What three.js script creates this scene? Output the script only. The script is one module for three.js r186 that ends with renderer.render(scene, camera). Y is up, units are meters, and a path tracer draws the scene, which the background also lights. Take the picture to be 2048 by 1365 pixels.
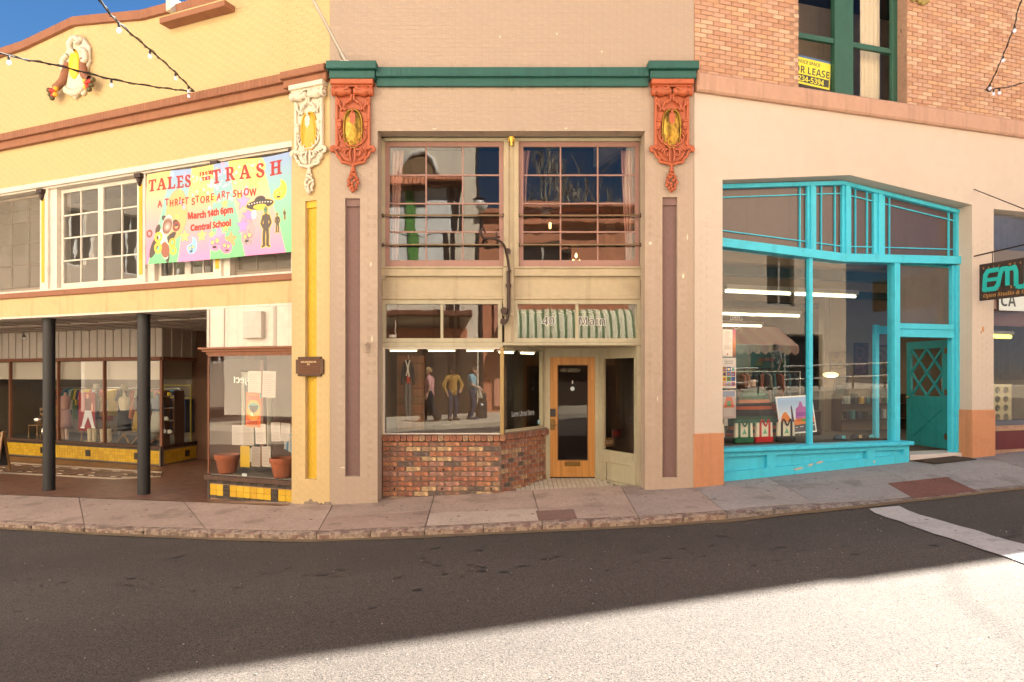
import * as THREE from 'three';
import { mergeGeometries } from 'three/addons/utils/BufferGeometryUtils.js';
import { MarchingCubes } from 'three/addons/objects/MarchingCubes.js';
import { RectAreaLightUniformsLib } from 'three/addons/lights/RectAreaLightUniformsLib.js';

// ---------------------------------------------------------------- camera, sky, sun, exposure
const scene = new THREE.Scene();
const W = 1024, H = 682;
const camera = new THREE.PerspectiveCamera(2 * Math.atan(682.5 / 1365) * 180 / Math.PI, W / H, 0.05, 400);
camera.position.set(0, 2.3, 0);
camera.lookAt(0, 2.3, -10);
camera.setViewOffset(W, H, 0, -33.75, W, H);            // lens shift: upright walls, horizon below the middle
const renderer = new THREE.WebGLRenderer({ antialias: true });
renderer.setSize(W, H);
renderer.toneMapping = THREE.LinearToneMapping;
renderer.toneMappingExposure = 7.7;
renderer.shadowMap.enabled = true;
RectAreaLightUniformsLib.init();

const SUN = new THREE.Vector3(0.4301, 0.7431, -0.5126).normalize();
{ // clear winter-afternoon sky, computed
  const w = 256, h = 128, d = new Float32Array(w * h * 4);
  for (let r = 0; r < h; r++) for (let c = 0; c < w; c++) {
    const up = ((r + 0.5) / h - 0.5) * Math.PI, ro = ((c + 0.5) / w - 0.5) * 2 * Math.PI;
    const y = Math.sin(up), x = Math.cos(ro) * Math.cos(up), z = Math.sin(ro) * Math.cos(up);
    const k = Math.pow(1 - Math.max(0, y), 3), cs = Math.max(0, x * SUN.x + y * SUN.y + z * SUN.z), g = Math.pow(cs, 8) * 0.5;
    const o = (r * w + c) * 4, s = 0.115;
    d[o] = s * (0.045 + 0.30 * k + 0.35 * g); d[o + 1] = s * (0.20 + 0.50 * k + 0.34 * g); d[o + 2] = s * (0.62 + 0.40 * k + 0.3 * g); d[o + 3] = 1;
    if (y < 0) { d[o] = s * 0.3; d[o + 1] = s * 0.28; d[o + 2] = s * 0.25; }
  }
  const t = new THREE.DataTexture(d, w, h, THREE.RGBAFormat, THREE.FloatType);
  t.mapping = THREE.EquirectangularReflectionMapping; t.magFilter = THREE.LinearFilter; t.needsUpdate = true;
  scene.background = t; scene.environment = t;
}
const sun = new THREE.DirectionalLight(new THREE.Color().setRGB(1, 0.945, 0.85), 5);
sun.position.copy(SUN).multiplyScalar(60);
sun.castShadow = true; sun.shadow.radius = 2.2; sun.shadow.mapSize.set(4096, 4096);
Object.assign(sun.shadow.camera, { left: -30, right: 30, top: 30, bottom: -30, near: 1, far: 140 });
scene.add(sun, sun.target);

// ---------------------------------------------------------------- helpers
let seed = 20240314;
const rnd = () => { seed = (seed + 0x6d2b79f5) | 0; let t = Math.imul(seed ^ (seed >>> 15), 1 | seed); t = (t + Math.imul(t ^ (t >>> 7), 61 | t)) ^ t; return ((t ^ (t >>> 14)) >>> 0) / 4294967296; };
const rr = (a, b) => a + (b - a) * rnd();
const names = {};
const numbered = (n) => { const k = names[n] = (names[n] ?? -1) + 1; return k ? n + '_' + String(k).padStart(3, '0') : n; };
const V = (x, y, z) => new THREE.Vector3(x, y, z);

function uvMetric(g) {                                   // uv in metres by the dominant axis of the normal
  const p = g.attributes.position, n = g.attributes.normal, uv = new Float32Array(p.count * 2);
  for (let i = 0; i < p.count; i++) {
    const ax = Math.abs(n.getX(i)), ay = Math.abs(n.getY(i)), az = Math.abs(n.getZ(i));
    if (az >= ax && az >= ay) { uv[2 * i] = p.getX(i); uv[2 * i + 1] = p.getY(i); }
    else if (ay >= ax) { uv[2 * i] = p.getX(i); uv[2 * i + 1] = p.getZ(i); }
    else { uv[2 * i] = p.getZ(i); uv[2 * i + 1] = p.getY(i); }
  }
  g.setAttribute('uv', new THREE.BufferAttribute(uv, 2));
  return g;
}
const box = (x0, x1, y0, y1, z0, z1) => uvMetric(new THREE.BoxGeometry(x1 - x0, y1 - y0, z1 - z0).translate((x0 + x1) / 2, (y0 + y1) / 2, (z0 + z1) / 2));
function poly(pts, z0, z1, holes = [], bevel = 0) {      // outline in the facade plane, from z0 to z1
  const s = new THREE.Shape(pts.map((p) => new THREE.Vector2(...p)));
  for (const h of holes) s.holes.push(new THREE.Path(h.map((p) => new THREE.Vector2(...p))));
  const g = new THREE.ExtrudeGeometry(s, { depth: z1 - z0 - 2 * bevel, bevelEnabled: bevel > 0, bevelSize: bevel, bevelOffset: -bevel, bevelThickness: bevel, bevelSegments: 1, curveSegments: 10 });
  return uvMetric(g.translate(0, 0, z0 + bevel));
}
const rect = (x0, x1, y0, y1) => [[x0, y0], [x1, y0], [x1, y1], [x0, y1]];
const slab = (x0, x1, y0, y1, z0, z1, b = 0.012) => poly(rect(x0, x1, y0, y1), z0, z1, [], b);   // chamfered box
function bar(a, b, w, d = w) {                           // rectangular bar between two points
  a = V(...a); b = V(...b);
  const g = new THREE.BoxGeometry(w, a.distanceTo(b), d);
  const q = new THREE.Quaternion().setFromUnitVectors(V(0, 1, 0), b.clone().sub(a).normalize());
  return uvMetric(g.applyQuaternion(q).translate(...a.add(b).multiplyScalar(0.5).toArray()));
}
function slat2(a, b, w, z0, z1) {                        // flat bar in the facade plane between two points
  const dx = b[0] - a[0], dy = b[1] - a[1], l = Math.hypot(dx, dy), nx = -dy / l * w / 2, ny = dx / l * w / 2;
  return poly([[a[0] - nx, a[1] - ny], [b[0] - nx, b[1] - ny], [b[0] + nx, b[1] + ny], [a[0] + nx, a[1] + ny]], z0, z1);
}
function cyl(a, b, r0, r1 = r0, seg = 14) {
  a = V(...a); b = V(...b);
  const g = new THREE.CylinderGeometry(r1, r0, a.distanceTo(b), seg);
  const q = new THREE.Quaternion().setFromUnitVectors(V(0, 1, 0), b.clone().sub(a).normalize());
  return g.applyQuaternion(q).translate(...a.add(b).multiplyScalar(0.5).toArray());
}
const tube = (pts, r, n = 24, seg = 8) => new THREE.TubeGeometry(new THREE.CatmullRomCurve3(pts.map((p) => V(...p))), n, r, seg);
const ball = (x, y, z, rx, ry = rx, rz = rx, s = 12) => new THREE.SphereGeometry(1, s, Math.max(6, s * 0.7 | 0)).scale(rx, ry, rz).translate(x, y, z);
const lathe = (prof, x, y, z, seg = 18) => new THREE.LatheGeometry(prof.map((p) => new THREE.Vector2(...p)), seg).translate(x, y, z);
function merged(gs) {
  if (!Array.isArray(gs)) return gs;
  if (gs.length === 1) return gs[0];
  const flat = gs.some((g) => !g.index) ? gs.map((g) => (g.index ? g.toNonIndexed() : g)) : gs;
  for (const g of flat) for (const k of Object.keys(g.attributes)) if (!['position', 'normal', 'uv'].includes(k)) g.deleteAttribute(k);
  return mergeGeometries(flat);
}
function obj(name, gs, m, parent = scene, label) {
  const o = new THREE.Mesh(merged(gs), m);
  o.name = numbered(name); o.castShadow = o.receiveShadow = true;
  if (label) o.userData.label = label;
  parent.add(o);
  return o;
}
function grp(name, parent, pos, label) { const o = new THREE.Group(); o.name = numbered(name); if (pos) o.position.set(...pos); if (label) o.userData.label = label; parent.add(o); return o; }
function thing(name, label, category, F, pos = [0, 0, 0], turn = 0, group) {   // a thing placed in the axes of a facade frame F
  const o = new THREE.Group(); o.name = numbered(name); scene.add(o);
  const c = Math.cos(F.ry), s = Math.sin(F.ry);
  o.position.set(F.x + pos[0] * c + pos[2] * s, pos[1], F.z - pos[0] * s + pos[2] * c);
  o.rotation.y = F.ry + turn; o.userData = { label, category };
  if (group) o.userData.group = group;
  return o;
}
const tag = (o, label, category, group) => { o.userData.label = label; o.userData.category = category; if (group) o.userData.group = group; return o; };
const struct = (name, gs, m) => { const o = obj(name, gs, m); o.userData.kind = 'structure'; return o; };
const stuff = (o) => { o.userData.kind = 'stuff'; return o; };

// frames of the three street fronts: x along the front, y up, z outwards to the street
const FC = { x: 0, z: -11.4, ry: 0 }, FL = { x: -3.04, z: -11.4, ry: -0.395 }, FR = { x: 3.04, z: -11.4, ry: 0.3024 }, FW = { x: 0, z: 0, ry: 0 };
const world = (F, x, z) => [F.x + x * Math.cos(F.ry) + z * Math.sin(F.ry), F.z - x * Math.sin(F.ry) + z * Math.cos(F.ry)];

// ---------------------------------------------------------------- textures
const hash = (x, y, s) => { let h = Math.imul(x, 374761393) + Math.imul(y, 668265263) + Math.imul(s, 974634777); h = Math.imul(h ^ (h >>> 13), 1274126177); return ((h ^ (h >>> 16)) >>> 0) / 4294967296; };
function vnoise(x, y, per, s) {                          // tileable value noise, period per
  const xi = Math.floor(x), yi = Math.floor(y), fx = x - xi, fy = y - yi, u = fx * fx * (3 - 2 * fx), v = fy * fy * (3 - 2 * fy);
  const m = (a) => ((a % per) + per) % per, a = hash(m(xi), m(yi), s), b = hash(m(xi + 1), m(yi), s), c = hash(m(xi), m(yi + 1), s), d = hash(m(xi + 1), m(yi + 1), s);
  return a + (b - a) * u + (c - a) * v + (a - b - c + d) * u * v;
}
const fbm = (u, v, per, oct, s) => { let t = 0, a = 0.5, n = 0; for (let i = 0; i < oct; i++) { t += a * vnoise(u * per, v * per, per, s + i); n += a; a *= 0.5; per *= 2; } return t / n; };
function tex(size, metres, f, srgb = true, rep) {        // f(u, v) -> grey or [r, g, b], 0..1
  const d = new Uint8Array(size * size * 4);
  for (let y = 0; y < size; y++) for (let x = 0; x < size; x++) {
    let c = f(x / size, y / size, x, y); if (typeof c === 'number') c = [c, c, c];
    const o = (y * size + x) * 4; for (let k = 0; k < 3; k++) d[o + k] = Math.max(0, Math.min(255, c[k] * 255)); d[o + 3] = 255;
  }
  const t = new THREE.DataTexture(d, size, size); t.wrapS = t.wrapT = THREE.RepeatWrapping; t.magFilter = THREE.LinearFilter;
  if (srgb) t.colorSpace = THREE.SRGBColorSpace;
  t.repeat.set(1 / metres, 1 / (rep ?? metres)); t.needsUpdate = true;
  return t;
}
const again = (t, mx, my = mx) => { const c = t.clone(); c.repeat.set(1 / mx, 1 / my); c.needsUpdate = true; return c; };
const sst = (x, a, b) => { const t = Math.max(0, Math.min(1, (x - a) / (b - a))); return t * t * (3 - 2 * t); };
// painted masonry and joinery: faint blotches, a few scuffs
const T_paint = tex(512, 2.3, (u, v) => { const a = fbm(u, v, 6, 5, 11), b = fbm(u, v, 36, 3, 51), c = fbm(u, v, 9, 4, 91); const st = vnoise(u * 46, v * 2, 46, 141) * vnoise(u * 9, v * 3, 9, 151); return 0.96 + 0.05 * (a - 0.5) - 0.05 * sst(st, 0.34, 0.75) + 0.05 * (b - 0.5) - 0.07 * sst(c, 0.62, 0.8) * b + (hash(u * 512 | 0, v * 512 | 0, 3) > 0.9993 ? 0.08 : 0); });
const T_smooth = tex(512, 4.3, (u, v) => { const a = fbm(u, v, 3, 4, 15), b = fbm(u, v, 30, 3, 55); return [0.965 + 0.035 * (a - 0.5) + 0.03 * (b - 0.5), 0.962 + 0.045 * (a - 0.5) + 0.03 * (b - 0.5), 0.955 + 0.06 * (a - 0.5) + 0.03 * (b - 0.5)]; });
const T_grain = tex(256, 0.5, (u, v) => 0.5 + 0.5 * (fbm(u, v, 20, 3, 7) - 0.5) + 0.25 * (hash(u * 256 | 0, v * 256 | 0, 5) - 0.5), false);
const T_wood = tex(512, 0.7, (u, v) => { const w = vnoise(u * 64, v * 3, 64, 31) * 0.5 + vnoise(u * 16, v * 2, 16, 33) * 0.5; const s = 0.86 + 0.26 * (w - 0.5); return [s, s * 0.985, s * 0.96]; }, true, 2.2);
const T_conc = tex(1024, 2.6, (u, v) => {
  const a = fbm(u, v, 4, 5, 201), b = fbm(u, v, 90, 2, 231), c = fbm(u, v, 6, 5, 261);
  const crack = Math.abs(fbm(u, v, 5, 4, 291) - 0.5) < 0.003 && fbm(u, v, 3, 2, 301) > 0.55 ? 0.22 : 0;
  return 0.90 + 0.12 * (a - 0.5) + 0.14 * (b - 0.5) - 0.10 * sst(c, 0.58, 0.74) - crack;
});
const T_kerb = tex(512, 1.7, (u, v) => { const a = fbm(u, v, 22, 5, 401), b = fbm(u, v, 60, 2, 431), k = sst(a, 0.52, 0.57), r = sst(fbm(u, v, 6, 3, 461), 0.55, 0.6); const s = 0.78 + 0.3 * (b - 0.5); return [s * (1 - k * (0.22 - 0.05 * r)), s * (1 - k * 0.25), s * (1 - k * 0.24)]; });
// asphalt: pale worn stones in dark binder
const N_ = 2048, grit = new Float32Array(N_ * N_);
{
  let sd = 77; const q = () => { sd = (Math.imul(sd, 1664525) + 1013904223) >>> 0; return sd / 4294967296; };
  for (let i = 0; i < grit.length; i++) grit[i] = 0.16 + 0.1 * q();
  for (let i = 0; i < 150000; i++) {
    const r = 1.2 + 2.6 * q() * q() + (q() > 0.97 ? 1.6 : 0), X = q() * N_, Y = q() * N_, c = 0.35 + 0.6 * q() * (0.5 + 0.5 * q()), e = 0.7 + 0.6 * q(), R = Math.ceil(r * 1.4);
    for (let y = -R; y <= R; y++) for (let x = -R; x <= R; x++) { const dd = Math.hypot(x * e, y / e); if (dd <= r) { const o = (((Y + y) | 0) & 2047) * N_ + (((X + x) | 0) & 2047), hgt = c * (1 - 0.35 * (dd / r) ** 2); if (hgt > grit[o]) grit[o] = hgt; } }
  }
}
const T_asph = tex(2048, 4.7, (u, v, x, y) => { const g = grit[y * N_ + x], a = fbm(u, v, 5, 4, 501), b = fbm(u, v, 820, 2, 521); const s = 0.57 + 0.46 * g + 0.12 * (a - 0.5) - 0.75 * sst(b, 0.62, 0.72); return [s, s * 0.985, s * 0.975]; });
const T_asphB = tex(2048, 4.7, (u, v, x, y) => grit[y * N_ + x], false);

// ---------------------------------------------------------------- materials
const rgb = (r, g, b) => new THREE.Color().setRGB(r, g, b);
function M(r, g, b, o = {}) { return new THREE.MeshStandardMaterial({ color: rgb(r, g, b), roughness: 0.8, ...o }); }
const paint = (r, g, b, rough = 0.75, o = {}) => M(r, g, b, { map: T_paint, bumpMap: T_grain, bumpScale: 0.0015, roughness: rough, ...o });
const timber = (r, g, b, rough = 0.6) => M(r, g, b, { map: T_wood, roughness: rough });
const m = {
  taupe: paint(0.425, 0.335, 0.265), mauve: paint(0.22, 0.135, 0.125), green: paint(0.014, 0.10, 0.085, 0.55), beige: paint(0.42, 0.385, 0.27, 0.6), beige2: paint(0.44, 0.37, 0.25, 0.6),
  rose: paint(0.33, 0.185, 0.155, 0.55), yellow: paint(0.58, 0.43, 0.215), deep: paint(0.66, 0.42, 0.02, 0.6), brown: paint(0.30, 0.125, 0.065), white: paint(0.68, 0.62, 0.54, 0.6), offwhite: paint(0.55, 0.50, 0.44, 0.6),
  peach: paint(0.60, 0.525, 0.455, 0.8, { map: T_smooth }), peachBand: paint(0.52, 0.32, 0.23), orange: paint(0.54, 0.25, 0.125), turq: paint(0.055, 0.60, 0.82, 0.5), turqD: paint(0.02, 0.30, 0.32, 0.5), dkgreen: paint(0.025, 0.11, 0.075, 0.5),
  terra: paint(0.44, 0.105, 0.04, 0.5), cream: paint(0.70, 0.63, 0.5, 0.5), gold: M(0.75, 0.5, 0.10, { roughness: 0.25, metalness: 0.6 }), amber: M(0.85, 0.55, 0.02, { roughness: 0.3 }),
  iron: M(0.05, 0.03, 0.025, { roughness: 0.5, metalness: 0.4 }), black: M(0.018, 0.018, 0.02, { roughness: 0.55, map: T_paint }), steel: M(0.45, 0.42, 0.38, { roughness: 0.35, metalness: 0.9 }), brass: M(0.34, 0.25, 0.11, { roughness: 0.5, metalness: 0.6 }),
  wire: M(0.02, 0.02, 0.02, { roughness: 0.6 }), dark: M(0.03, 0.024, 0.02), darkwood: timber(0.10, 0.05, 0.03), door: timber(0.62, 0.30, 0.07, 0.45), wood: timber(0.42, 0.24, 0.11), brownTrim: timber(0.27, 0.105, 0.055),
  screen: M(0.075, 0.062, 0.05, { roughness: 0.55 }), ceilingW: M(0.42, 0.37, 0.32), concrete: M(0.40, 0.33, 0.28, { map: T_conc, roughness: 0.9 }), mortar: M(0.27, 0.21, 0.165, { map: T_conc, roughness: 0.95 }), mortar2: M(0.46, 0.285, 0.195, { map: T_conc, roughness: 0.95 }),
  black2: M(0.02, 0.02, 0.022, { roughness: 0.25 }), paper: M(0.62, 0.55, 0.52, { roughness: 0.9 }), whiteM: M(0.78, 0.76, 0.72), curtain: M(0.72, 0.62, 0.48, { roughness: 0.95 }),
};
const pane = (o = {}) => new THREE.MeshPhysicalMaterial({ color: rgb(0.93, 0.95, 0.93), roughness: 0, transmission: 1, thickness: 0, ior: 1.5, ...o });
const T_wave = tex(256, 1.3, (u, v) => fbm(u, v, 3, 3, 611), false);
const glass = pane(), glassOld = pane({ bumpMap: T_wave, bumpScale: 0.0009, ior: 1.75 }), glassMid = pane({ bumpMap: T_wave, bumpScale: 0.0004, ior: 1.75 }), glassBig = pane({ bumpMap: again(T_wave, 3.5), bumpScale: 0.001, ior: 1.58 });
const lampMat = (r, g, b) => new THREE.MeshStandardMaterial({ color: rgb(0.8, 0.8, 0.75), emissive: rgb(r, g, b), emissiveIntensity: 1, roughness: 0.5 });
const tubeGlow = lampMat(0.50, 0.46, 0.30), ledGlow = lampMat(0.5, 0.42, 0.25);

function canvasTex(w, h, draw) {
  const c = document.createElement('canvas'); c.width = w; c.height = h; draw(c.getContext('2d'), w, h);
  const t = new THREE.CanvasTexture(c); t.colorSpace = THREE.SRGBColorSpace; return t;
}
const print = (w, h, draw, o = {}) => new THREE.MeshStandardMaterial({ map: canvasTex(w, h, draw), roughness: 0.7, side: THREE.DoubleSide, ...o });
function sheet(w, h, d = 0.004) {                        // thin printed board; lettering films (d up to 2 mm) are single sheets
  return d < 0.0025 ? new THREE.PlaneGeometry(w, h) : new THREE.BoxGeometry(w, h, d);
}

// painted brick courses proud of a wall, clipped to holes
const DUM = new THREE.Object3D();
function courses(parent, mat_, x0, x1, y0, y1, z, { L = 0.225, h = 0.072, gap = 0.008, depth = 0.006, skip = () => false, name = 'brick_courses', vary = 0.04, soldier = false } = {}) {
  const list = [];
  let row = 0;
  for (let y = y0; y + h <= y1 + 0.001; y += h, row++) {
    for (let x = x0 - (row % 2 && !soldier ? L / 2 : 0); x < x1; x += L) {
      const a = Math.max(x, x0) + gap / 2, b = Math.min(x + L, x1) - gap / 2;
      if (b - a < 0.02 || skip(a, b, y, y + h)) continue;
      list.push([(a + b) / 2, y + h / 2, b - a, h - gap]);
    }
  }
  const im = new THREE.InstancedMesh(new THREE.BoxGeometry(1, 1, 1), mat_, list.length);
  list.forEach(([x, y, w, hh], i) => {
    const d = depth * rr(0.9, 1.1);
    DUM.position.set(x, y, z + d / 2 - 0.004); DUM.rotation.set(0, 0, rr(-1, 1) * 0.002); DUM.scale.set(w, hh, d + 0.008); DUM.updateMatrix();
    im.setMatrixAt(i, DUM.matrix); const k = 1 + rr(-vary, vary); im.setColorAt(i, rgb(k, k, k));
  });
  im.name = numbered(name); im.castShadow = im.receiveShadow = true; im.userData.kind = 'stuff'; parent.add(im);
  return im;
}

// ================================================================ ground, road, pavements
const cl = (v, a, b) => Math.max(a, Math.min(b, v));
const baseY = (x) => 0.117 + 0.047 * cl(x, -22, 22);
const roadY = (x, z) => baseY(x) + 0.07 * cl(z + 9.4, 0, 7.6);
const WALK = (x) => baseY(x) + 0.16;                     // pavement level along the fronts
{
  const xs = [-90, -60, -40, -30, -24], zs = [-90, -60, -40, -30, -24, -19, -16, -14];
  for (let x = -20; x <= 20.01; x += 0.5) xs.push(x); xs.push(24, 30, 40, 60, 90);
  for (let z = -12.5; z <= 1; z += 0.5) zs.push(z); zs.push(4, 8, 14, 24, 40, 70);
  const p = [], uv = [], c = [], ix = [];
  zs.forEach((z) => xs.forEach((x) => {
    const y = roadY(x, z) + 0.012 * (fbm((x + 100) / 200, (z + 100) / 200, 90, 3, 701) - 0.5);
    p.push(x, y, z); uv.push(x, z);
    const k = 0.93 + 0.26 * (fbm((x + 100) / 200, (z + 100) / 200, 40, 4, 711) - 0.5) + 0.10 * Math.cos((z + 6.6) * 1.6);
    c.push(k, k * 0.985, k * 0.98);
  }));
  for (let j = 0; j < zs.length - 1; j++) for (let i = 0; i < xs.length - 1; i++) { const a = j * xs.length + i, b = a + xs.length; ix.push(a, b, a + 1, a + 1, b, b + 1); }
  const g = new THREE.BufferGeometry();
  g.setAttribute('position', new THREE.Float32BufferAttribute(p, 3)); g.setAttribute('uv', new THREE.Float32BufferAttribute(uv, 2)); g.setAttribute('color', new THREE.Float32BufferAttribute(c, 3)); g.setIndex(ix); g.computeVertexNormals();
  const road = struct('road', g, M(0.168, 0.144, 0.125, { map: T_asph, bumpMap: T_asphB, bumpScale: 0.006, roughness: 0.9, vertexColors: true }));
  // oil and gum spots along the wheel tracks
  const spots = [], pits = [];
  for (let i = 0; i < 150; i++) {
    const lane = rnd() < 0.7, x = rr(-7, 6), z = Math.min(lane ? -7.35 + 0.10 * Math.sin(x) + rr(-0.35, 0.35) * rnd() * 2 : rr(-8.9, -5.6), -6.1 - 0.26 * x), r = rr(0.010, 0.036) * (rnd() > 0.92 ? 1.5 : 1);
    const s = new THREE.Shape(); for (let k = 0; k < 9; k++) { const a = k / 9 * 6.283, q = r * rr(0.6, 1.25); s[k ? 'lineTo' : 'moveTo'](Math.cos(a) * q * 1.5, Math.sin(a) * q); }
    (spots).push(new THREE.ShapeGeometry(s).rotateX(-Math.PI / 2).translate(x, roadY(x, z) + 0.011, z));
  }
  stuff(obj('oil_spot', spots, M(0.030, 0.026, 0.025, { roughness: 0.7 }), road));
  // fallen leaves and grit lying on the asphalt
  const bits = [];
  for (let i = 0; i < 260; i++) { const x = rr(-7, 7), z = rr(-9.2, -3.4), r = rr(0.003, 0.008); bits.push(ball(x, roadY(x, z) + 0.009, z, r, r * 0.6, r, 5)); }
  stuff(obj('loose_grit', bits, M(0.26, 0.23, 0.20), road));
  // painted stop line
  const q = [[5.13, -9.83], [5.62, -9.92], [4.78, -2.0], [4.18, -2.0]], lp = [], lu = [], li = [], n = 24;
  for (let j = 0; j <= n; j++) for (let i = 0; i <= 4; i++) {
    const a = i / 4, b = j / n, e = (i === 0 || i === 4) ? 0.018 * (hash(i, j, 8) - 0.5) * 2 : 0;
    const x = (q[0][0] * (1 - a) + q[1][0] * a) * (1 - b) + (q[3][0] * (1 - a) + q[2][0] * a) * b + e, z = (q[0][1] * (1 - a) + q[1][1] * a) * (1 - b) + (q[3][1] * (1 - a) + q[2][1] * a) * b + e;
    lp.push(x, roadY(x, z) + 0.013, z); lu.push(x, z);
  }
  for (let j = 0; j < n; j++) for (let i = 0; i < 4; i++) { const a = j * 5 + i; li.push(a, a + 1, a + 5, a + 1, a + 6, a + 5); }
  const lg = new THREE.BufferGeometry(); lg.setAttribute('position', new THREE.Float32BufferAttribute(lp, 3)); lg.setAttribute('uv', new THREE.Float32BufferAttribute(lu, 2)); lg.setIndex(li); lg.computeVertexNormals();
  struct('road_marking', lg, M(0.50, 0.49, 0.49, { map: T_conc, roughness: 0.8, side: THREE.DoubleSide, bumpMap: again(T_asphB, 4.7), bumpScale: 0.004 }));
}
// pavement: stations from the fronts to the kerb
const ST = [[world(FL, -17, 0.2), [-16.2, -14.9]], [world(FL, -12, 0.2), [-12.2, -13.0]], [world(FL, -8.6, 0.2), [-9.0, -11.6]], [world(FL, -5.9, 0.2), [-6.7, -10.69]], [world(FL, -3.1, 0.2), [-4.4, -9.88]], [[-3.02, -11.6], [-2.7, -9.42]],
  [[-1.35, -11.9], [-1.2, -9.37]], [[0.35, -11.9], [0.42, -9.35]], [[1.9, -11.9], [1.75, -9.36]], [[3.06, -11.6], [3.0, -9.50]], [world(FR, 1.7, -0.5), [4.45, -9.83]], [world(FR, 4.0, -0.5), [6.5, -10.33]], [world(FR, 6.6, -0.5), [9.0, -11.0]], [world(FR, 9.6, -0.5), [12.0, -11.9]], [world(FR, 15, -0.5), [17.2, -13.6]]];
{
  const walk = new THREE.Group(); walk.name = 'pavement'; walk.userData.kind = 'structure'; scene.add(walk);
  const slabAt = (s, u, t) => { const A = ST[s], B = ST[s + 1], w = [A[0][0] + (B[0][0] - A[0][0]) * u, A[0][1] + (B[0][1] - A[0][1]) * u], k = [A[1][0] + (B[1][0] - A[1][0]) * u, A[1][1] + (B[1][1] - A[1][1]) * u]; return [w[0] + (k[0] - w[0]) * t, w[1] + (k[1] - w[1]) * t]; };
  function quad(s, u0, u1, t0, t1, top, thick, rough = 0.006, nu = 8, nt = 6) {        // slab with a gently uneven top and sides
    const P = [], I = [], at = (u, t, b) => { const [x, z] = slabAt(s, u, t); return [x, top(x, t, s + u) + rough * (fbm((x + 50) / 100, (z + 50) / 100, 60, 3, 801) - 0.5) * 2 - (b ? thick : 0), z]; };
    for (let j = 0; j <= nt; j++) for (let i = 0; i <= nu; i++) P.push(at(u0 + (u1 - u0) * i / nu, t0 + (t1 - t0) * j / nt));
    for (let j = 0; j < nt; j++) for (let i = 0; i < nu; i++) { const a = j * (nu + 1) + i, b = a + nu + 1; I.push([a, b, a + 1], [a + 1, b, b + 1]); }
    const ring = []; for (let i = 0; i <= nu; i++) ring.push([u0 + (u1 - u0) * i / nu, t0]); for (let j = 1; j <= nt; j++) ring.push([u1, t0 + (t1 - t0) * j / nt]); for (let i = nu - 1; i >= 0; i--) ring.push([u0 + (u1 - u0) * i / nu, t1]); for (let j = nt - 1; j > 0; j--) ring.push([u0, t0 + (t1 - t0) * j / nt]);
    const o = P.length; ring.forEach(([u, t]) => P.push(at(u, t), at(u, t, 1)));
    ring.forEach((_, i) => { const a = o + 2 * i, b = o + 2 * ((i + 1) % ring.length); I.push([a, b, a + 1], [b, b + 1, a + 1]); });
    const g = new THREE.BufferGeometry(); g.setAttribute('position', new THREE.Float32BufferAttribute(P.flat(), 3)); g.setIndex(I.flat()); g.computeVertexNormals(); return uvMetric(g);
  }
  const top = (x, t, q = 0) => baseY(x) + 0.16 - 0.045 * t - 0.10 * sst(q, 9.4, 10.8) * sst(t, 0.45, 1);
  const tone = (s) => { const k = sst(s, 7.5, 10), v = rr(0.9, 1.08); return [(0.475 - 0.145 * k) * v, (0.355 - 0.04 * k) * v, (0.285 + 0.03 * k) * v]; };
  for (let s = 0; s < ST.length - 1; s++) {
    const rows = s === 6 || s === 7 ? [[0, 0.60], [0.60, 0.915]] : s === 5 ? [[0, 0.52], [0.52, 0.915]] : [[0, 0.915]];
    rows.forEach(([t0, t1], r) => {
      let c = tone(s + 0.5); if (s === 6 && r === 1) c = [0.56, 0.45, 0.365]; if (s === 5 && r === 1) c = [0.42, 0.30, 0.24];
      const sm = M(...c, { map: T_conc, roughness: 0.92, bumpMap: T_grain, bumpScale: 0.003 });
      obj('slab', quad(s, 0.004, 0.996, t0 + 0.003, t1 - 0.003, top, 0.12), sm, walk);
    });
    const kc = s > 8 ? [0.37, 0.32, 0.29] : [0.49, 0.37, 0.29];
    const n = 2; for (let i = 0; i < n; i++) obj('kerb_stone', quad(s, i / n + 0.003, (i + 1) / n - 0.003, 0.92, 1.0, (x, t, q) => top(x, t, q) - (t > 0.98 ? 0.025 : 0), 0.3, 0.009, 10, 4), M(...kc, { map: T_kerb, roughness: 0.9, bumpMap: T_grain, bumpScale: 0.004 }), walk);
  }
  obj('joint_bed', quad(0, 0, 1, 0, 0.97, (x, t, q) => top(x, t, q) - 0.03, 0.2), m.mortar, walk);
  for (let s = 1; s < ST.length - 1; s++) obj('joint_bed', quad(s, 0, 1, 0, 0.97, (x, t, q) => top(x, t, q) - 0.03, 0.2), m.mortar, walk);
  // pink granular patch set beside the kerb, and stained ground under the arcade front
  obj('repair_patch', quad(7, -0.03, 0.37, 0.68, 0.912, (x, t) => top(x, t) + 0.006, 0.05, 0.004), M(0.52, 0.31, 0.25, { map: again(T_asph, 2.2), roughness: 0.95 }), walk);
  // dirt swept into the gutter along the foot of the kerb
  const dp = [], di = []; let dn = 0; for (let s = 1; s < 13; s++) for (let i = 0; i < 14; i++) { const u = i / 14, [kx, kz] = slabAt(s, u, 1.0), [wx, wz] = slabAt(s, u, 0.5), l = Math.hypot(kx - wx, kz - wz), w = 0.03 + 0.09 * fbm((s * 14 + i) / 200, 0.3, 40, 3, 881) * (1 - 0.7 * sst(s, 9, 11)), ox = kx + (kx - wx) / l * w, oz = kz + (kz - wz) / l * w; dp.push(kx, roadY(kx, kz) + 0.034, kz, ox, roadY(ox, oz) + 0.012, oz); if (dn++) { const a = (dn - 2) * 2; di.push(a, a + 1, a + 2, a + 1, a + 3, a + 2); } }
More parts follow.
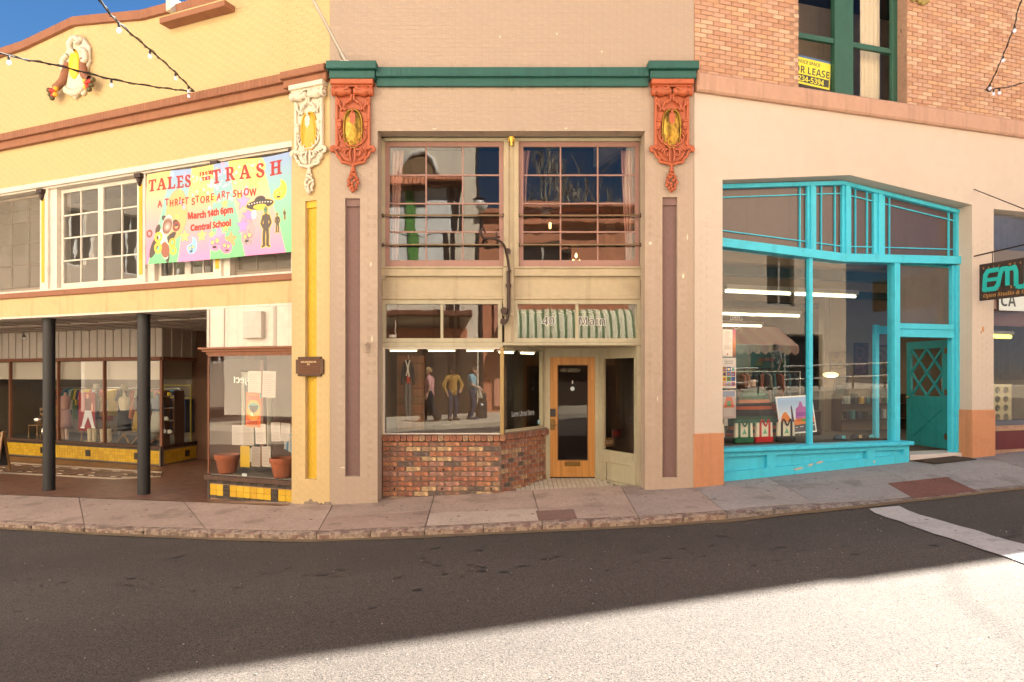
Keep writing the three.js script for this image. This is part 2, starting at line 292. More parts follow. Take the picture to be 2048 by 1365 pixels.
  const dg = new THREE.BufferGeometry(); dg.setAttribute('position', new THREE.Float32BufferAttribute(dp, 3)); dg.setIndex(di); dg.computeVertexNormals(); stuff(obj('gutter_dirt', uvMetric(dg), M(0.34, 0.25, 0.155, { map: again(T_asph, 0.9), roughness: 1, side: THREE.DoubleSide }), walk));
  // splashes of gum
  const gum = []; for (let i = 0; i < 70; i++) { const s = 2 + (rnd() * 10 | 0), t = rr(0.1, 0.8), [x, z] = slabAt(s, rnd(), t), r = rr(0.01, 0.024); gum.push(ball(x, top(x, t) + 0.006, z, r * 1.3, 0.003, r, 7)); }
  stuff(obj('gum_spot', gum, M(0.07, 0.055, 0.05), walk));
  // tactile warning plate by the turquoise shop
  const plate = obj('tactile_plate', quad(11, -0.16, 0.31, 0.64, 0.955, (x, t, q) => top(x, t, q) + 0.008, 0.04, 0.001, 4, 4), M(0.19, 0.085, 0.07, { roughness: 0.9, map: T_conc }), walk);
  const domes = []; for (let i = 0; i < 15; i++) for (let j = 0; j < 10; j++) { const t = 0.655 + 0.0318 * j, u = -0.145 + 0.0315 * i, [x, z] = slabAt(11, u, t); domes.push(ball(x, top(x, t, 11 + u) + 0.006, z, 0.026, 0.011, 0.026, 7)); }
  stuff(obj('tactile_dome', domes, M(0.16, 0.07, 0.058, { roughness: 0.85 }), plate));
}
// raised pavement on the opposite side (behind the viewer, seen in the shop windows)
{
  const far = new THREE.Group(); far.name = 'opposite_pavement'; far.userData.kind = 'structure'; scene.add(far);
  const cm = M(0.62, 0.53, 0.40, { map: T_conc, roughness: 0.92 });
  const line = [[-30, -8.5, 4], [-16, -4.4, 8], [-8, -1.9, 12], [0, -1.55, 8], [8, -1.9, 10], [20, -5, 6], [32, -8, 4]];
  for (let i = 0; i < line.length - 1; i++) {
    const [ax, az] = line[i], [bx, bz] = line[i + 1], pts = [[ax, az], [bx, bz], [bx, 9], [ax, 9]];
    const P = [], top = (x) => baseY(x) + 0.07 * 7.6 + 0.14;
    const g = new THREE.BufferGeometry(); pts.forEach(([x, z]) => P.push(x, top(x), z)); pts.forEach(([x, z]) => P.push(x, top(x) - 0.6, z));
    g.setAttribute('position', new THREE.Float32BufferAttribute(P, 3)); g.setIndex([0, 2, 1, 0, 3, 2, 0, 1, 5, 0, 5, 4, 1, 2, 6, 1, 6, 5, 3, 0, 4, 3, 4, 7]);
    const gn = g.toNonIndexed(); gn.computeVertexNormals();
    obj('slab', uvMetric(gn), cm, far);
  }
}

// ================================================================ buildings
function building(name, label, F) { const o = thing(name, label, 'building', F); return o; }
const B40 = building('corner_shop', 'taupe painted brick shop with green cornice, sage framed windows and brick window base', FC);
const BY = building('yellow_building', 'pale yellow shop building with brown trim and a deep arcade on black columns', FL);
const BR = building('turquoise_shop', 'peach stucco shop with turquoise storefront below a salmon brick upper floor', FR);

// ---------------------------------------------------------------- shells
{ // taupe
  const op = rect(-2.247, 2.222, -0.4, 6.376), s1 = rect(-2.79, -2.54, 0.60, 5.25), s2 = rect(2.514, 2.764, 0.58, 5.27);
  obj('wall', poly(rect(-3.04, 3.04, -0.41, 10.75), -0.38, 0, [rect(-2.247, 2.222, -0.3, 6.376), s1, s2]), m.taupe, B40);
  for (const s of [s1, s2]) { obj('recessed_panel', box(s[0][0] - 0.01, s[1][0] + 0.01, s[0][1] - 0.01, s[2][1] + 0.01, -0.13, -0.085), m.mauve, B40); obj('panel_head', box(s[0][0], s[1][0], s[2][1] - 0.125, s[2][1], -0.085, -0.045), m.mauve, B40);
    courses(B40, m.mauve, s[0][0], s[1][0], s[0][1], s[2][1] - 0.13, -0.085, { depth: 0.003, gap: 0.005, vary: 0.02 }); }
  const hit = (h, a, b, y0, y1) => b > h[0][0] && a < h[1][0] && y1 > h[0][1] && y0 < h[2][1];
  { const sc = []; for (const [x, y, w, h] of [[-2.36, 4.15, 0.015, 0.05], [-2.34, 2.9, 0.012, 0.07], [2.31, 4.5, 0.03, 0.03], [2.86, 3.95, 0.02, 0.05], [2.93, 4.6, 0.012, 0.06], [-0.2, 7.95, 0.012, 0.03], [0.75, 8.0, 0.02, 0.02], [1.5, 7.7, 0.02, 0.02], [-2.83, 0.75, 0.05, 0.012], [2.43, 1.9, 0.01, 0.05], [0.9, 6.42, 0.03, 0.012], [-1.3, 6.41, 0.05, 0.01]]) sc.push(poly([[x - w, y], [x, y - h], [x + w, y - h * 0.2], [x + w * 0.3, y + h]], 0.002, 0.0045)); stuff(obj('paint_scuff', sc, m.cream, B40)); }
  courses(B40, m.taupe, -3.04, 3.04, 0.0, 8.9, 0, { depth: 0.0022, gap: 0.0035, vary: 0.008, skip: (a, b, y0, y1) => hit(op, a, b, y0, y1) || hit(s1, a, b, y0, y1) || hit(s2, a, b, y0, y1) || (y1 > 7.09 && y0 < 7.46) });
  // cornice
  obj('cornice', [box(-2.25, 2.26, 7.10, 7.235, -0.02, 0.07)], m.green, B40);
  obj('cornice', [box(-2.25, 2.26, 7.235, 7.385, -0.02, 0.13)], m.green, B40);
  courses(B40, m.green, -2.25, 2.26, 7.238, 7.388, 0.132, { L: 0.085, h: 0.145, gap: 0.004, depth: 0.004, soldier: true, vary: 0.10, name: 'cornice_bricks' });
  for (const [a, b] of [[-3.03, -2.25], [2.262, 3.05]]) {
    obj('cornice_block', slab(a + 0.02, b - 0.01, 7.185, 7.32, -0.02, 0.17), m.green, B40); obj('cornice_block', slab(a - 0.02, b + 0.02, 7.32, 7.45, -0.02, 0.235), m.green, B40);
  }
  // body behind
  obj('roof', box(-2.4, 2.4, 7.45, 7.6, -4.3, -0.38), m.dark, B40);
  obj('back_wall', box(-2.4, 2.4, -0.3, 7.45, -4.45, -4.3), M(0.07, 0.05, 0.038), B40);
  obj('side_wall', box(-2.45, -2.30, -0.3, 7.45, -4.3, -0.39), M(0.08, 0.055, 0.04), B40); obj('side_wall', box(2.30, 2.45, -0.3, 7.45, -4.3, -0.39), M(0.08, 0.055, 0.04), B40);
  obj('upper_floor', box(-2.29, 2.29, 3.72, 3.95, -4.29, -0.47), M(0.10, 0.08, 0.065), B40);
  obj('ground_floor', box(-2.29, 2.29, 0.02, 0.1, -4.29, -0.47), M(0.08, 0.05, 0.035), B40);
}
{ // yellow
  const para = [[-14, 9.2], [-10.2, 9.38], [-8.945, 9.42], [-8.1, 9.44], [-7.29, 9.54], [-6.51, 9.636], [-5.91, 9.56], [-5.05, 9.44], [-4.54, 9.37], [-3.82, 9.36]];
  const low = para.map(([u, y]) => [u, y - 0.17]);
  obj('wall', poly([[-14, 6.37], [-0.80, 6.37], [-0.80, 10.7], [-2.25, 10.7], [-2.25, 9.19], ...low.slice().reverse()], -0.5, -0.15), m.yellow, BY);
  obj('parapet_coping', poly([...low, ...para.slice().reverse()], -0.52, -0.07), m.brown, BY);
  obj('parapet_coping', slab(-3.82, -3.70, 9.19, 9.45, -0.52, -0.03), m.white, BY);
  obj('parapet_ledge', slab(-3.83, -2.22, 8.885, 8.99, -0.15, 0.10, 0.008), m.brown, BY);
  obj('parapet_coping', slab(-3.70, -2.25, 9.19, 9.36, -0.5, -0.15), m.brown, BY);
  courses(BY, m.yellow, -12.5, -0.81, 6.42, 9.6, -0.15, { depth: 0.0022, gap: 0.0035, vary: 0.008, skip: (a, b, y0, y1) => { if (y1 > 7.18 && y0 < 7.53) return true; for (let i = 0; i < low.length - 1; i++) if (a >= low[i][0] - 0.3 && a < low[i + 1][0]) return y1 > Math.min(low[i][1], low[i + 1][1]) - 0.02; return a < -2.25 && y1 > 9.05; } });
  obj('string_course', box(-14, -0.89, 7.35, 7.50, -0.16, 0.02), m.brown, BY); obj('string_course', box(-14, -0.89, 7.20, 7.35, -0.16, -0.05), m.brown, BY);
  courses(BY, m.brown, -13, -0.89, 7.352, 7.50, 0.021, { L: 0.085, h: 0.146, gap: 0.004, depth: 0.004, soldier: true, vary: 0.08, name: 'cornice_bricks' });
  obj('cornice_block', slab(-0.91, -0.005, 7.20, 7.33, -0.14, 0.10), m.brown, BY); obj('cornice_block', slab(-0.93, 0.0, 7.33, 7.45, -0.14, 0.165), m.brown, BY);
  const s = rect(-0.518, -0.277, 0.53, 5.25);
  obj('pier', poly(rect(-0.805, -0.004, -0.3, 10.7), -0.45, 0, [s]), m.yellow, BY);
  obj('recessed_panel', box(s[0][0] - 0.01, s[1][0] + 0.01, s[0][1] - 0.01, s[2][1] + 0.01, -0.13, -0.08), m.deep, BY); obj('panel_head', box(s[0][0], s[1][0], s[2][1] - 0.11, s[2][1], -0.08, -0.04), m.deep, BY);
  courses(BY, m.yellow, -0.805, -0.004, 0.0, 9.3, 0, { depth: 0.003, gap: 0.005, vary: 0.012, skip: (a, b, y0, y1) => (b > s[0][0] && a < s[1][0] && y1 > s[0][1] && y0 < s[2][1]) || (y1 > 7.19 && y0 < 7.46) });
  courses(BY, m.deep, s[0][0], s[1][0], s[0][1], s[2][1] - 0.12, -0.08, { depth: 0.003, gap: 0.006, vary: 0.03 });
  // band over the arcade, brown sill and the window strip head
  obj('beam', box(-14, -0.806, 3.555, 3.95, -0.6, -0.15), m.yellow, BY);
  obj('beam_edge', box(-14, -0.806, 3.515, 3.555, -0.6, -0.14), m.white, BY);
  obj('sill_band', slab(-14, -0.806, 3.95, 4.065, -0.6, -0.10), m.brown, BY);
  obj('window_sill', slab(-14, -0.806, 4.065, 4.105, -0.6, -0.13, 0.006), m.white, BY);
  obj('window_head', [box(-14, -0.806, 6.27, 6.37, -0.55, -0.12), box(-14, -0.806, 6.235, 6.27, -0.55, -0.18)], m.white, BY);
  // closed body
  obj('ceiling', box(-18, -0.81, 3.60, 3.75, -7.2, -0.6), m.ceilingW, BY);
  obj('upper_back', box(-14, -1.0, 3.75, 6.6, -2.4, -2.25), M(0.20, 0.17, 0.14), BY);
  obj('roof', box(-14, -1.0, 6.6, 6.75, -2.6, -0.5), m.dark, BY);
  obj('end_wall', [box(-1.1, -0.82, -0.4, 3.6, -3.1, -1.62), box(-2.3, -0.82, -0.4, 3.6, -3.3, -3.1), box(-2.35, -2.2, -0.4, 3.6, -5.95, -3.3)], M(0.16, 0.09, 0.06), BY);
  obj('rear_wall', box(-19, -2.2, -1, 8.0, -7.5, -7.25), m.dark, BY); obj('side_screen', box(-19.2, -19, -1, 8, -7.5, -0.3), m.dark, BY);
  obj('end_wall', box(-1.04, -0.9, 3.75, 6.6, -2.25, -0.5), m.dark, BY);
}
{ // peach and brick
  const gable = [[0.555, -0.3], [6.172, -0.3], [6.172, 5.60], [3.23, 5.922], [0.555, 5.605]], right = rect(6.732, 11, -0.3, 5.56);
  obj('stucco_wall', poly(rect(0.01, 13, -0.4, 7.02), -0.36, 0, [gable, right]), m.peach, BR);
  obj('band_course', poly([[0.01, 7.02], [13, 7.02], [13, 7.34], [0.01, 7.34]], -0.3, 0.10, [], 0.03), m.peachBand, BR);
  const cskip = (a, b, y0, y1) => y1 > 4.95 + 0.4 * Math.sin(a * 3) || (b > 0.56 && a < 6.17) || a > 6.73;
  courses(BR, m.peach, 0.01, 6.73, 1.33, 5.2, 0, { depth: 0.003, gap: 0.005, vary: 0.010, skip: cskip });
  obj('plinth', slab(-0.005, 0.575, -0.3, 1.315, -0.2, 0.025), m.orange, BR); obj('plinth', slab(6.15, 6.755, -0.3, 1.617, -0.37, 0.025), m.orange, BR);
  // brick upper floor: every brick laid, the nearest ones singly
  const hole = [2.115, 4.56, 7.34, 10.2];
  obj('brick_backing', poly(rect(0.01, 13, 7.34, 10.78), -0.3, -0.012, [rect(hole[0], hole[1], 7.341, hole[3])]), m.mortar2, BR);
  const tones = [[0.57, 0.33, 0.205], [0.61, 0.38, 0.25], [0.52, 0.29, 0.185], [0.63, 0.38, 0.23], [0.58, 0.365, 0.26], [0.66, 0.45, 0.31], [0.55, 0.325, 0.22]].map((c) => M(...c, { map: T_paint, roughness: 0.85, bumpMap: T_grain, bumpScale: 0.002 }));
  const shapes = [0, 1, 2].map(() => { const g = poly(rect(-0.114, 0.114, -0.034, 0.034), -0.05, 0.0, [], 0.004); return g; }), half = poly(rect(-0.052, 0.052, -0.034, 0.034), -0.05, 0, [], 0.004);
  let n = 0; const restList = tones.map(() => []);
  for (let row = 0, y = 7.38; y < 9.95; y += 0.0775, row++) for (let x = 0.13 - (row % 2) * 0.12; x < 9.2; x += 0.24) {
    let g = shapes[row % 3], px = x;
    if (x < 0.1) { g = half; px = 0.065; }
    if (x + 0.115 > hole[0] && x - 0.115 < hole[1]) { if (row % 2 === 0 || !((x - 0.115 < hole[0] && x < hole[0]) || (x > hole[1]))) { if (x > hole[0] - 0.06 && x < hole[1] + 0.06) continue; g = half; px = x < 3 ? hole[0] - 0.054 : hole[1] + 0.054; } else { g = half; px = x < 3 ? hole[0] - 0.054 : hole[1] + 0.054; } }
    const k = rnd() * tones.length | 0, vis = y < 8.5 + 0.16 * x + 0.08;
    const pos = [px, y, rr(-0.004, 0.005)];
    if (vis && n < 290 && x < 4.2) { const b = new THREE.Mesh(g, tones[k]); b.name = numbered('brick'); b.position.set(...pos); b.rotation.set(rr(-.01, .01), rr(-.01, .01), rr(-.006, .006)); b.castShadow = b.receiveShadow = true; BR.add(b); n++; }
    else restList[k].push(g.clone().translate(...pos));
  }
  restList.forEach((l, k) => stuff(obj('brick_courses', l, tones[k], BR)));
  // brick reveal at the right jamb of the window
  const jb = []; for (let y = 7.38; y < 9.9; y += 0.0775) jb.push(box(hole[1] + 0.001, hole[1] + 0.05, y - 0.034, y + 0.034, -0.27, -0.02)); stuff(obj('reveal_bricks', jb, tones[2], BR));
  obj('parapet_coping', slab(0.9, 13, 10.78, 10.95, -0.35, 0.05), m.peachBand, BR); obj('parapet_coping', slab(0.0, 0.9, 10.78, 11.3, -0.35, 0.05), m.peachBand, BR); obj('parapet_coping', slab(6.3, 13, 10.951, 11.15, -0.35, 0.04), m.peachBand, BR);
  // closed body
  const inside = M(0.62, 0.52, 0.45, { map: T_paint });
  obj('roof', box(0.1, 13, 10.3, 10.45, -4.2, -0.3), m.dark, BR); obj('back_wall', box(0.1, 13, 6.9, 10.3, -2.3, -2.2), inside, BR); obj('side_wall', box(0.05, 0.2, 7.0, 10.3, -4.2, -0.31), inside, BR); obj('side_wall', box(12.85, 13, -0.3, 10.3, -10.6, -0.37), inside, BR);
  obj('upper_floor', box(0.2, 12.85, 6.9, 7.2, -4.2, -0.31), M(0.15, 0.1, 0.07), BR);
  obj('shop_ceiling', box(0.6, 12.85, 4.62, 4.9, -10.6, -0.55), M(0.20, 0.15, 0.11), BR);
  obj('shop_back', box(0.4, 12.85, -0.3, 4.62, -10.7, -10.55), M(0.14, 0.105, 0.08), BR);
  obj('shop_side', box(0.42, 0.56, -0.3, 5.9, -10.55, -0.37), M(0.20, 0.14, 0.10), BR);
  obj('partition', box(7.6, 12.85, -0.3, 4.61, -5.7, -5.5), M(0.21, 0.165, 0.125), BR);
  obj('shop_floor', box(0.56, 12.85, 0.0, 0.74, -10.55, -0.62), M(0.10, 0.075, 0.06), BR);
}

// ---------------------------------------------------------------- the other side of the street, mirrored in the glass and throwing sunlight back
function oppShop(name, label, x0, x1, z, ry, top, wallM, o = {}) {
  const F = { x: (x0 + x1) / 2, z, ry: Math.PI + ry }, g = thing(name, label, 'building', F), w = (x1 - x0) / 2;
  const y0 = 0.3, holes = [], wins = o.wins || [];
  wins.forEach(([a, b, c, d]) => holes.push(rect(a, b, c, d)));
  obj('wall', poly(rect(-w, w, y0, top), -0.4, 0, holes), wallM, g);
  obj('back_wall', box(-w, w, y0, top, -3.2, -3), m.dark, g); obj('roof', box(-w, w, top - 0.8, top - 0.6, -3, -0.4), m.dark, g);
  obj('cornice', [box(-w - 0.05, w + 0.05, top - 0.35, top - 0.02, -0.02, 0.18), box(-w - 0.08, w + 0.08, top - 0.18, top, -0.3, 0.3)], o.cornice || wallM, g);
  wins.forEach(([a, b, c, d, mat_]) => { const f = grp('window', g); obj('frame', [box(a, a + 0.09, c, d, -0.25, -0.12), box(b - 0.09, b, c, d, -0.25, -0.12), box(a + 0.09, b - 0.09, c, c + 0.1, -0.25, -0.12), box(a + 0.09, b - 0.09, d - 0.1, d, -0.25, -0.12), box((a + b) / 2 - 0.04, (a + b) / 2 + 0.04, c + 0.1, d - 0.1, -0.25, -0.12)], o.frame || m.offwhite, f); obj('pane', box(a + 0.05, b - 0.05, c + 0.05, d - 0.05, -0.22, -0.2), mat_ || m.black2, f); });
  return g;
}
const sunCream = paint(0.84, 0.72, 0.56), sunRed = paint(0.58, 0.22, 0.11), sunTan = paint(0.82, 0.67, 0.51), sunPale = paint(0.84, 0.82, 0.76);
{
  const A = oppShop('cream_block', 'tall cream building with long windows across the street from the yellow arcade', -11.5, 9, 0, 0, 19, sunCream, { wins: [[-8, -6.4, 5, 8.4], [-4, -2.4, 5, 8.4], [0, 1.6, 5, 8.4], [4, 5.6, 5, 8.4], [-9, -5.5, 1, 3.6], [-4.5, -1, 1, 3.6], [0.5, 4, 1, 3.6]] });
  A.position.set(-17.5, 0, 0.2); A.rotation.y = Math.PI - 0.40;
  const E = oppShop('buff_hotel', 'buff stone hotel closing the far left end of the street', -9, 9, 0, 0, 15, sunTan, { wins: [[-7.5, -6, 3, 6], [-4.5, -3, 3, 6], [-1.5, 0, 3, 6], [1.5, 3, 3, 6], [4.5, 6, 3, 6], [-7.5, -6, 8, 11], [-4.5, -3, 8, 11], [-1.5, 0, 8, 11], [1.5, 3, 8, 11], [4.5, 6, 8, 11]], frame: sunPale });
  E.position.set(-34, 0, -7); E.rotation.y = Math.PI / 2 - 0.25;
  const Bd = oppShop('white_panel_building', 'cream building with white panels and green post, across the street from the corner shop', -7.5, -1.4, 4.6, 0, 16, sunCream, { wins: [[-2.8, -1.2, 1.1, 3.0], [0.2, 2.6, 1.1, 3.0]], cornice: sunRed });
  obj('white_panel', slab(-1.8, -0.46, 6.7, 9.9, 0, 0.06), sunPale, Bd); obj('white_panel', slab(-0.09, 1.0, 6.7, 9.9, 0, 0.06), sunPale, Bd);
  obj('green_post', slab(-0.45, -0.10, 5.9, 9.95, 0, 0.16), paint(0.12, 0.30, 0.06), Bd);
  const tl = []; for (let i = 0; i < 22; i++) tl.push(cyl([-2.4 + i * 0.15, 10.05, 0.52], [-2.4 + i * 0.15, 10.55, 0.05], 0.075, 0.075, 8)); obj('roof_tiles', tl, sunRed, Bd);
  obj('tile_board', slab(-2.45, 0.95, 9.9, 10.06, 0, 0.42), m.brownTrim, Bd); obj('dark_downpipe', box(-2.05, -1.86, 0.8, 9.9, 0, 0.14), m.iron, Bd); obj('dark_downpipe', box(-2.3, -2.2, 0.8, 9.9, 0, 0.12), m.iron, Bd);
  obj('arched_vent', new THREE.TorusGeometry(0.9, 0.10, 8, 24, 3.1416).translate(-0.6, 10.7, 0.02), m.white, Bd); obj('dark_lunette', new THREE.CircleGeometry(0.85, 24, 0, 3.1416).translate(-0.6, 10.7, 0.015), M(0.25, 0.15, 0.07), Bd);
  obj('dark_shopfront', slab(-3.0, 3.1, 0.3, 3.7, 0, 0.05), paint(0.06, 0.034, 0.018), Bd);
  obj('sign_band', slab(-2.6, 3.0, 3.75, 4.2, 0, 0.2), paint(0.55, 0.2, 0.10), Bd); obj('canopy', slab(-2.8, 3.0, 4.7, 4.9, 0, 0.9), m.brownTrim, Bd);
  const C = oppShop('red_brick_building', 'red brick shop across the street carrying a green striped awning', -1.3, 9, 4.6, 0, 9.3, sunRed, { wins: [[-3.2, -1.4, 6.4, 7.7], [1.4, 3.4, 6.4, 7.7], [-4.2, -2.0, 1.1, 3.2], [0.5, 3.9, 1.1, 3.2], [-1.6, 0.0, 1.0, 3.2]] });
  obj('dark_shopfront', slab(-4.6, 3.3, 0.3, 3.6, 0, 0.05), paint(0.06, 0.034, 0.018), C);
  obj('shadow_ledge', slab(-4.6, 4.6, 8.4, 8.55, 0, 0.25), sunRed, C);
  obj('salmon_post', [box(3.4, 3.9, 1, 5.6, 0.01, 0.12), box(4.2, 4.6, 1, 5.6, 0.01, 0.12)], paint(0.62, 0.28, 0.18), C);
  // striped awning on the red building: cloth gores in green and white
  const aw = thing('striped_awning', 'green and cream striped awning on the red building across the street', 'awning', { x: 2.3, z: 4.55, ry: Math.PI });
  for (let i = 0; i < 52; i++) {
    const x0 = -2.6 + i * 0.1, pts = [[0, 5.0], [0.35, 4.92], [0.8, 4.6], [1.1, 4.05], [1.15, 3.7]], P = [], I = [];
    pts.forEach(([z, y]) => P.push(x0, y, z, x0 + 0.1, y, z)); for (let k = 0; k < 4; k++) I.push(2 * k, 2 * k + 2, 2 * k + 1, 2 * k + 1, 2 * k + 2, 2 * k + 3);
    const g = new THREE.BufferGeometry(); g.setAttribute('position', new THREE.Float32BufferAttribute(P, 3)); g.setIndex(I); g.computeVertexNormals();
    obj('stripe', uvMetric(g), i % 3 === 0 ? M(0.12, 0.165, 0.07, { side: THREE.DoubleSide }) : i % 3 === 1 ? M(0.66, 0.62, 0.42, { side: THREE.DoubleSide }) : M(0.62, 0.55, 0.38, { side: THREE.DoubleSide }), aw);
  }
  const D = oppShop('tan_block', 'tan stuccoed block with a long canvas awning facing the turquoise shop', -11, 11, 0, 0, 18, paint(0.80, 0.64, 0.48), { wins: [[-9.6, -5.6, 1.0, 4.2], [-4.6, -0.6, 1.0, 4.2], [0.4, 4.4, 1.0, 4.2], [5.4, 9.6, 1.0, 4.2], [-8, -6.5, 5.5, 7.8], [-3, -1.5, 5.5, 7.8], [2, 3.5, 5.5, 7.8]] });
  D.position.set(15.2, 0, 1.4); D.rotation.y = Math.PI + 0.30;
  const aw2 = new THREE.Group(); aw2.name = 'canvas_awning'; scene.add(aw2); aw2.position.copy(D.position); aw2.rotation.y = D.rotation.y; tag(aw2, 'long tan canvas awning with scalloped edge across the street', 'awning');
  const cm = M(0.56, 0.40, 0.26, { roughness: 0.95 }), cm2 = M(0.50, 0.30, 0.22, { roughness: 0.95 });
  for (let i = 0; i < 30; i++) { const x = -7 + i * 0.4; const sh = poly([[x, 3.55], [x + 0.4, 3.55], [x + 0.4, 3.3], [x + 0.3, 3.2], [x + 0.2, 3.17], [x + 0.1, 3.2], [x, 3.3]], 1.5, 1.52); obj('awning_gore', [bar([x + 0.2, 4.5, 0.05], [x + 0.2, 3.55, 1.51], 0.399, 0.02), sh], i % 2 ? cm : cm2, aw2); }
}

// ================================================================ the taupe corner shop front
// sash window with a grid of small panes: each pane its own piece of old glass, set a hair out of true
function sash(parent, name, x0, x1, y0, y1, z, cols, rows, fm, { fw = 0.07, mw = 0.024, d = 0.05, gm = glassOld, foot = fw, tilt = 0.006, label } = {}) {
  const w = grp(name, parent, null, label);
  obj('frame', [box(x0, x0 + fw, y0, y1, z - d, z), box(x1 - fw, x1, y0, y1, z - d, z), box(x0 + fw, x1 - fw, y1 - fw, y1, z - d, z), box(x0 + fw, x1 - fw, y0, y0 + foot, z - d, z)], fm, w);
  const a = x0 + fw, b = x1 - fw, c = y0 + foot, e = y1 - fw, pw = (b - a) / cols, ph = (e - c) / rows;
  for (let i = 1; i < cols; i++) obj('muntin', box(a + pw * i - mw / 2, a + pw * i + mw / 2, c, e, z - d * 0.8, z - 0.008), fm, w);
  for (let j = 1; j < rows; j++) for (let i = 0; i < cols; i++) obj('muntin', box(a + pw * i + (i ? mw / 2 : 0), a + pw * (i + 1) - (i < cols - 1 ? mw / 2 : 0), c + ph * j - mw / 2, c + ph * j + mw / 2, z - d * 0.8, z - 0.010), fm, w);
  for (let i = 0; i < cols; i++) for (let j = 0; j < rows; j++) {
    const g = new THREE.PlaneGeometry(pw, ph).rotateX(rr(-tilt, tilt)).rotateY(rr(-tilt, tilt)).translate(a + pw * (i + 0.5), c + ph * (j + 0.5), z - d * 0.5);
    const p = obj('pane', uvMetric(g), gm, w); p.castShadow = false;
  }
  return w;
}
const paneAt = (parent, x0, x1, y0, y1, z, gm = glass, name = 'pane') => { const p = obj(name, uvMetric(new THREE.PlaneGeometry(x1 - x0, y1 - y0).translate((x0 + x1) / 2, (y0 + y1) / 2, z)), gm, parent); p.castShadow = false; return p; };
const X = (p) => (p - 1024) / 115.9, Y = (p) => 2.3 + (750 - p) / 115.9;   // drawing units of the shop front to metres

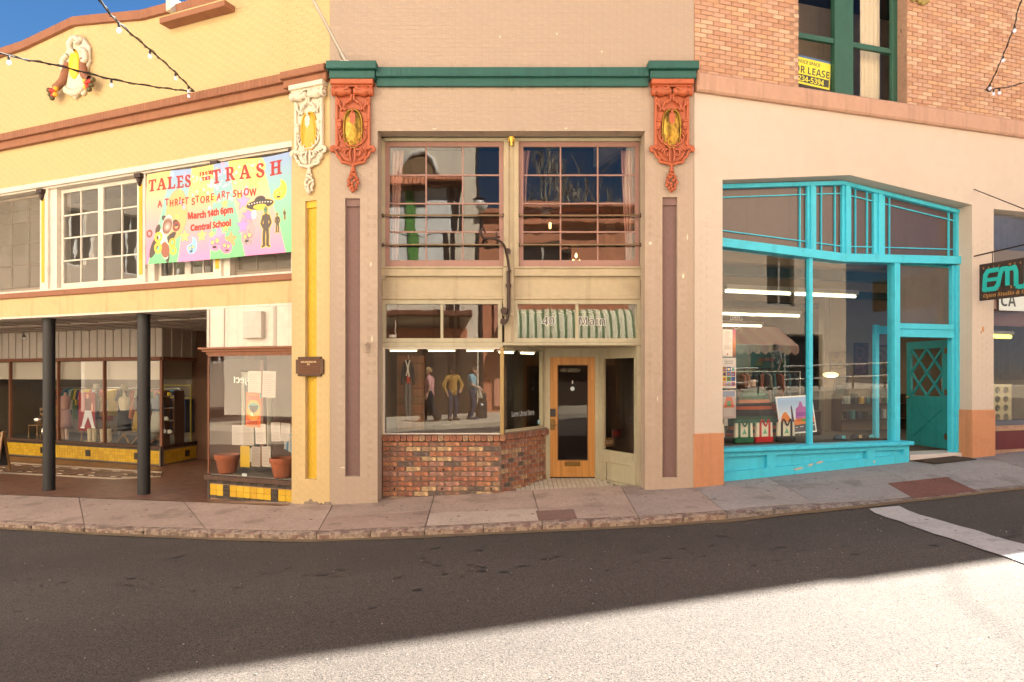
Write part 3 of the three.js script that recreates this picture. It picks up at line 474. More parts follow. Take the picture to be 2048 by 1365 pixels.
{
  const z = -0.38, b = B40;
  // frame around the opening
  obj('window_surround', box(-2.246, X(770), 3.95, 6.375, -0.5, z + 0.02), m.beige, b); obj('window_surround', box(X(1280), 2.221, 3.95, 6.375, -0.5, z + 0.02), m.beige, b);
  obj('head_trim', [box(-2.246, 2.221, Y(270) - 0.0, 6.375, -0.5, z + 0.10)], m.beige, b);
  obj('head_trim', box(X(770), X(1280), Y(284), Y(270) - 0.002, -0.5, z + 0.055), m.beige, b);
  const lw = sash(b, 'window', X(770), X(1007), Y(534), Y(284.5), z, 3, 4, m.rose, { fw: 0.075, foot: 0.115, label: 'left upper window of twelve panes with dusty rose frame' });
  const rw = sash(b, 'window', X(1038), X(1279), Y(534), Y(284.5), z, 3, 4, m.rose, { fw: 0.075, foot: 0.115, label: 'right upper window of twelve panes with dusty rose frame' });
  obj('mullion', [slab(X(1007) + 0.002, X(1018), Y(535), Y(284.5), -0.5, z + 0.07), slab(X(1027.5), X(1038) - 0.002, Y(535), Y(284.5), -0.5, z + 0.07), box(X(1018), X(1027.5), Y(535), Y(284.5), -0.5, z + 0.035)], m.beige2, b);
  // gilded corbel on the mullion
  const cb = []; for (let i = -2; i <= 2; i++) cb.push(ball(X(1023) + i * 0.022, Y(279) - 0.01 * Math.abs(i), z + 0.11, 0.016, 0.03, 0.02)); cb.push(lathe([[0, -0.16], [0.02, -0.15], [0.028, -0.12], [0.018, -0.10], [0.034, -0.06], [0.055, -0.01], [0.06, 0.0], [0, 0.0]], X(1023), Y(278), z + 0.09));
  for (const s of [-1, 1]) cb.push(ball(X(1023) + s * 0.045, Y(286), z + 0.11, 0.016, 0.016, 0.016)); obj('gilded_corbel', cb, m.gold, b);
  // guard rails before the panes
  for (const [x0, x1] of [[766, 1008], [1038, 1281]]) for (const y of [432.5, 491]) {
    const rl = obj('guard_rail', cyl([X(x0), Y(y), z + 0.06], [X(x1), Y(y), z + 0.06], 0.015), M(0.23, 0.16, 0.09, { roughness: 0.5, metalness: 0.5 }), b);
    for (const q of [x0 + 1, x1 - 1]) obj('bracket', ball(X(q), Y(y), z + 0.055, 0.02, 0.035, 0.02), m.iron, rl);
  }
  // spandrel
  obj('spandrel_panel', box(-2.246, 2.221, Y(608), Y(534) - 0.001, -0.5, z - 0.03), m.beige2, b);
  for (const [x0, x1] of [[757, 1006], [1028, 1290]]) {
    obj('spandrel_rail', [slab(X(x0), X(x1), Y(553), Y(536), z - 0.04, z + 0.045, 0.006), box(X(x0), X(x1), Y(537.5), Y(534.5), z - 0.04, z + 0.075)], m.beige2, b);
    obj('spandrel_rail', [slab(X(x0), X(x1), Y(599), Y(594), z - 0.04, z + 0.03, 0.006), box(X(x0), X(x1), Y(603), Y(599), z - 0.04, z + 0.0)], m.beige2, b);
  }
  obj('mullion', [slab(X(1006) + 0.002, X(1028) - 0.002, Y(632), Y(535.5), -0.5, z + 0.085), slab(X(1011), X(1028), Y(634), Y(628), z + 0.086, z + 0.14)], m.beige2, b);
  obj('mullion', [slab(X(1009), X(1028), Y(689), Y(632.5), -0.5, z + 0.04), box(X(1013), X(1022), Y(685), Y(641), z + 0.041, z + 0.07), slat2([X(1017), Y(646)], [X(1024), Y(640)], 0.06, z + 0.071, z + 0.10)], m.beige2, b);
  // transoms over display window and door
  for (const [x0, x1, p] of [[765, 1004, [771, 881, 886, 996]], [1028, 1283, [1035, 1151, 1157, 1275]]]) {
    const t = grp('transom_window', b);
    obj('frame', [box(X(x0), X(x1), Y(608.5), Y(603.2), -0.47, z + 0.02), box(X(x0), X(x1), Y(685), Y(677), -0.47, z + 0.02), box(X(x0), X(p[0]), Y(677), Y(608.5), -0.47, z + 0.02), box(X(p[3]), X(x1), Y(677), Y(608.5), -0.47, z + 0.02), box(X(p[1]), X(p[2]), Y(677), Y(608.5), -0.47, z)], m.beige, t);
    paneAt(t, X(p[0]), X(p[1]), Y(677), Y(608.5), z - 0.03, glassMid); paneAt(t, X(p[2]), X(p[3]), Y(677), Y(608.5), z - 0.03, glassMid);
  }
  obj('side_frame', [box(-2.246, X(765), Y(695), Y(608), -0.47, z + 0.01), box(2.15, 2.2215, 0.18, Y(608), -0.52, z + 0.03)], m.beige, b);
  obj('side_frame', box(-2.246, X(766), Y(872), Y(695), -0.47, z + 0.03), m.beige, b);
  obj('lintel', [box(X(757), X(1005), Y(695), Y(685.5), -0.47, z + 0.03), slab(X(1005), X(1283), Y(692), Y(685.5), -0.48, z + 0.06)], m.beige, b);
  // display window and its return towards the door
  const dz = z - 0.01, dw = grp('display_window', b);
  obj('frame', [box(X(766), X(769), Y(871), Y(695.3), dz - 0.05, dz + 0.03), box(X(769), X(1000), Y(698), Y(695.3), dz - 0.05, dz + 0.03), box(X(769), X(1000), Y(871), Y(867), dz - 0.05, dz + 0.05)], m.white, dw);
  obj('corner_bar', slab(X(1000), X(1008), Y(871), Y(695.3), dz - 0.05, dz + 0.04, 0.006), m.brass, dw);
  paneAt(dw, X(769), X(1000), Y(867), Y(698), dz - 0.01, pane({ ior: 1.72, bumpMap: again(T_wave, 3.5), bumpScale: 0.0008 }));
  const P0 = [X(1008), -0.42], P1 = [0.58, -1.50], dir = Math.hypot(P1[0] - P0[0], P1[1] - P0[1]), ang = Math.atan2(-(P1[1] - P0[1]), P1[0] - P0[0]);
  const ret = grp('return_window', b, [P0[0], 0, P0[1]]); ret.rotation.y = ang;
  obj('frame', [box(0, dir, 1.30, 1.34, -0.04, 0.03), box(0, dir, 2.74, 2.80, -0.04, 0.03), box(dir - 0.06, dir, 1.34, 2.74, -0.04, 0.03)], m.beige, ret);
  paneAt(ret, 0.01, dir - 0.06, 1.34, 2.74, 0, glass);
  const lv = new THREE.Mesh(sheet(0.78, 0.16, 0.002), print(512, 104, (c) => { c.clearRect(0, 0, 512, 104); c.font = 'bold 76px sans-serif'; c.lineWidth = 5; c.strokeStyle = '#d8dcdf'; c.fillStyle = '#39424a'; c.strokeText('Love Lives Here', 6, 76, 500); c.fillText('Love Lives Here', 6, 76, 500); }, { transparent: true, roughness: 0.5 }));
  lv.name = 'window_lettering'; lv.position.set(dir * 0.46, 1.60, 0.012); ret.add(lv);
  obj('round_sticker', cyl([dir - 0.15, 1.42, 0.004], [dir - 0.15, 1.42, 0.008], 0.04), M(0.3, 0.5, 0.6), ret);
  obj('vestibule_ceiling', box(-0.18, 2.25, 2.80, 2.86, -1.62, -0.44), m.beige2, b);

  // ---- brick base: every brick laid singly
  const bulk = grp('brick_base', b, null, 'window base of rustic red and tan bricks');
  obj('mortar_bed', [box(-2.24, -0.20, 0, Y(883) - 0.001, -0.62, -0.385)], m.mortar, bulk);
  const cols = [[0.42, 0.175, 0.11], [0.47, 0.20, 0.115], [0.36, 0.16, 0.105], [0.49, 0.235, 0.135], [0.31, 0.17, 0.12], [0.60, 0.42, 0.24], [0.47, 0.30, 0.185], [0.18, 0.135, 0.115], [0.46, 0.25, 0.19], [0.33, 0.145, 0.105]];
  const T_br = tex(256, 0.34, (u, v) => { const a = fbm(u, v, 4, 4, 901), c = fbm(u, v, 9, 3, 921), e = fbm(u, v, 30, 2, 941); return [0.80 + 0.5 * (a - 0.5) + 0.22 * (e - .5) + 0.5 * sst(c, 0.62, 0.7), 0.80 + 0.5 * (a - 0.5) + 0.22 * (e - .5) + 0.42 * sst(c, 0.62, 0.7), 0.80 + 0.5 * (a - 0.5) + 0.22 * (e - .5) + 0.36 * sst(c, 0.62, 0.7)]; });
  const bm = cols.map((c) => M(...c, { map: T_br, roughness: 0.9, bumpMap: T_grain, bumpScale: 0.004 }));
  const pickB = () => bm[[0, 0, 1, 1, 2, 3, 3, 4, 5, 6, 7, 8, 8, 9][rnd() * 14 | 0]];
  function worn(w, h, d, k) {                                // a brick with knocked corners
    const q = [], W2 = w / 2, H2 = h / 2, c = 0.012; let s = k * 7.3; const j = (a) => { s = (s * 9301 + 49297) % 233280; return a + (s / 233280 - 0.5) * 0.008; };
    for (const [x, y] of [[-W2, -H2 + c], [-W2 + c, -H2], [0, -H2], [W2 - c, -H2], [W2, -H2 + c], [W2, H2 - c], [W2 - c, H2], [0, H2], [-W2 + c, H2], [-W2, H2 - c]]) q.push([j(x), j(y)]);
    return poly(q, -d, 0, [], 0.005);
  }
  const forms = [0, 1, 2, 3, 4].map((k) => worn(0.247, 0.068, 0.06, k + 1)), short = [0, 1].map((k) => worn(0.115, 0.068, 0.06, k + 9)), side = [0, 1, 2, 3].map((k) => worn(0.178, 0.066, 0.06, k + 20)), sideS = worn(0.085, 0.066, 0.06, 31), heads = [0, 1, 2].map((k) => worn(0.098, 0.10, 0.14, k + 40));
  const lay = (parent, g, x, y, z, mat_ = pickB()) => { const o = new THREE.Mesh(g, mat_); o.name = numbered('brick'); o.castShadow = o.receiveShadow = true; o.position.set(x, y, z + rr(-0.004, 0.006)); o.rotation.z = rr(-0.012, 0.012); parent.add(o); };
  const topY = Y(883);
  for (let r = 0; r < 13; r++) {
    const y = topY - 0.048 - r * 0.0858;
    for (let k = 0, x = -2.24; x < -0.21; k++) {
      const w = k === 0 && r % 2 ? 0.135 : 0.27, x1 = Math.min(x + w, -0.19);
      if (x1 - x > 0.2) lay(bulk, forms[rnd() * 5 | 0], (x + x1) / 2, y, -0.36); else if (x1 - x > 0.1) lay(bulk, short[r % 2], (x + x1) / 2, y, -0.36);
      x = x1 + 0.0001;
    }
  }
  for (const [px, py] of [[789, 937], [887, 940], [789, 978], [884, 978], [982, 978]]) obj('weep_hole', box(X(px) - 0.012, X(px) + 0.012, Y(py) - 0.024, Y(py) + 0.024, -0.37, -0.346), m.black2, bulk);
  for (let x = -2.235; x < -0.2; x += 0.1065) lay(bulk, heads[rnd() * 3 | 0], x + 0.05, Y(876.5), -0.325, [bm[0], bm[1], bm[3], bm[6], bm[2]][rnd() * 5 | 0]);
  const Q0 = [-0.185, -0.40], Q1 = [0.66, -1.53], ql = Math.hypot(Q1[0] - Q0[0], Q1[1] - Q0[1]), sb = grp('brick_return', b, [Q0[0], 0, Q0[1]], 'splayed brick base beside the door'); sb.rotation.y = Math.atan2(-(Q1[1] - Q0[1]), Q1[0] - Q0[0]);
  obj('mortar_bed', box(-0.01, ql, 0, 1.165, -0.15, -0.012), m.mortar, sb);
  for (let r = 0; r < 12; r++) for (let k = 0, x = 0.0; x < ql - 0.05; k++) {
    const w = k === 0 && r % 2 ? 0.10 : 0.195, x1 = Math.min(x + w, ql), y = 1.12 - r * 0.083;
    if (x1 - x > 0.15) lay(sb, side[rnd() * 4 | 0], (x + x1) / 2, y, 0); else lay(sb, sideS, (x + x1) / 2, y, 0);
    x = x1 + 0.0001;
  }
  for (let x = 0.02; x < ql; x += 0.108) lay(sb, heads[rnd() * 3 | 0], x + 0.05, 1.222, 0.045, [bm[0], bm[8], bm[2], bm[4]][rnd() * 4 | 0]);
  obj('ledge', [box(-2.24, -0.19, Y(871.5), Y(869), -0.6, -0.34)], m.mortar, bulk);
  obj('ledge', box(0, ql, 1.274, 1.30, -0.2, 0.02), m.mortar, sb);

  // ---- tiled floor of the entrance, rising to the door
  const fl = grp('entrance_floor', b), ft = [[0.62, 0.57, 0.47], [0.56, 0.51, 0.42], [0.66, 0.61, 0.51]].map((c) => M(...c, { roughness: 0.45, map: T_paint }));
  const fy = (zz) => 0.335 + (zz + 1.55) * -0.068 * 1.18;
  { const P = [[-0.185, -0.385], [2.25, -0.385], [1.66, -1.56], [0.62, -1.56]], g = new THREE.BufferGeometry(); g.setAttribute('position', new THREE.Float32BufferAttribute(P.flatMap(([x, zz]) => [x, fy(zz) - 0.006, zz]), 3)); g.setIndex([0, 1, 2, 0, 2, 3]); g.computeVertexNormals(); obj('grout', uvMetric(g), M(0.13, 0.10, 0.08), fl); }
  const tg = new THREE.BoxGeometry(0.076, 0.012, 0.094); let nt = 0; const more = [[], [], []];
  for (let j = 0; j < 12; j++) for (let x = -0.14; x < 2.25; x += 0.0845) {
    const zz = -0.43 - j * 0.0965, l = -0.185 + (-(zz + 0.385) / 1.175) * 0.81 + 0.05, r = 2.25 - (-(zz + 0.385) / 1.175) * 0.60 - 0.05; if (x < l || x > r) continue;
    const k = rnd() * 3 | 0; if (nt++ < 290) { const o = new THREE.Mesh(tg, ft[k]); o.name = numbered('floor_tile'); o.position.set(x, fy(zz) - 0.002 + rr(-0.001, 0.001), zz); o.rotation.x = 0.08; o.receiveShadow = true; fl.add(o); } else more[k].push(tg.clone().rotateX(0.08).translate(x, fy(zz) - 0.002, zz));
  }
  more.forEach((l, k) => l.length && stuff(obj('floor_tiles', l, ft[k], fl)));
  obj('floor_edge', bar([-0.18, 0.235, -0.375], [2.22, 0.27, -0.375], 0.035, 0.03), m.concrete, b);

  // ---- door
  const zD = -1.55, df = grp('door', b, null, 'honey coloured wooden door with tall glass and letter slot');
  obj('leaf', [box(0.725, 0.862, 0.36, 2.632, zD - 0.045, zD), box(1.447, 1.572, 0.36, 2.632, zD - 0.045, zD), box(0.862, 1.447, 2.49, 2.632, zD - 0.045, zD), box(0.862, 1.447, 0.36, 0.668, zD - 0.045, zD)], m.door, df);
  obj('glazing_bead', [box(0.862, 0.878, 0.668, 2.49, zD - 0.03, zD - 0.008), box(1.431, 1.447, 0.668, 2.49, zD - 0.03, zD - 0.008), box(0.878, 1.431, 2.474, 2.49, zD - 0.03, zD - 0.008), box(0.878, 1.431, 0.668, 0.684, zD - 0.03, zD - 0.008)], timber(0.16, 0.075, 0.03), df);
  paneAt(df, 0.878, 1.431, 0.684, 2.474, zD - 0.02, pane({ ior: 1.5, bumpMap: again(T_wave, 2), bumpScale: 0.002 }));
  obj('kick_strip', box(0.725, 1.572, 0.335, 0.36, zD - 0.045, zD + 0.004), m.black2, df);
  const lk = obj('lock_plate', [slab(0.725, 0.815, 1.25, 1.46, zD, zD + 0.012, 0.003), cyl([0.772, 1.355, zD], [0.772, 1.355, zD + 0.05], 0.014), bar([0.772, 1.355, zD + 0.05], [0.87, 1.350, zD + 0.055], 0.016, 0.012), ball(0.772, 1.355, zD + 0.02, 0.034, 0.034, 0.012)], M(0.20, 0.13, 0.05, { metalness: 0.8, roughness: 0.4 }), df); lk.name = 'handle';
  obj('keypad', slab(0.725, 0.825, 1.505, 1.655, zD, zD + 0.03, 0.005), m.black2, df);
  obj('letter_slot', [slab(0.995, 1.300, 0.565, 0.655, zD, zD + 0.012, 0.004), slab(1.02, 1.275, 0.583, 0.637, zD + 0.0125, zD + 0.02, 0.004)], M(0.22, 0.13, 0.04, { metalness: 0.7, roughness: 0.4 }), df);
  const n40 = new THREE.Mesh(sheet(0.26, 0.13, 0.002), print(256, 128, (c) => { c.clearRect(0, 0, 256, 128); c.font = '104px sans-serif'; c.fillStyle = '#b57a28'; c.fillText('-40-', 12, 104); }, { transparent: true })); n40.name = 'number_lettering'; n40.position.set(1.145, 0.475, zD + 0.003); df.add(n40);
  const d40 = new THREE.Mesh(sheet(0.50, 0.13, 0.002), print(512, 132, (c) => { c.clearRect(0, 0, 512, 132); c.font = 'bold 100px sans-serif'; c.lineWidth = 5; c.strokeStyle = '#a9a08c'; c.fillStyle = '#2a2620'; c.strokeText('40 Main', 20, 100, 470); c.fillText('40 Main', 20, 100, 470); }, { transparent: true })); d40.name = 'door_lettering'; d40.position.set(1.155, 2.385, zD - 0.008); df.add(d40);
  obj('round_sticker', cyl([1.15, 2.035, zD - 0.016], [1.15, 2.035, zD - 0.011], 0.04), M(0.5, 0.6, 0.66), df); obj('small_label', box(1.14, 1.16, 2.13, 2.19, zD - 0.016, zD - 0.011), m.whiteM, df);
  obj('door_frame', [box(0.60, 0.722, 0.30, 2.66, -1.66, zD + 0.03), box(1.575, 1.66, 0.30, 2.66, -1.66, zD + 0.03), box(0.60, 1.66, 2.66, 2.80, -1.66, zD + 0.035), box(0.60, 1.66, 2.636, 2.659, -1.66, zD + 0.02)], m.beige, b);
  // fixed light to the right of the door
  const R0 = [1.66, -1.53], R1 = [2.235, -0.50], rl = Math.hypot(R1[0] - R0[0], R1[1] - R0[1]), sw = grp('side_window', b, [R0[0], 0, R0[1]]); sw.rotation.y = Math.atan2(-(R1[1] - R0[1]), R1[0] - R0[0]);
  obj('frame', [box(0, 0.13, 0.25, 2.80, -0.05, 0.02), box(rl - 0.14, rl, 0.2, 2.80, -0.05, 0.02), box(0.13, rl - 0.14, 2.60, 2.80, -0.05, 0.02), box(0.13, rl - 0.14, 0.80, 0.90, -0.05, 0.03), box(0.13, rl - 0.14, 0.2, 0.34, -0.05, 0.02), box(0.13, 0.22, 0.34, 0.80, -0.05, 0.02), box(rl - 0.24, rl - 0.14, 0.34, 0.80, -0.05, 0.02), box(0.22, rl - 0.24, 0.68, 0.80, -0.05, 0.02)], m.beige, sw);
  obj('panel', slab(0.22, rl - 0.24, 0.34, 0.68, -0.045, 0.004), m.beige, sw);
  obj('stop', [box(0.13, 0.15, 0.90, 2.60, -0.03, 0.005), box(rl - 0.16, rl - 0.14, 0.90, 2.60, -0.03, 0.005)], m.beige2, sw);
  paneAt(sw, 0.15, rl - 0.16, 0.90, 2.60, -0.01, pane({ ior: 1.5 }));
  // street number on the transom
  for (const [txt, x, w] of [['40', 1.22 - 0.33, 0.40], ['Main', 1.33 + 0.28, 0.60]]) { const t = new THREE.Mesh(sheet(w, 0.24, 0.002), print(w * 640 | 0, 154, (c, cw) => { c.clearRect(0, 0, cw, 154); c.font = 'bold 128px sans-serif'; c.lineWidth = 7; c.strokeStyle = '#e6e2d4'; c.fillStyle = '#50525a'; c.strokeText(txt, 8, 124, cw - 16); c.fillText(txt, 8, 124, cw - 16); }, { transparent: true, roughness: 0.5 })); t.name = numbered('transom_lettering'); t.position.set(x - 0.18, Y(642), z - 0.02); b.add(t); }
}

// ---------------------------------------------------------------- carved cartouche under the cornice (three of them)
function cartouche(parent, x, y, z, body, medal, label, leafOver) {
  const g = grp('cartouche', parent, [x, y, z], label), P = []; g.scale.y = 1.115;
  // y = 0 at the top of the cap, about 1.5 m down to the tip
  obj('cap', [slab(-0.35, 0.35, -0.075, 0, -0.01, 0.16, 0.01), box(-0.33, 0.33, -0.10, -0.075, -0.01, 0.11)], body, g);
  const roll = (s) => { P.push(lathe([[0.0, -0.155], [0.045, -0.15], [0.062, -0.10], [0.05, -0.07], [0.075, -0.02], [0.08, 0.05], [0.055, 0.10], [0.07, 0.12], [0.07, 0.15], [0, 0.155]], 0, 0, 0, 16).rotateZ(-s * Math.PI / 2).translate(s * 0.165, -0.165, 0.085)); P.push(new THREE.TorusGeometry(0.055, 0.02, 8, 14).rotateY(Math.PI / 2).translate(s * 0.325, -0.165, 0.085)); P.push(ball(s * 0.335, -0.165, 0.085, 0.02, 0.03, 0.03)); for (let k = 0; k < 5; k++) P.push(ball(s * (0.08 + k * 0.04), -0.135 - 0.012 * k, 0.15, 0.035, 0.02, 0.014)); };
  roll(1); roll(-1);
  P.push(poly([[-0.275, -0.2], [0.275, -0.2], [0.275, -1.0], [0.18, -1.16], [0, -1.24], [-0.18, -1.16], [-0.275, -1.0]], -0.01, 0.045, [], 0.012));
  for (const s of [-1, 1]) {
    P.push(slab(s > 0 ? 0.245 : -0.29, s > 0 ? 0.29 : -0.245, -0.98, -0.24, 0.03, 0.085, 0.01));
    // upper S-scrolls
    P.push(tube([[s * 0.02, -0.20, 0.08], [s * 0.03, -0.29, 0.09], [s * 0.09, -0.315, 0.09], [s * 0.135, -0.36, 0.085], [s * 0.155, -0.42, 0.08], [s * 0.12, -0.435, 0.08], [s * 0.118, -0.405, 0.08]], 0.019));
    P.push(tube([[s * 0.27, -0.25, 0.08], [s * 0.225, -0.30, 0.085], [s * 0.215, -0.37, 0.085], [s * 0.18, -0.42, 0.075], [s * 0.205, -0.45, 0.07]], 0.017)); P.push(ball(s * 0.09, -0.33, 0.095, 0.03, 0.022, 0.02)); P.push(ball(s * 0.255, -0.34, 0.08, 0.03, 0.04, 0.022));
    // side cuffs and strap
    P.push(slab(s > 0 ? 0.185 : -0.255, s > 0 ? 0.255 : -0.185, -0.70, -0.62, 0.04, 0.10, 0.012)); P.push(cyl([s * 0.185, -0.60, 0.085], [s * 0.26, -0.60, 0.085], 0.026)); P.push(cyl([s * 0.22, -0.72, 0.06], [s * 0.22, -0.62, 0.06], 0.03, 0.03));
    for (let k = 0; k < 8; k++) { const a = k / 7, e = new THREE.SphereGeometry(1, 8, 6).scale(0.014, 0.038, 0.014).rotateZ(s * (0.5 - (k % 2) * 1.1)); P.push(e.translate(s * (0.215 - 0.15 * a * a) + (k % 2 ? 0.02 : -0.012) * s, -0.76 - 0.20 * a, 0.075)); }
    P.push(tube([[s * 0.235, -0.72, 0.06], [s * 0.225, -0.82, 0.065], [s * 0.18, -0.90, 0.07], [s * 0.08, -0.965, 0.075], [0, -0.97, 0.07]], 0.012));
    // lower scrolls and flaring ears
    P.push(tube([[s * 0.24, -0.90, 0.06], [s * 0.27, -0.975, 0.07], [s * 0.325, -0.985, 0.08], [s * 0.36, -1.01, 0.08], [s * 0.35, -1.05, 0.075], [s * 0.32, -1.045, 0.075]], 0.022)); P.push(ball(s * 0.335, -1.02, 0.075, 0.025, 0.03, 0.02));
    P.push(tube([[s * 0.325, -1.04, 0.05], [s * 0.28, -1.06, 0.055], [s * 0.255, -1.12, 0.055], [s * 0.21, -1.15, 0.055], [s * 0.19, -1.20, 0.05], [s * 0.10, -1.22, 0.055], [0.0, -1.25, 0.05]], 0.024));
    P.push(tube([[s * 0.06, -1.02, 0.07], [s * 0.12, -1.04, 0.085], [s * 0.125, -1.10, 0.085], [s * 0.08, -1.12, 0.08], [s * 0.075, -1.085, 0.08]], 0.016)); P.push(tube([[s * 0.03, -1.0, 0.07], [s * 0.045, -1.1, 0.085], [s * 0.03, -1.2, 0.075]], 0.018));
    for (let k = 0; k < 4; k++) P.push(new THREE.SphereGeometry(1, 8, 6).scale(0.02, 0.05, 0.016).rotateZ(s * (0.7 + k * 0.22)).translate(s * (0.15 + k * 0.045), -1.03 + 0.012 * k, 0.08));
  }
  obj('relief', P, body, g);
  const sup = (rx, ry, n, k = 40) => Array.from({ length: k }, (_, i) => { const a = i / k * 6.2832, c = Math.cos(a), s = Math.sin(a); return [Math.sign(c) * Math.abs(c) ** (2 / n) * rx, -0.71 + Math.sign(s) * Math.abs(s) ** (2 / n) * ry]; });
  obj('bezel', new THREE.TubeGeometry(new THREE.CatmullRomCurve3(sup(0.152, 0.282, 2.7).map(([a, b]) => V(a, b, 0.058)), true), 60, 0.017, 8, true), medal, g);
  const dome = new THREE.SphereGeometry(1, 40, 20), dp = dome.attributes.position;
  for (let i = 0; i < dp.count; i++) { const x = dp.getX(i), y = dp.getY(i), c = Math.abs(x), s = Math.abs(y), r = Math.hypot(c, s) || 1, q = 1 / ((c / r) ** 2.7 + (s / r) ** 2.7) ** (1 / 2.7); dp.setXY(i, x * q, y * q); }
  dome.scale(0.145, 0.274, 0.06).translate(0, -0.71, 0.04); dome.computeVertexNormals(); obj('medallion', dome, medal, g);
  obj('hanging_leaf', [ball(0, -0.46, 0.10, 0.022, 0.03, 0.02), poly([[0, -0.46], [0.03, -0.48], [0.055, -0.53], [0.045, -0.58], [0.05, -0.62], [0.02, -0.64], [0, -0.69], [-0.02, -0.64], [-0.05, -0.62], [-0.045, -0.58], [-0.055, -0.53], [-0.03, -0.48]], 0.082, 0.10, [], 0.004)], body, g);
  const gr = [cyl([0, -1.36, 0.05], [0, -1.24, 0.045], 0.045, 0.02), ball(0, -1.26, 0.05, 0.024)];
  for (let k = 0; k < 26; k++) { const a = k / 25, w = 0.085 * Math.sin(Math.PI * Math.pow(1 - a, 0.8) * 0.86 + 0.1), t = k * 2.4; gr.push(ball(Math.cos(t) * w, -1.37 - a * 0.27, 0.035 + 0.03 * Math.abs(Math.sin(t)) + 0.01 * (k % 2), 0.027, 0.027, 0.024, 8)); }
  obj('grape_drop', gr, body, g);
  return g;
}
const medalGold = M(0.52, 0.32, 0.045, { roughness: 0.28, metalness: 0.7, map: T_kerb });
cartouche(B40, -2.645, 7.185, 0.0, m.terra, medalGold, 'terracotta carved cartouche with gold oval on the left pilaster');
cartouche(B40, 2.655, 7.185, 0.0, m.terra, medalGold, 'terracotta carved cartouche with gold oval on the right pilaster');
cartouche(BY, -0.395, 7.195, 0.0, m.cream, M(0.62, 0.36, 0.02, { roughness: 0.35, map: T_paint }), 'cream carved cartouche with yellow oval on the yellow pier');

// ---------------------------------------------------------------- iron sign bracket, flagpole, wooden plaque
{
  const t = thing('scroll_bracket', 'dark wrought iron scroll bracket without a sign on the centre mullion of the taupe shop', 'sign bracket', FC, [X(1016), Y(600), -0.30]);
  const s = 1 / 116, p = (x, y, z) => [(x - 1016) * s, (600 - y) * s, z];
  obj('upper_arm', tube([p(1019, 545, 0.05), p(1014, 515, 0.12), p(1007, 495, 0.2), p(995, 487, 0.26), p(980, 486, 0.32), p(970, 487, 0.36), p(965, 480, 0.38), p(966, 470, 0.38), p(970, 468, 0.37)], 0.022, 50), m.iron, t);
  obj('leaf_scroll', [new THREE.TorusGeometry(0.05, 0.016, 8, 18, 4.6).rotateY(0.5).translate(...p(967, 476, 0.38)), ball(...p(994, 478, 0.25), 0.02, 0.05, 0.02), ball(...p(998, 482, 0.25), 0.03, 0.02, 0.02), ball(...p(990, 483, 0.26), 0.026, 0.018, 0.02)], m.iron, t);
  obj('back_strap', [slab(p(1014, 0, 0)[0], p(1021, 0, 0)[0], p(0, 622, 0)[1], p(0, 544, 0)[1], -0.01, 0.05, 0.006), ball(...p(1020, 544, 0.06), 0.022), cyl(p(1017, 577, 0.05), p(1017, 570, 0.05), 0.05)], m.iron, t);
  obj('stem', tube([p(1016, 545, 0.06), p(1017, 580, 0.07), p(1018, 615, 0.07), p(1016, 633, 0.09), p(1012, 646, 0.12), p(1006, 648, 0.13), p(1004, 640, 0.13)], 0.026, 40), m.iron, t);
  obj('curl', [cyl(p(1008, 624, 0.06), p(1008, 624, 0.14), 0.06), cyl(p(1007, 646, 0.08), p(1007, 646, 0.16), 0.055), cyl(p(1016, 507, 0.08), p(1016, 507, 0.15), 0.05, 0.05)], m.iron, t);
  const f = thing('flagpole', 'slim grey and white pole slanting up from the green cornice block', 'flagpole', FC, [-2.74, 7.46, 0.2]);
  const tip = V(-1.55, 2.95, 1.9);
  obj('pole', cyl([0, 0, 0], [tip.x * 0.42, tip.y * 0.42, tip.z * 0.42], 0.026, 0.024), m.steel, f); obj('pole', cyl([tip.x * 0.42, tip.y * 0.42, tip.z * 0.42], tip.toArray(), 0.024, 0.02), m.white, f); obj('socket', [cyl([0.02, -0.04, -0.03], [-0.06, 0.10, 0.06], 0.04), box(-0.07, 0.07, -0.05, -0.005, -0.2, 0.03)], m.steel, f);
}

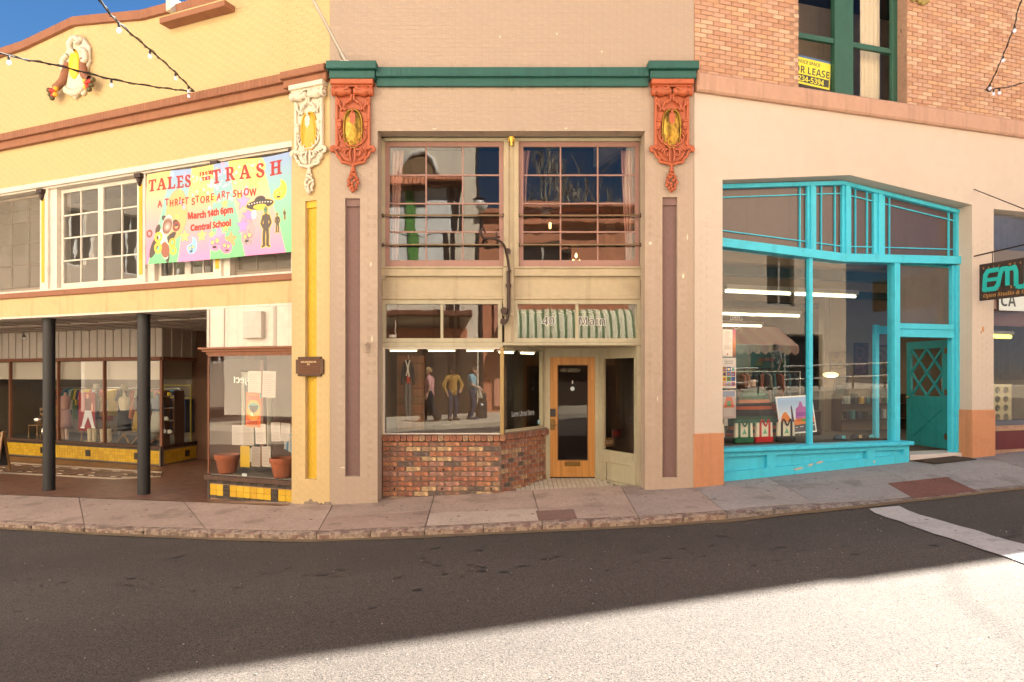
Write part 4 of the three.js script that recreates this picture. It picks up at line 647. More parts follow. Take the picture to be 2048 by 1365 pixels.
// ================================================================ the yellow building's front
{
  const b = BY;
  // window strip: posts with yellow inlays and dark corbels, casements between
  for (const [x0, x1] of [[-10.6, -10.2], [-7.69, -7.23], [-4.78, -4.37], [-2.80, -2.44], [-0.99, -0.806]]) {
    const p = grp('window_post', b);
    obj('post', [slab(x0, x0 + (x1 - x0) * 0.55, 4.105, 6.234, -0.55, -0.19, 0.008), box(x0 + (x1 - x0) * 0.55, x1, 4.105, 6.234, -0.55, -0.245)], m.white, p);
    obj('inlay', box(x0 + 0.065, x0 + 0.155, 4.26, 6.03, -0.19, -0.183), m.deep, p);
    obj('corbel', [box(x0 + 0.02, x0 + 0.19, 6.15, 6.232, -0.19, -0.10), lathe([[0, -0.16], [0.02, -0.15], [0.05, -0.06], [0.07, 0], [0, 0]], x0 + 0.105, 6.15, -0.16, 10)], m.iron, p);
  }
  const casement = (x0, x1) => { sash(b, 'casement_window', x0, (x0 + x1) / 2 - 0.001, 4.12, 6.22, -0.33, 2, 4, m.white, { fw: 0.075, foot: 0.11, mw: 0.03 }); sash(b, 'casement_window', (x0 + x1) / 2 + 0.001, x1, 4.12, 6.22, -0.33, 2, 4, m.white, { fw: 0.075, foot: 0.11, mw: 0.03 }); };
  casement(-7.22, -4.79); casement(-4.36, -2.81);
  for (const [x0, x1, k] of [[-10.19, -7.70, 4], [-2.43, -1.0, 3]]) { const w = sash(b, 'screened_window', x0, x1, 4.12, 6.22, -0.37, k, 4, M(0.30, 0.25, 0.20, { roughness: 0.7 }), { fw: 0.07, foot: 0.12, mw: 0.028 }); paneAt(w, x0 + 0.05, x1 - 0.05, 4.2, 6.17, -0.345, new THREE.MeshPhysicalMaterial({ color: rgb(0.20, 0.17, 0.135), roughness: 0.9, transparent: true, opacity: 0.62 }), 'insect_screen'); }
  // coat of arms on the gable: cream shell, yellow oval, brown cornucopias with fruit
  {
    const e = grp('gable_ornament', b, [-6.40, 8.58, -0.15], 'cream shell ornament with yellow oval and fruit horns on the gable'), P = [], D = [];
    P.push(poly([[-0.34, 0.30], [-0.20, 0.55], [0, 0.66], [0.22, 0.58], [0.40, 0.36], [0.40, 0.05], [0.30, -0.10], [0.34, -0.45], [0.2, -0.60], [0.08, -0.54], [-0.04, -0.64], [-0.16, -0.54], [-0.30, -0.46], [-0.26, -0.15], [-0.40, 0.02]], 0, 0.08, [], 0.02));
    P.push(new THREE.TorusGeometry(0.14, 0.05, 8, 16, 5).translate(0.02, 0.44, 0.12), tube([[-0.2, 0.28, 0.1], [-0.32, 0.18, 0.12], [-0.34, 0.0, 0.1], [-0.22, -0.05, 0.1]], 0.05), tube([[0.2, 0.32, 0.1], [0.34, 0.24, 0.13], [0.36, 0.08, 0.12], [0.26, 0.06, 0.1]], 0.055));
    for (let k = 0; k < 9; k++) P.push(ball(-0.28 + 0.07 * k, -0.42 - 0.10 * Math.sin(k / 8 * Math.PI), 0.09, 0.05, 0.08, 0.05, 8)); for (let k = 0; k < 6; k++) P.push(ball(-0.18 + 0.075 * k, 0.52 + 0.06 * Math.sin(k * 1.3), 0.10, 0.045, 0.05, 0.05, 8));
    obj('shell', P, m.cream, e); obj('oval', ball(-0.02, 0.06, 0.08, 0.155, 0.30, 0.07, 20), m.amber, e);
    for (const s of [-1, 1]) obj('horn', tube([[s * 0.22, 0.12, 0.06], [s * 0.27, -0.05, 0.1], [s * 0.32, -0.22, 0.12], [s * 0.45, -0.34, 0.14], [s * 0.52, -0.36, 0.14]], 0.075, 20), m.brown, e);
    const fr = (c, l) => { const g = []; for (const s of [-1, 1]) for (const [x, y] of l) g.push(ball(s * x, y, 0.18, 0.055, 0.05, 0.05, 8)); obj('fruit', g, M(...c, { roughness: 0.5 }), e); };
    fr([0.45, 0.03, 0.02], [[0.50, -0.44], [0.58, -0.42], [0.52, -0.52]]); fr([0.70, 0.38, 0.03], [[0.44, -0.40], [0.46, -0.52]]); fr([0.10, 0.08, 0.03], [[0.62, -0.50], [0.66, -0.40], [0.56, -0.58]]);
  }
  // columns
  for (const x of [-10.66, -7.74, -4.87]) { const c = grp('column', b, [x, 0, -0.42]); obj('shaft', cyl([0, -0.4, 0], [0, 3.55, 0], 0.118, 0.118, 28), m.black, c); obj('collar', cyl([0, 3.47, 0], [0, 3.56, 0], 0.128, 0.128, 28), m.black, c); }
  // arcade: floor, ceiling boards, inner shop front
  { const P = [], I = [], nu = 26, fyA = (x, z) => { const w = world(FL, x, 0), k = cl(-z / 4.3, 0, 1); return (WALK(w[0]) - 0.0) * (1 - k) + -0.225 * k + 0.004; };
    for (let j = 0; j <= 6; j++) for (let i = 0; i <= nu; i++) { const x = -19 + 18.2 * i / nu, z = -7.2 + 7.43 * j / 6; P.push(x, fyA(x, z), z); }
    for (let j = 0; j < 6; j++) for (let i = 0; i < nu; i++) { const a = j * (nu + 1) + i, c = a + nu + 1; I.push(a, c, a + 1, a + 1, c, c + 1); }
    const g = new THREE.BufferGeometry(); g.setAttribute('position', new THREE.Float32BufferAttribute(P, 3)); g.setIndex(I); g.computeVertexNormals();
    const T_q = tex(256, 1.2, (u, v) => { const k = 8, fx = (u * k) % 1, fy = (v * k) % 1, j = fx < 0.06 || fy < 0.06; return j ? 0.62 : 0.84 + 0.22 * (hash((u * k) | 0, (v * k) | 0, 9) - 0.5) + 0.08 * (fbm(u, v, 20, 2, 77) - 0.5); });
    const floor = obj('arcade_floor', uvMetric(g), M(0.31, 0.15, 0.098, { map: T_q, roughness: 0.42 }), b);
    // mosaic strip let into the floor: border lines and slanting strokes
    const mo = [], at = (x, z) => [x, fyA(x, z) + 0.006, z], L = (a, c, w) => { const q = at(...a), r = at(...c); mo.push(bar(q, r, w, 0.008)); };
    for (const z of [-3.42, -3.32, -2.22, -2.12]) L([-14, z], [-7.9, z], 0.02);
    L([-7.9, -3.42], [-7.2, -2.77], 0.025); L([-7.9, -2.12], [-7.2, -2.77], 0.025); L([-7.95, -3.25], [-7.45, -2.77], 0.03); L([-7.95, -2.29], [-7.45, -2.77], 0.03);
    for (let k = 0; k < 15; k++) { const x = -13.8 + k * 0.4; L([x, -3.15], [x + 0.14, -2.4], 0.026); if (k % 2) L([x, -3.15], [x + 0.3, -3.15], 0.03); if (k % 3) L([x + 0.14, -2.4], [x + 0.32, -2.42], 0.03); if (k % 3 === 1) L([x + 0.05, -2.8], [x + 0.28, -2.75], 0.026); }
    obj('mosaic_inlay', mo, M(0.36, 0.29, 0.22, { roughness: 0.6 }), floor);
  }
  for (let k = 0; k < 16; k++) obj('ceiling_batten', box(-17 + k * 1.02, -16.93 + k * 1.02, 3.575, 3.60, -7.0, -0.62), m.offwhite, b);
  obj('ceiling_batten', box(-16, -3, 3.57, 3.60, -2.4, -2.3), m.offwhite, b);
  const zs = -4.3, fr = m.brownTrim;
  const cr = [-8.97, zs], c2 = [-9.45, -6.3];
  obj('frieze', box(-18, cr[0] - 0.0, 2.80, 3.60, zs - 0.06, zs), m.offwhite, b);
  for (let x = -16.6; x < -9.0; x += 0.335) obj('frieze_batten', box(x, x + 0.035, 2.80, 3.60, zs + 0.001, zs + 0.02), m.ceilingW, b);
  obj('shop_lintel', slab(-18, cr[0], 2.70, 2.80, zs - 0.1, zs + 0.05), fr, b);
  obj('shop_sill', slab(-18, cr[0] + 0.02, 0.245, 0.33, zs - 0.1, zs + 0.05), m.darkwood, b);
  const sw = grp('shop_window', b);
  for (const x of [-18, -15.55, -13.30, -11.30, -9.03]) obj('glazing_bar', box(x, x + 0.06, 0.33, 2.70, zs - 0.06, zs + 0.02), fr, sw);
  for (const [a, c] of [[-17.9, -15.55], [-15.49, -13.30], [-13.24, -11.30], [-11.24, -9.03]]) paneAt(sw, a, c, 0.33, 2.70, zs - 0.02, glassBig);
  // yellow tiles under the sill, dark decorative ones between
  const tileY = [[0.66, 0.40, 0.02], [0.60, 0.355, 0.02], [0.70, 0.44, 0.03]].map((c) => M(...c, { roughness: 0.28, map: T_paint })), tileK = [M(0.045, 0.038, 0.03, { roughness: 0.25 }), M(0.06, 0.045, 0.035, { roughness: 0.3 })], tileB = M(0.075, 0.05, 0.035, { roughness: 0.35 });
  const tb = grp('tiled_base', b); obj('grout', box(-18, cr[0], -0.4, 0.244, zs - 0.08, zs - 0.012), m.mortar, tb);
  const rest = [[], [], []]; let cnt = 0;
  const tq = new THREE.BoxGeometry(0.106, 0.086, 0.016), tk = new THREE.BoxGeometry(0.155, 0.045, 0.016);
  const put = (p, g, mt, x, y, z, nm) => { const o = new THREE.Mesh(g, mt); o.name = numbered(nm); o.position.set(x, y, z + rr(-.0015, .0015)); o.castShadow = o.receiveShadow = true; p.add(o); return o; };
  for (let c = 0; c < 62; c++) for (let r = 0; r < 4; r++) { const x = cr[0] - 0.13 - c * 0.112, y = 0.145 - r * 0.092; if (c % 18 > 6 && c % 18 < 9 && r > 0 && r < 3) continue; const k = rnd() * 3 | 0; if (cnt++ < 240) put(tb, tq, tileY[k], x, y, zs - 0.008, 'yellow_tile'); else rest[k].push(tq.clone().translate(x, y, zs - 0.008)); }
  rest.forEach((l, k) => l.length && stuff(obj('yellow_tiles', l, tileY[k], tb)));
  for (let c = 7; c < 62; c += 18) put(tb, new THREE.BoxGeometry(0.2, 0.18, 0.02), tileK[0], cr[0] - 0.13 - (c + 0.5) * 0.112, 0.007, zs - 0.008, 'dark_tile');
  const dk = []; for (let c = 0; c < 44; c++) dk.push(tk.clone().translate(cr[0] - 0.08 - c * 0.16, 0.218, zs - 0.006), tk.clone().translate(cr[0] - 0.08 - c * 0.16, -0.225, zs - 0.006)); stuff(obj('dark_border_tiles', dk, tileK[1], tb));
  // return of the display bay into the entrance
  const rl = Math.hypot(c2[0] - cr[0], c2[1] - cr[1]), rt = grp('display_return', b, [cr[0], 0, cr[1]]); rt.rotation.y = Math.atan2(-(c2[1] - cr[1]), c2[0] - cr[0]);
  obj('frieze', box(0, rl, 2.80, 3.60, -0.06, 0), m.offwhite, rt); for (let x = 0.4; x < rl; x += 0.45) obj('frieze_batten', box(x, x + 0.04, 2.80, 3.60, 0.001, 0.025), m.white, rt);
  obj('lintel', slab(0, rl, 2.70, 2.80, -0.08, 0.04), fr, rt); obj('sill', slab(-0.02, rl, 0.245, 0.33, -0.08, 0.05), m.darkwood, rt); obj('corner_bar', box(-0.03, 0.03, 0.33, 2.70, -0.03, 0.03), fr, rt); obj('end_bar', box(rl - 0.09, rl, 0.33, 2.70, -0.06, 0.02), m.offwhite, rt);
  paneAt(rt, 0.04, rl - 0.09, 0.33, 2.70, 0, glassBig); obj('grout', box(0, rl, -0.4, 0.244, -0.08, -0.012), m.mortar, rt);
  for (let c = 0; c < 16; c++) for (let r = 0; r < 4; r++) { if (c > 7 && c < 10 && r > 0 && r < 3) continue; put(rt, tq, tileY[rnd() * 3 | 0], 0.16 + c * 0.114, 0.145 - r * 0.092, -0.006, 'yellow_tile'); }
  put(rt, new THREE.BoxGeometry(0.2, 0.18, 0.02), tileK[0], 0.16 + 8.5 * 0.114, 0.007, -0.006, 'dark_tile');
  obj('corner_tiles', [box(-0.06, 0.09, -0.4, 0.244, -0.01, 0.006)], tileK[1], rt);
  // inside of that shop
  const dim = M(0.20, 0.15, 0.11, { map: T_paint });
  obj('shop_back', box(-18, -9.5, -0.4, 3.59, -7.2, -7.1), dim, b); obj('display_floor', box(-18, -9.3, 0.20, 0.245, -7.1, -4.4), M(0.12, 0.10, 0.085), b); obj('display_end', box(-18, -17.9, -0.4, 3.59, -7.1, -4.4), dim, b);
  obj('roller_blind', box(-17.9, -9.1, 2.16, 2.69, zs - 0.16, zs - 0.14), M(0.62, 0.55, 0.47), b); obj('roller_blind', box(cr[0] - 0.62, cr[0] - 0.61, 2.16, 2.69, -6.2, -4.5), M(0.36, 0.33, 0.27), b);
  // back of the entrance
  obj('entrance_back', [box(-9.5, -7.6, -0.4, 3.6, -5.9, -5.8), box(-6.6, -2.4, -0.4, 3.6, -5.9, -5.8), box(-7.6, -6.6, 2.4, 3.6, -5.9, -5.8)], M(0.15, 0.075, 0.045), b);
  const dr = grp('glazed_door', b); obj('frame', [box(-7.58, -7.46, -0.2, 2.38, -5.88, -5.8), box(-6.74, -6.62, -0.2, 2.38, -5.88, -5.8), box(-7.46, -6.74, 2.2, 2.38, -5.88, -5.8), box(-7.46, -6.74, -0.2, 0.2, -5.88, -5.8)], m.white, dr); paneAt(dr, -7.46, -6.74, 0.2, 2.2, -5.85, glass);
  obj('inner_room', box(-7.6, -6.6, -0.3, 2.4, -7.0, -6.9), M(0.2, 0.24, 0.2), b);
  const ex = thing('old_sewing_dummy', 'pale stone pillar standing inside behind the thrift shop glass', 'pillar', FL, [-6.1, 0, -5.2]); obj('shaft', lathe([[0.2, -0.2], [0.2, 0.0], [0.15, 0.1], [0.16, 1.6], [0.2, 1.75], [0.22, 1.9], [0, 1.9]], 0, 0, 0), M(0.58, 0.5, 0.38), ex); ex.name = 'pale_pillar';
  for (const x of [-4.55, -4.2]) { const q = grp('inner_window', b); obj('frame', [box(x - 0.9, x - 0.8, 0.5, 2.5, -5.79, -5.72), box(x - 0.8, x - 0.1, 2.4, 2.5, -5.79, -5.72)], m.offwhite, q); }

  // ---- right display bay by the pier
  const x0 = -2.885, x1 = -0.83, zb = -0.15;
  obj('bay_frieze', [box(x0, x1, 2.80, 3.514, zb - 0.2, zb + 0.0)], m.white, b);
  for (const [a, w] of [[-2.885, 0.06], [-2.49, 0.03], [-1.30, 0.03]]) obj('frieze_batten', box(a, a + w, 2.80, 3.514, zb + 0.001, zb + 0.02), m.offwhite, b);
  obj('blank_panel', slab(-2.12, -1.32, 2.81, 3.50, zb + 0.001, zb + 0.014, 0.003), m.white, b);
  const bx = obj('sign_box', slab(-1.925, -1.505, 2.95, 3.42, zb + 0.015, zb + 0.12, 0.008), m.offwhite, b);
  obj('bay_side_frieze', box(x0, x0 + 0.05, 2.80, 3.59, -2.5, zb - 0.2), m.offwhite, b);
  obj('bay_cornice', [slab(x0 - 0.12, x1, 2.765, 2.80, zb - 0.25, zb + 0.12, 0.006), slab(x0 - 0.08, x1, 2.72, 2.765, zb - 0.25, zb + 0.07, 0.006), box(x0 - 0.02, x1, 2.68, 2.72, zb - 0.2, zb + 0.02)], m.brown, b);
  const bw = grp('bay_window', b); obj('frame', [box(x0, x0 + 0.025, 0.47, 2.68, zb - 0.03, zb), box(x0, x1, 2.64, 2.68, zb - 0.06, zb + 0.005), box(x0 - 0.06, x0 + 0.03, -0.05, 2.7, -1.65, -1.55), box(x0, x0 + 0.03, 2.6, 2.68, -1.55, zb)], m.brownTrim, bw);
  paneAt(bw, x0 + 0.025, x1, 0.46, 2.64, zb - 0.01, glassBig); { const p = obj('pane', uvMetric(new THREE.PlaneGeometry(1.4, 2.18).rotateY(-Math.PI / 2).translate(x0 + 0.01, 1.55, -0.87)), glass, bw); p.castShadow = false; }
  obj('bay_sill', slab(x0 - 0.05, x1, 0.36, 0.45, -1.6, zb + 0.05, 0.01), m.darkwood, b); obj('bay_shelf', box(x0 + 0.04, x1, 0.451, 0.463, -1.58, zb - 0.04), M(0.30, 0.25, 0.2, { map: T_conc }), b);
  const bb = grp('tiled_base', b); obj('grout', box(x0, x1, -0.2, 0.359, -1.5, zb - 0.014), m.mortar2, bb);
  const g2 = new THREE.BoxGeometry(0.152, 0.098, 0.02), g3 = new THREE.BoxGeometry(0.152, 0.056, 0.018);
  for (let c = 0; c < 13; c++) {
    const x = x0 + 0.14 + c * 0.1595, dec = c === 2 || c === 9, yy = (r) => 0.232 - r * 0.104 + c * 0.0;
    put(bb, g3, tileK[c % 2], x, 0.327, zb - 0.006, 'dark_tile'); put(bb, g3, tileK[(c + 1) % 2], x, 0.055, zb - 0.006, 'dark_tile');
    if (dec) { const d = put(bb, new THREE.BoxGeometry(0.152, 0.205, 0.022), tileK[0], x, 0.18, zb - 0.006, 'patterned_tile'); obj('raised_motif', [new THREE.TorusGeometry(0.045, 0.008, 6, 16).translate(0, 0, 0.012), ...[0, 1, 2, 3].map((k) => new THREE.TorusGeometry(0.022, 0.006, 6, 12).translate(0.045 * (k % 2 ? 1 : -1), 0.06 * (k < 2 ? 1 : -1), 0.012))], tileB, d); }
    else for (let r = 0; r < 2; r++) put(bb, g2, tileY[rnd() * 3 | 0], x, yy(r), zb - 0.006, 'yellow_tile');
  }
  put(bb, new THREE.BoxGeometry(0.05, 0.36, 0.02), tileK[1], x0 + 0.028, 0.18, zb - 0.004, 'dark_tile');
  // broken plaster at the foot of the pier
  const rub = []; for (let k = 0; k < 16; k++) rub.push(ball(-0.5 + k * 0.032, 0.10 + 0.05 * Math.sin(k * 0.5) * rnd(), 0.0, 0.05, 0.07 * rr(0.5, 1), 0.035, 7)); obj('broken_plaster', rub, m.mortar, b);
}

// ================================================================ the turquoise shop front
{
  const b = BR, z = -0.30, t = m.turq;
  const topY = (u) => u < 3.32 ? 5.62 + (u - 0.6) / 2.72 * 0.295 : 5.915 - (u - 3.32) / 2.85 * 0.335, botY = (u) => u < 3.35 ? 4.575 - (u - 0.7) / 2.65 * 0.135 : 4.44 + (u - 3.35) / 3.0 * 0.10;
  // soffit and jambs of the opening are the wall's own thickness; frame members follow its shallow gable
  const rail = (ua, ub, f, w, off, z0, z1) => slat2([ua, f(ua) + off], [ub, f(ub) + off], w, z0, z1);
  obj('transom_head', [rail(0.57, 3.32, topY, 0.07, -0.055, -0.52, z + 0.05)], t, b); obj('transom_head', [rail(3.32, 6.16, topY, 0.07, -0.055, -0.52, z + 0.05)], t, b);
  obj('transom_sill', [rail(0.57, 3.35, botY, 0.15, 0.03, -0.52, z + 0.07)], t, b); obj('transom_sill', [rail(3.35, 6.36, botY, 0.15, 0.03, -0.52, z + 0.07)], t, b);
  const glassT = new THREE.MeshPhysicalMaterial({ color: rgb(0.085, 0.052, 0.045), roughness: 0.28, map: T_paint, clearcoat: 0.4, clearcoatRoughness: 0.15 });
  const panels = [[0.60, 2.55, [0.16], [0.155]], [2.745, 3.335, [0.13], [0.14]], [3.54, 4.07, [0.12], [0.12]], [4.335, 6.10, [0.14], [0.14]]];
  for (const [a, c] of [[2.55, 2.745], [3.335, 3.54], [4.07, 4.335]]) { const mid = (a + c) / 2; obj('transom_post', [poly([[a, botY(a) + 0.10], [c, botY(c) + 0.10], [c, topY(c) - 0.09], [a, topY(a) - 0.09]], -0.5, z + 0.01), poly([[mid - 0.045, botY(mid) + 0.10], [mid + 0.045, botY(mid) + 0.10], [mid + 0.045, topY(mid) - 0.09], [mid - 0.045, topY(mid) - 0.09]], z + 0.011, z + 0.045)], t, b); }
  obj('transom_post', poly([[6.10, botY(6.1) + 0.1], [6.36, botY(6.36) + 0.1], [6.36, topY(6.36) - 0.09], [6.10, topY(6.1) - 0.09]], -0.5, z + 0.02), t, b);
  for (const [a, c] of panels) {
    const g = grp('transom_panel', b), p = obj('dark_pane', poly([[a, botY(a) + 0.1], [c, botY(c) + 0.1], [c, topY(c) - 0.08], [a, topY(a) - 0.08]], z - 0.06, z - 0.045), glassT, g);
    const i = Math.min(0.14, (c - a) * 0.24), w = 0.017, Z0 = z - 0.0449, Z1 = z - 0.01;
    for (const u of [a + i, c - i]) obj('muntin', slat2([u, botY(u) + 0.1], [u, topY(u) - 0.085], w, Z0, Z1), t, g);
    obj('muntin', rail(a, c, topY, w, -0.235, Z0, Z1 - 0.003), t, g); obj('muntin', rail(a, c, botY, w, 0.255, Z0, Z1 - 0.003), t, g);
  }
  // posts, display panes, sill, panelled base
  obj('glazing_post', box(2.582, 2.66, 1.03, botY(2.6) - 0.045, -0.37, z + 0.02), t, b); obj('glazing_post', slab(4.545, 4.67, 1.03, botY(4.6) - 0.045, -0.45, z + 0.05, 0.01), t, b);
  obj('edge_bead', box(0.575, 0.615, 1.03, botY(0.6) - 0.045, -0.38, z + 0.0), m.turqD, b);
  const dw = grp('display_window', b); paneAt(dw, 0.615, 2.575, 1.03, 4.53, z - 0.04, glassBig); paneAt(dw, 2.665, 4.545, 1.03, 4.43, z - 0.04, glassBig);
  obj('sill', slab(0.56, 4.90, 0.955, 1.03, -0.62, z + 0.16, 0.015), t, b);
  const bs = grp('panelled_base', b);
  obj('board', box(0.575, 4.84, -0.1, 0.954, -0.55, z + 0.02), m.turq, bs);
  for (const [a, c, y] of [[0.575, 0.66, 0.43], [1.62, 1.80, 0.45], [3.83, 4.01, 0.5], [4.72, 4.84, 0.55]]) obj('stile', box(a, c, 0.2, 0.954, z + 0.021, z + 0.085), t, bs);
  for (const [a, c] of [[0.66, 1.62], [1.80, 3.83], [4.01, 4.72]]) { const yb = 0.47 + 0.045 * ((a + c) / 2 - 0.575) / 1.0 + 0.04; obj('rail', box(a, c, 0.875, 0.954, z + 0.021, z + 0.085), t, bs); obj('rail', poly([[a, 0.0], [c, 0.0], [c, 0.60 + 0.043 * (c - 0.575)], [a, 0.60 + 0.043 * (a - 0.575)]], z + 0.021, z + 0.085), t, bs); }
  obj('end_board', box(4.842, 4.88, 0.1, 0.953, -0.6, z + 0.05), t, bs);
  const ch = []; for (const [x, y, w] of [[2.75, 0.70, 0.09], [2.55, 0.66, 0.07], [2.28, 0.60, 0.12], [4.0, 0.66, 0.03]]) ch.push(poly([[x - w, y], [x - w * 0.3, y - 0.02], [x + w * 0.6, y - 0.005], [x + w, y + 0.03], [x + w * 0.2, y + 0.03]], z + 0.086, z + 0.088)); obj('chipped_paint', ch, m.offwhite, bs);
  // door bay: dark panel, rails, jamb, leaf folded inwards
  obj('door_transom', box(4.67, 6.03, 3.30, 4.42, z - 0.10, z - 0.08), new THREE.MeshPhysicalMaterial({ color: rgb(0.115, 0.095, 0.08), roughness: 0.22, map: T_paint }), b);
  obj('door_head', [slab(4.67, 6.03, 3.18, 3.29, -0.5, z + 0.03, 0.01), box(4.67, 6.03, 3.13, 3.18, -0.5, z - 0.0), box(4.67, 6.03, 3.03, 3.13, -0.5, z + 0.02)], t, b);
  obj('door_jamb', [slab(6.03, 6.10, 0.7, 4.47, -0.42, z + 0.0, 0.008), slab(6.101, 6.36, 0.6, 4.47, -0.45, z + 0.04, 0.008)], m.turq, b);
  obj('threshold', slab(4.86, 6.25, 0.66, 0.765, -0.72, -0.2, 0.01), M(0.55, 0.52, 0.5, { roughness: 0.5 }), b);
  const leaf = grp('shop_door', b, [6.27, 0.79, -0.60], 'turquoise door with diamond lattice glass, standing open inwards'); leaf.rotation.y = 1.40; const q = paint(0.028, 0.34, 0.36, 0.5), Lw = 1.16;
  // leaf is laid out from the hinge: x 0..Lw, y 0..2.2
  obj('stile', box(0, 0.13, 0, 2.22, -0.025, 0.025), q, leaf); obj('stile', box(Lw - 0.13, Lw, 0, 2.22, -0.025, 0.025), q, leaf); for (const [ya, yb] of [[2.06, 2.22], [0.86, 1.06], [0, 0.16]]) obj('rail', box(0.13, Lw - 0.13, ya, yb, -0.025, 0.025), q, leaf);
  obj('lower_panel', box(0.13, Lw - 0.13, 0.16, 0.86, -0.012, 0.012), q, leaf);
  for (const f of [-1, 1]) obj('cross_brace', [slat2([0.13, 0.18], [Lw - 0.13, 0.84], 0.06, f > 0 ? 0.0125 : -0.026, f > 0 ? 0.026 : -0.0125)], q, leaf), obj('cross_brace', [slat2([0.13, 0.84], [Lw - 0.13, 0.18], 0.06, f > 0 ? 0.0125 : -0.0245, f > 0 ? 0.0245 : -0.0125)], q, leaf);
  for (const s of [0, 1]) for (const [p1, p2] of [[[0.13, 1.56], [0.58, 2.06]], [[0.13, 1.06], [1.03, 2.06]], [[0.58, 1.06], [1.03, 1.56]]]) { const mx = (v) => s ? [Lw - v[0], v[1]] : v; obj('lattice_bar', slat2(mx(p1), mx(p2), 0.042, s ? -0.020 : -0.018, s ? 0.020 : 0.018), q, leaf); }
  paneAt(leaf, 0.13, Lw - 0.13, 1.06, 2.06, 0, glass); obj('knob', [ball(Lw - 0.07, 1.02, -0.06, 0.03), cyl([Lw - 0.07, 1.02, -0.06], [Lw - 0.07, 1.02, 0.06], 0.012), ball(Lw - 0.07, 1.02, 0.06, 0.03)], m.brass, leaf);
  for (const y of [0.25, 1.15, 2.0]) obj('hinge', box(-0.02, 0.06, y - 0.06, y + 0.06, -0.034, 0.034), M(0.22, 0.12, 0.06, { metalness: 0.6, roughness: 0.5 }), leaf);
  obj('inner_post', box(4.70, 4.79, 0.8, 3.30, -0.95, -0.87), t, b); obj('inner_rail', box(4.70, 5.3, 3.12, 3.28, -0.95, -0.88), t, b);
  obj('vestibule_soffit', box(4.70, 6.1, 4.43, 4.47, -0.5, z - 0.11), m.turqD, b);
  // neighbour bay at the far right: dark glazing over an oxblood base
  obj('bay_base', box(6.76, 11, -0.1, 1.17, -0.36, -0.16), M(0.13, 0.02, 0.02, { roughness: 0.5, map: T_paint }), b); obj('bay_sill', [slab(6.76, 11, 1.17, 1.28, -0.4, -0.12, 0.01), box(6.76, 11, 0.62, 0.80, -0.155, -0.12)], m.mortar2, b); obj('bay_bead', box(6.76, 11, 1.281, 1.38, -0.35, -0.16), M(0.10, 0.11, 0.14), b);
  const bw = grp('bay_window', b); paneAt(bw, 6.74, 11, 1.38, 3.62, -0.25, glassBig); paneAt(bw, 6.74, 11, 3.80, 5.56, -0.25, glassBig); obj('transom_bar', box(6.74, 11, 3.62, 3.80, -0.33, -0.2), M(0.30, 0.20, 0.17), bw); obj('valance', box(6.8, 11, 3.3, 3.62, -0.4, -0.38), M(0.18, 0.10, 0.08), bw);

  // upstairs window
  const g = m.dkgreen, uw = grp('upper_window', b, null, 'tall dark green upstairs window with cream curtains');
  obj('post', slab(3.10, 3.525, 7.35, 10.2, -0.34, -0.21, 0.015), g, uw); obj('side_frame', slab(4.44, 4.615, 7.35, 10.2, -0.3, -0.22, 0.01), g, uw); obj('side_frame', box(2.117, 2.25, 7.35, 10.2, -0.3, -0.22), g, uw); obj('sill', box(2.117, 4.56, 7.342, 7.40, -0.34, -0.2), g, uw);
  for (const [a, c] of [[2.25, 3.10], [3.525, 4.44]]) { obj('meeting_rail', box(a, c, 8.40, 8.49, -0.31, -0.24), g, uw); paneAt(uw, a, c, 7.40, 8.40, -0.28, pane({ ior: 1.3 })); paneAt(uw, a, c, 8.49, 10.15, -0.30, pane({ ior: 1.3 })); }
  const curtain = (x0, x1, y0, y1, zz, n, name = 'curtain', mt = m.curtain, par = uw, pull = 0) => { const P = [], I = [], k = n * 6; for (let j = 0; j <= 6; j++) for (let i = 0; i <= k; i++) { const s = i / k, v = j / 6, nar = 1 - pull * v * (2 - v); P.push(x0 + (x1 - x0) * (pull < 0 ? 1 - (1 - s) * (1 + pull * v) : s * nar), y1 + (y0 - y1) * v, zz + 0.022 * Math.sin(s * n * 6.283) * (0.7 + 0.3 * v)); } for (let j = 0; j < 6; j++) for (let i = 0; i < k; i++) { const a = j * (k + 1) + i, c = a + k + 1; I.push(a, c, a + 1, a + 1, c, c + 1); } const gg = new THREE.BufferGeometry(); gg.setAttribute('position', new THREE.Float32BufferAttribute(P, 3)); gg.setIndex(I); gg.computeVertexNormals(); const mt2 = mt.clone(); mt2.side = THREE.DoubleSide; return obj(name, uvMetric(gg), mt2, par); };
  const cu = (o, l, gp) => { scene.attach(o); tag(o, l, 'curtain', gp); };
  scene.updateMatrixWorld(true);
  cu(curtain(2.27, 2.52, 7.41, 10.1, -0.5, 3), 'narrow cream curtain behind the yellow lease banner upstairs'); cu(curtain(3.95, 4.42, 7.41, 10.1, -0.5, 5), 'full cream curtain at the right of the dark green upstairs window');
  obj('dark_cupboard', [box(3.2, 4.1, 7.21, 8.1, -1.6, -1.2), box(3.15, 4.15, 8.1, 8.2, -1.65, -1.15)], M(0.10, 0.045, 0.035), uw);
  // pink curtains and fittings in the taupe shop's upper windows
  const pk = M(0.34, 0.18, 0.145, { roughness: 0.95 });
  const c1 = curtain(X(779), X(804), Y(515), Y(292), -0.62, 3, 'curtain', pk, B40, 0.45), c2 = curtain(X(1246), X(1270), Y(520), Y(292), -0.62, 3, 'curtain', pk, B40, -0.45), c3 = curtain(X(1045), X(1062), Y(400), Y(292), -0.62, 2, 'curtain', pk, B40, 0.5);
  cu(c1, 'dusty pink curtain at the left edge of the left upper window'); cu(c2, 'dusty pink curtain at the right edge of the right upper window'); cu(c3, 'short pink curtain edge beside the centre mullion upstairs');
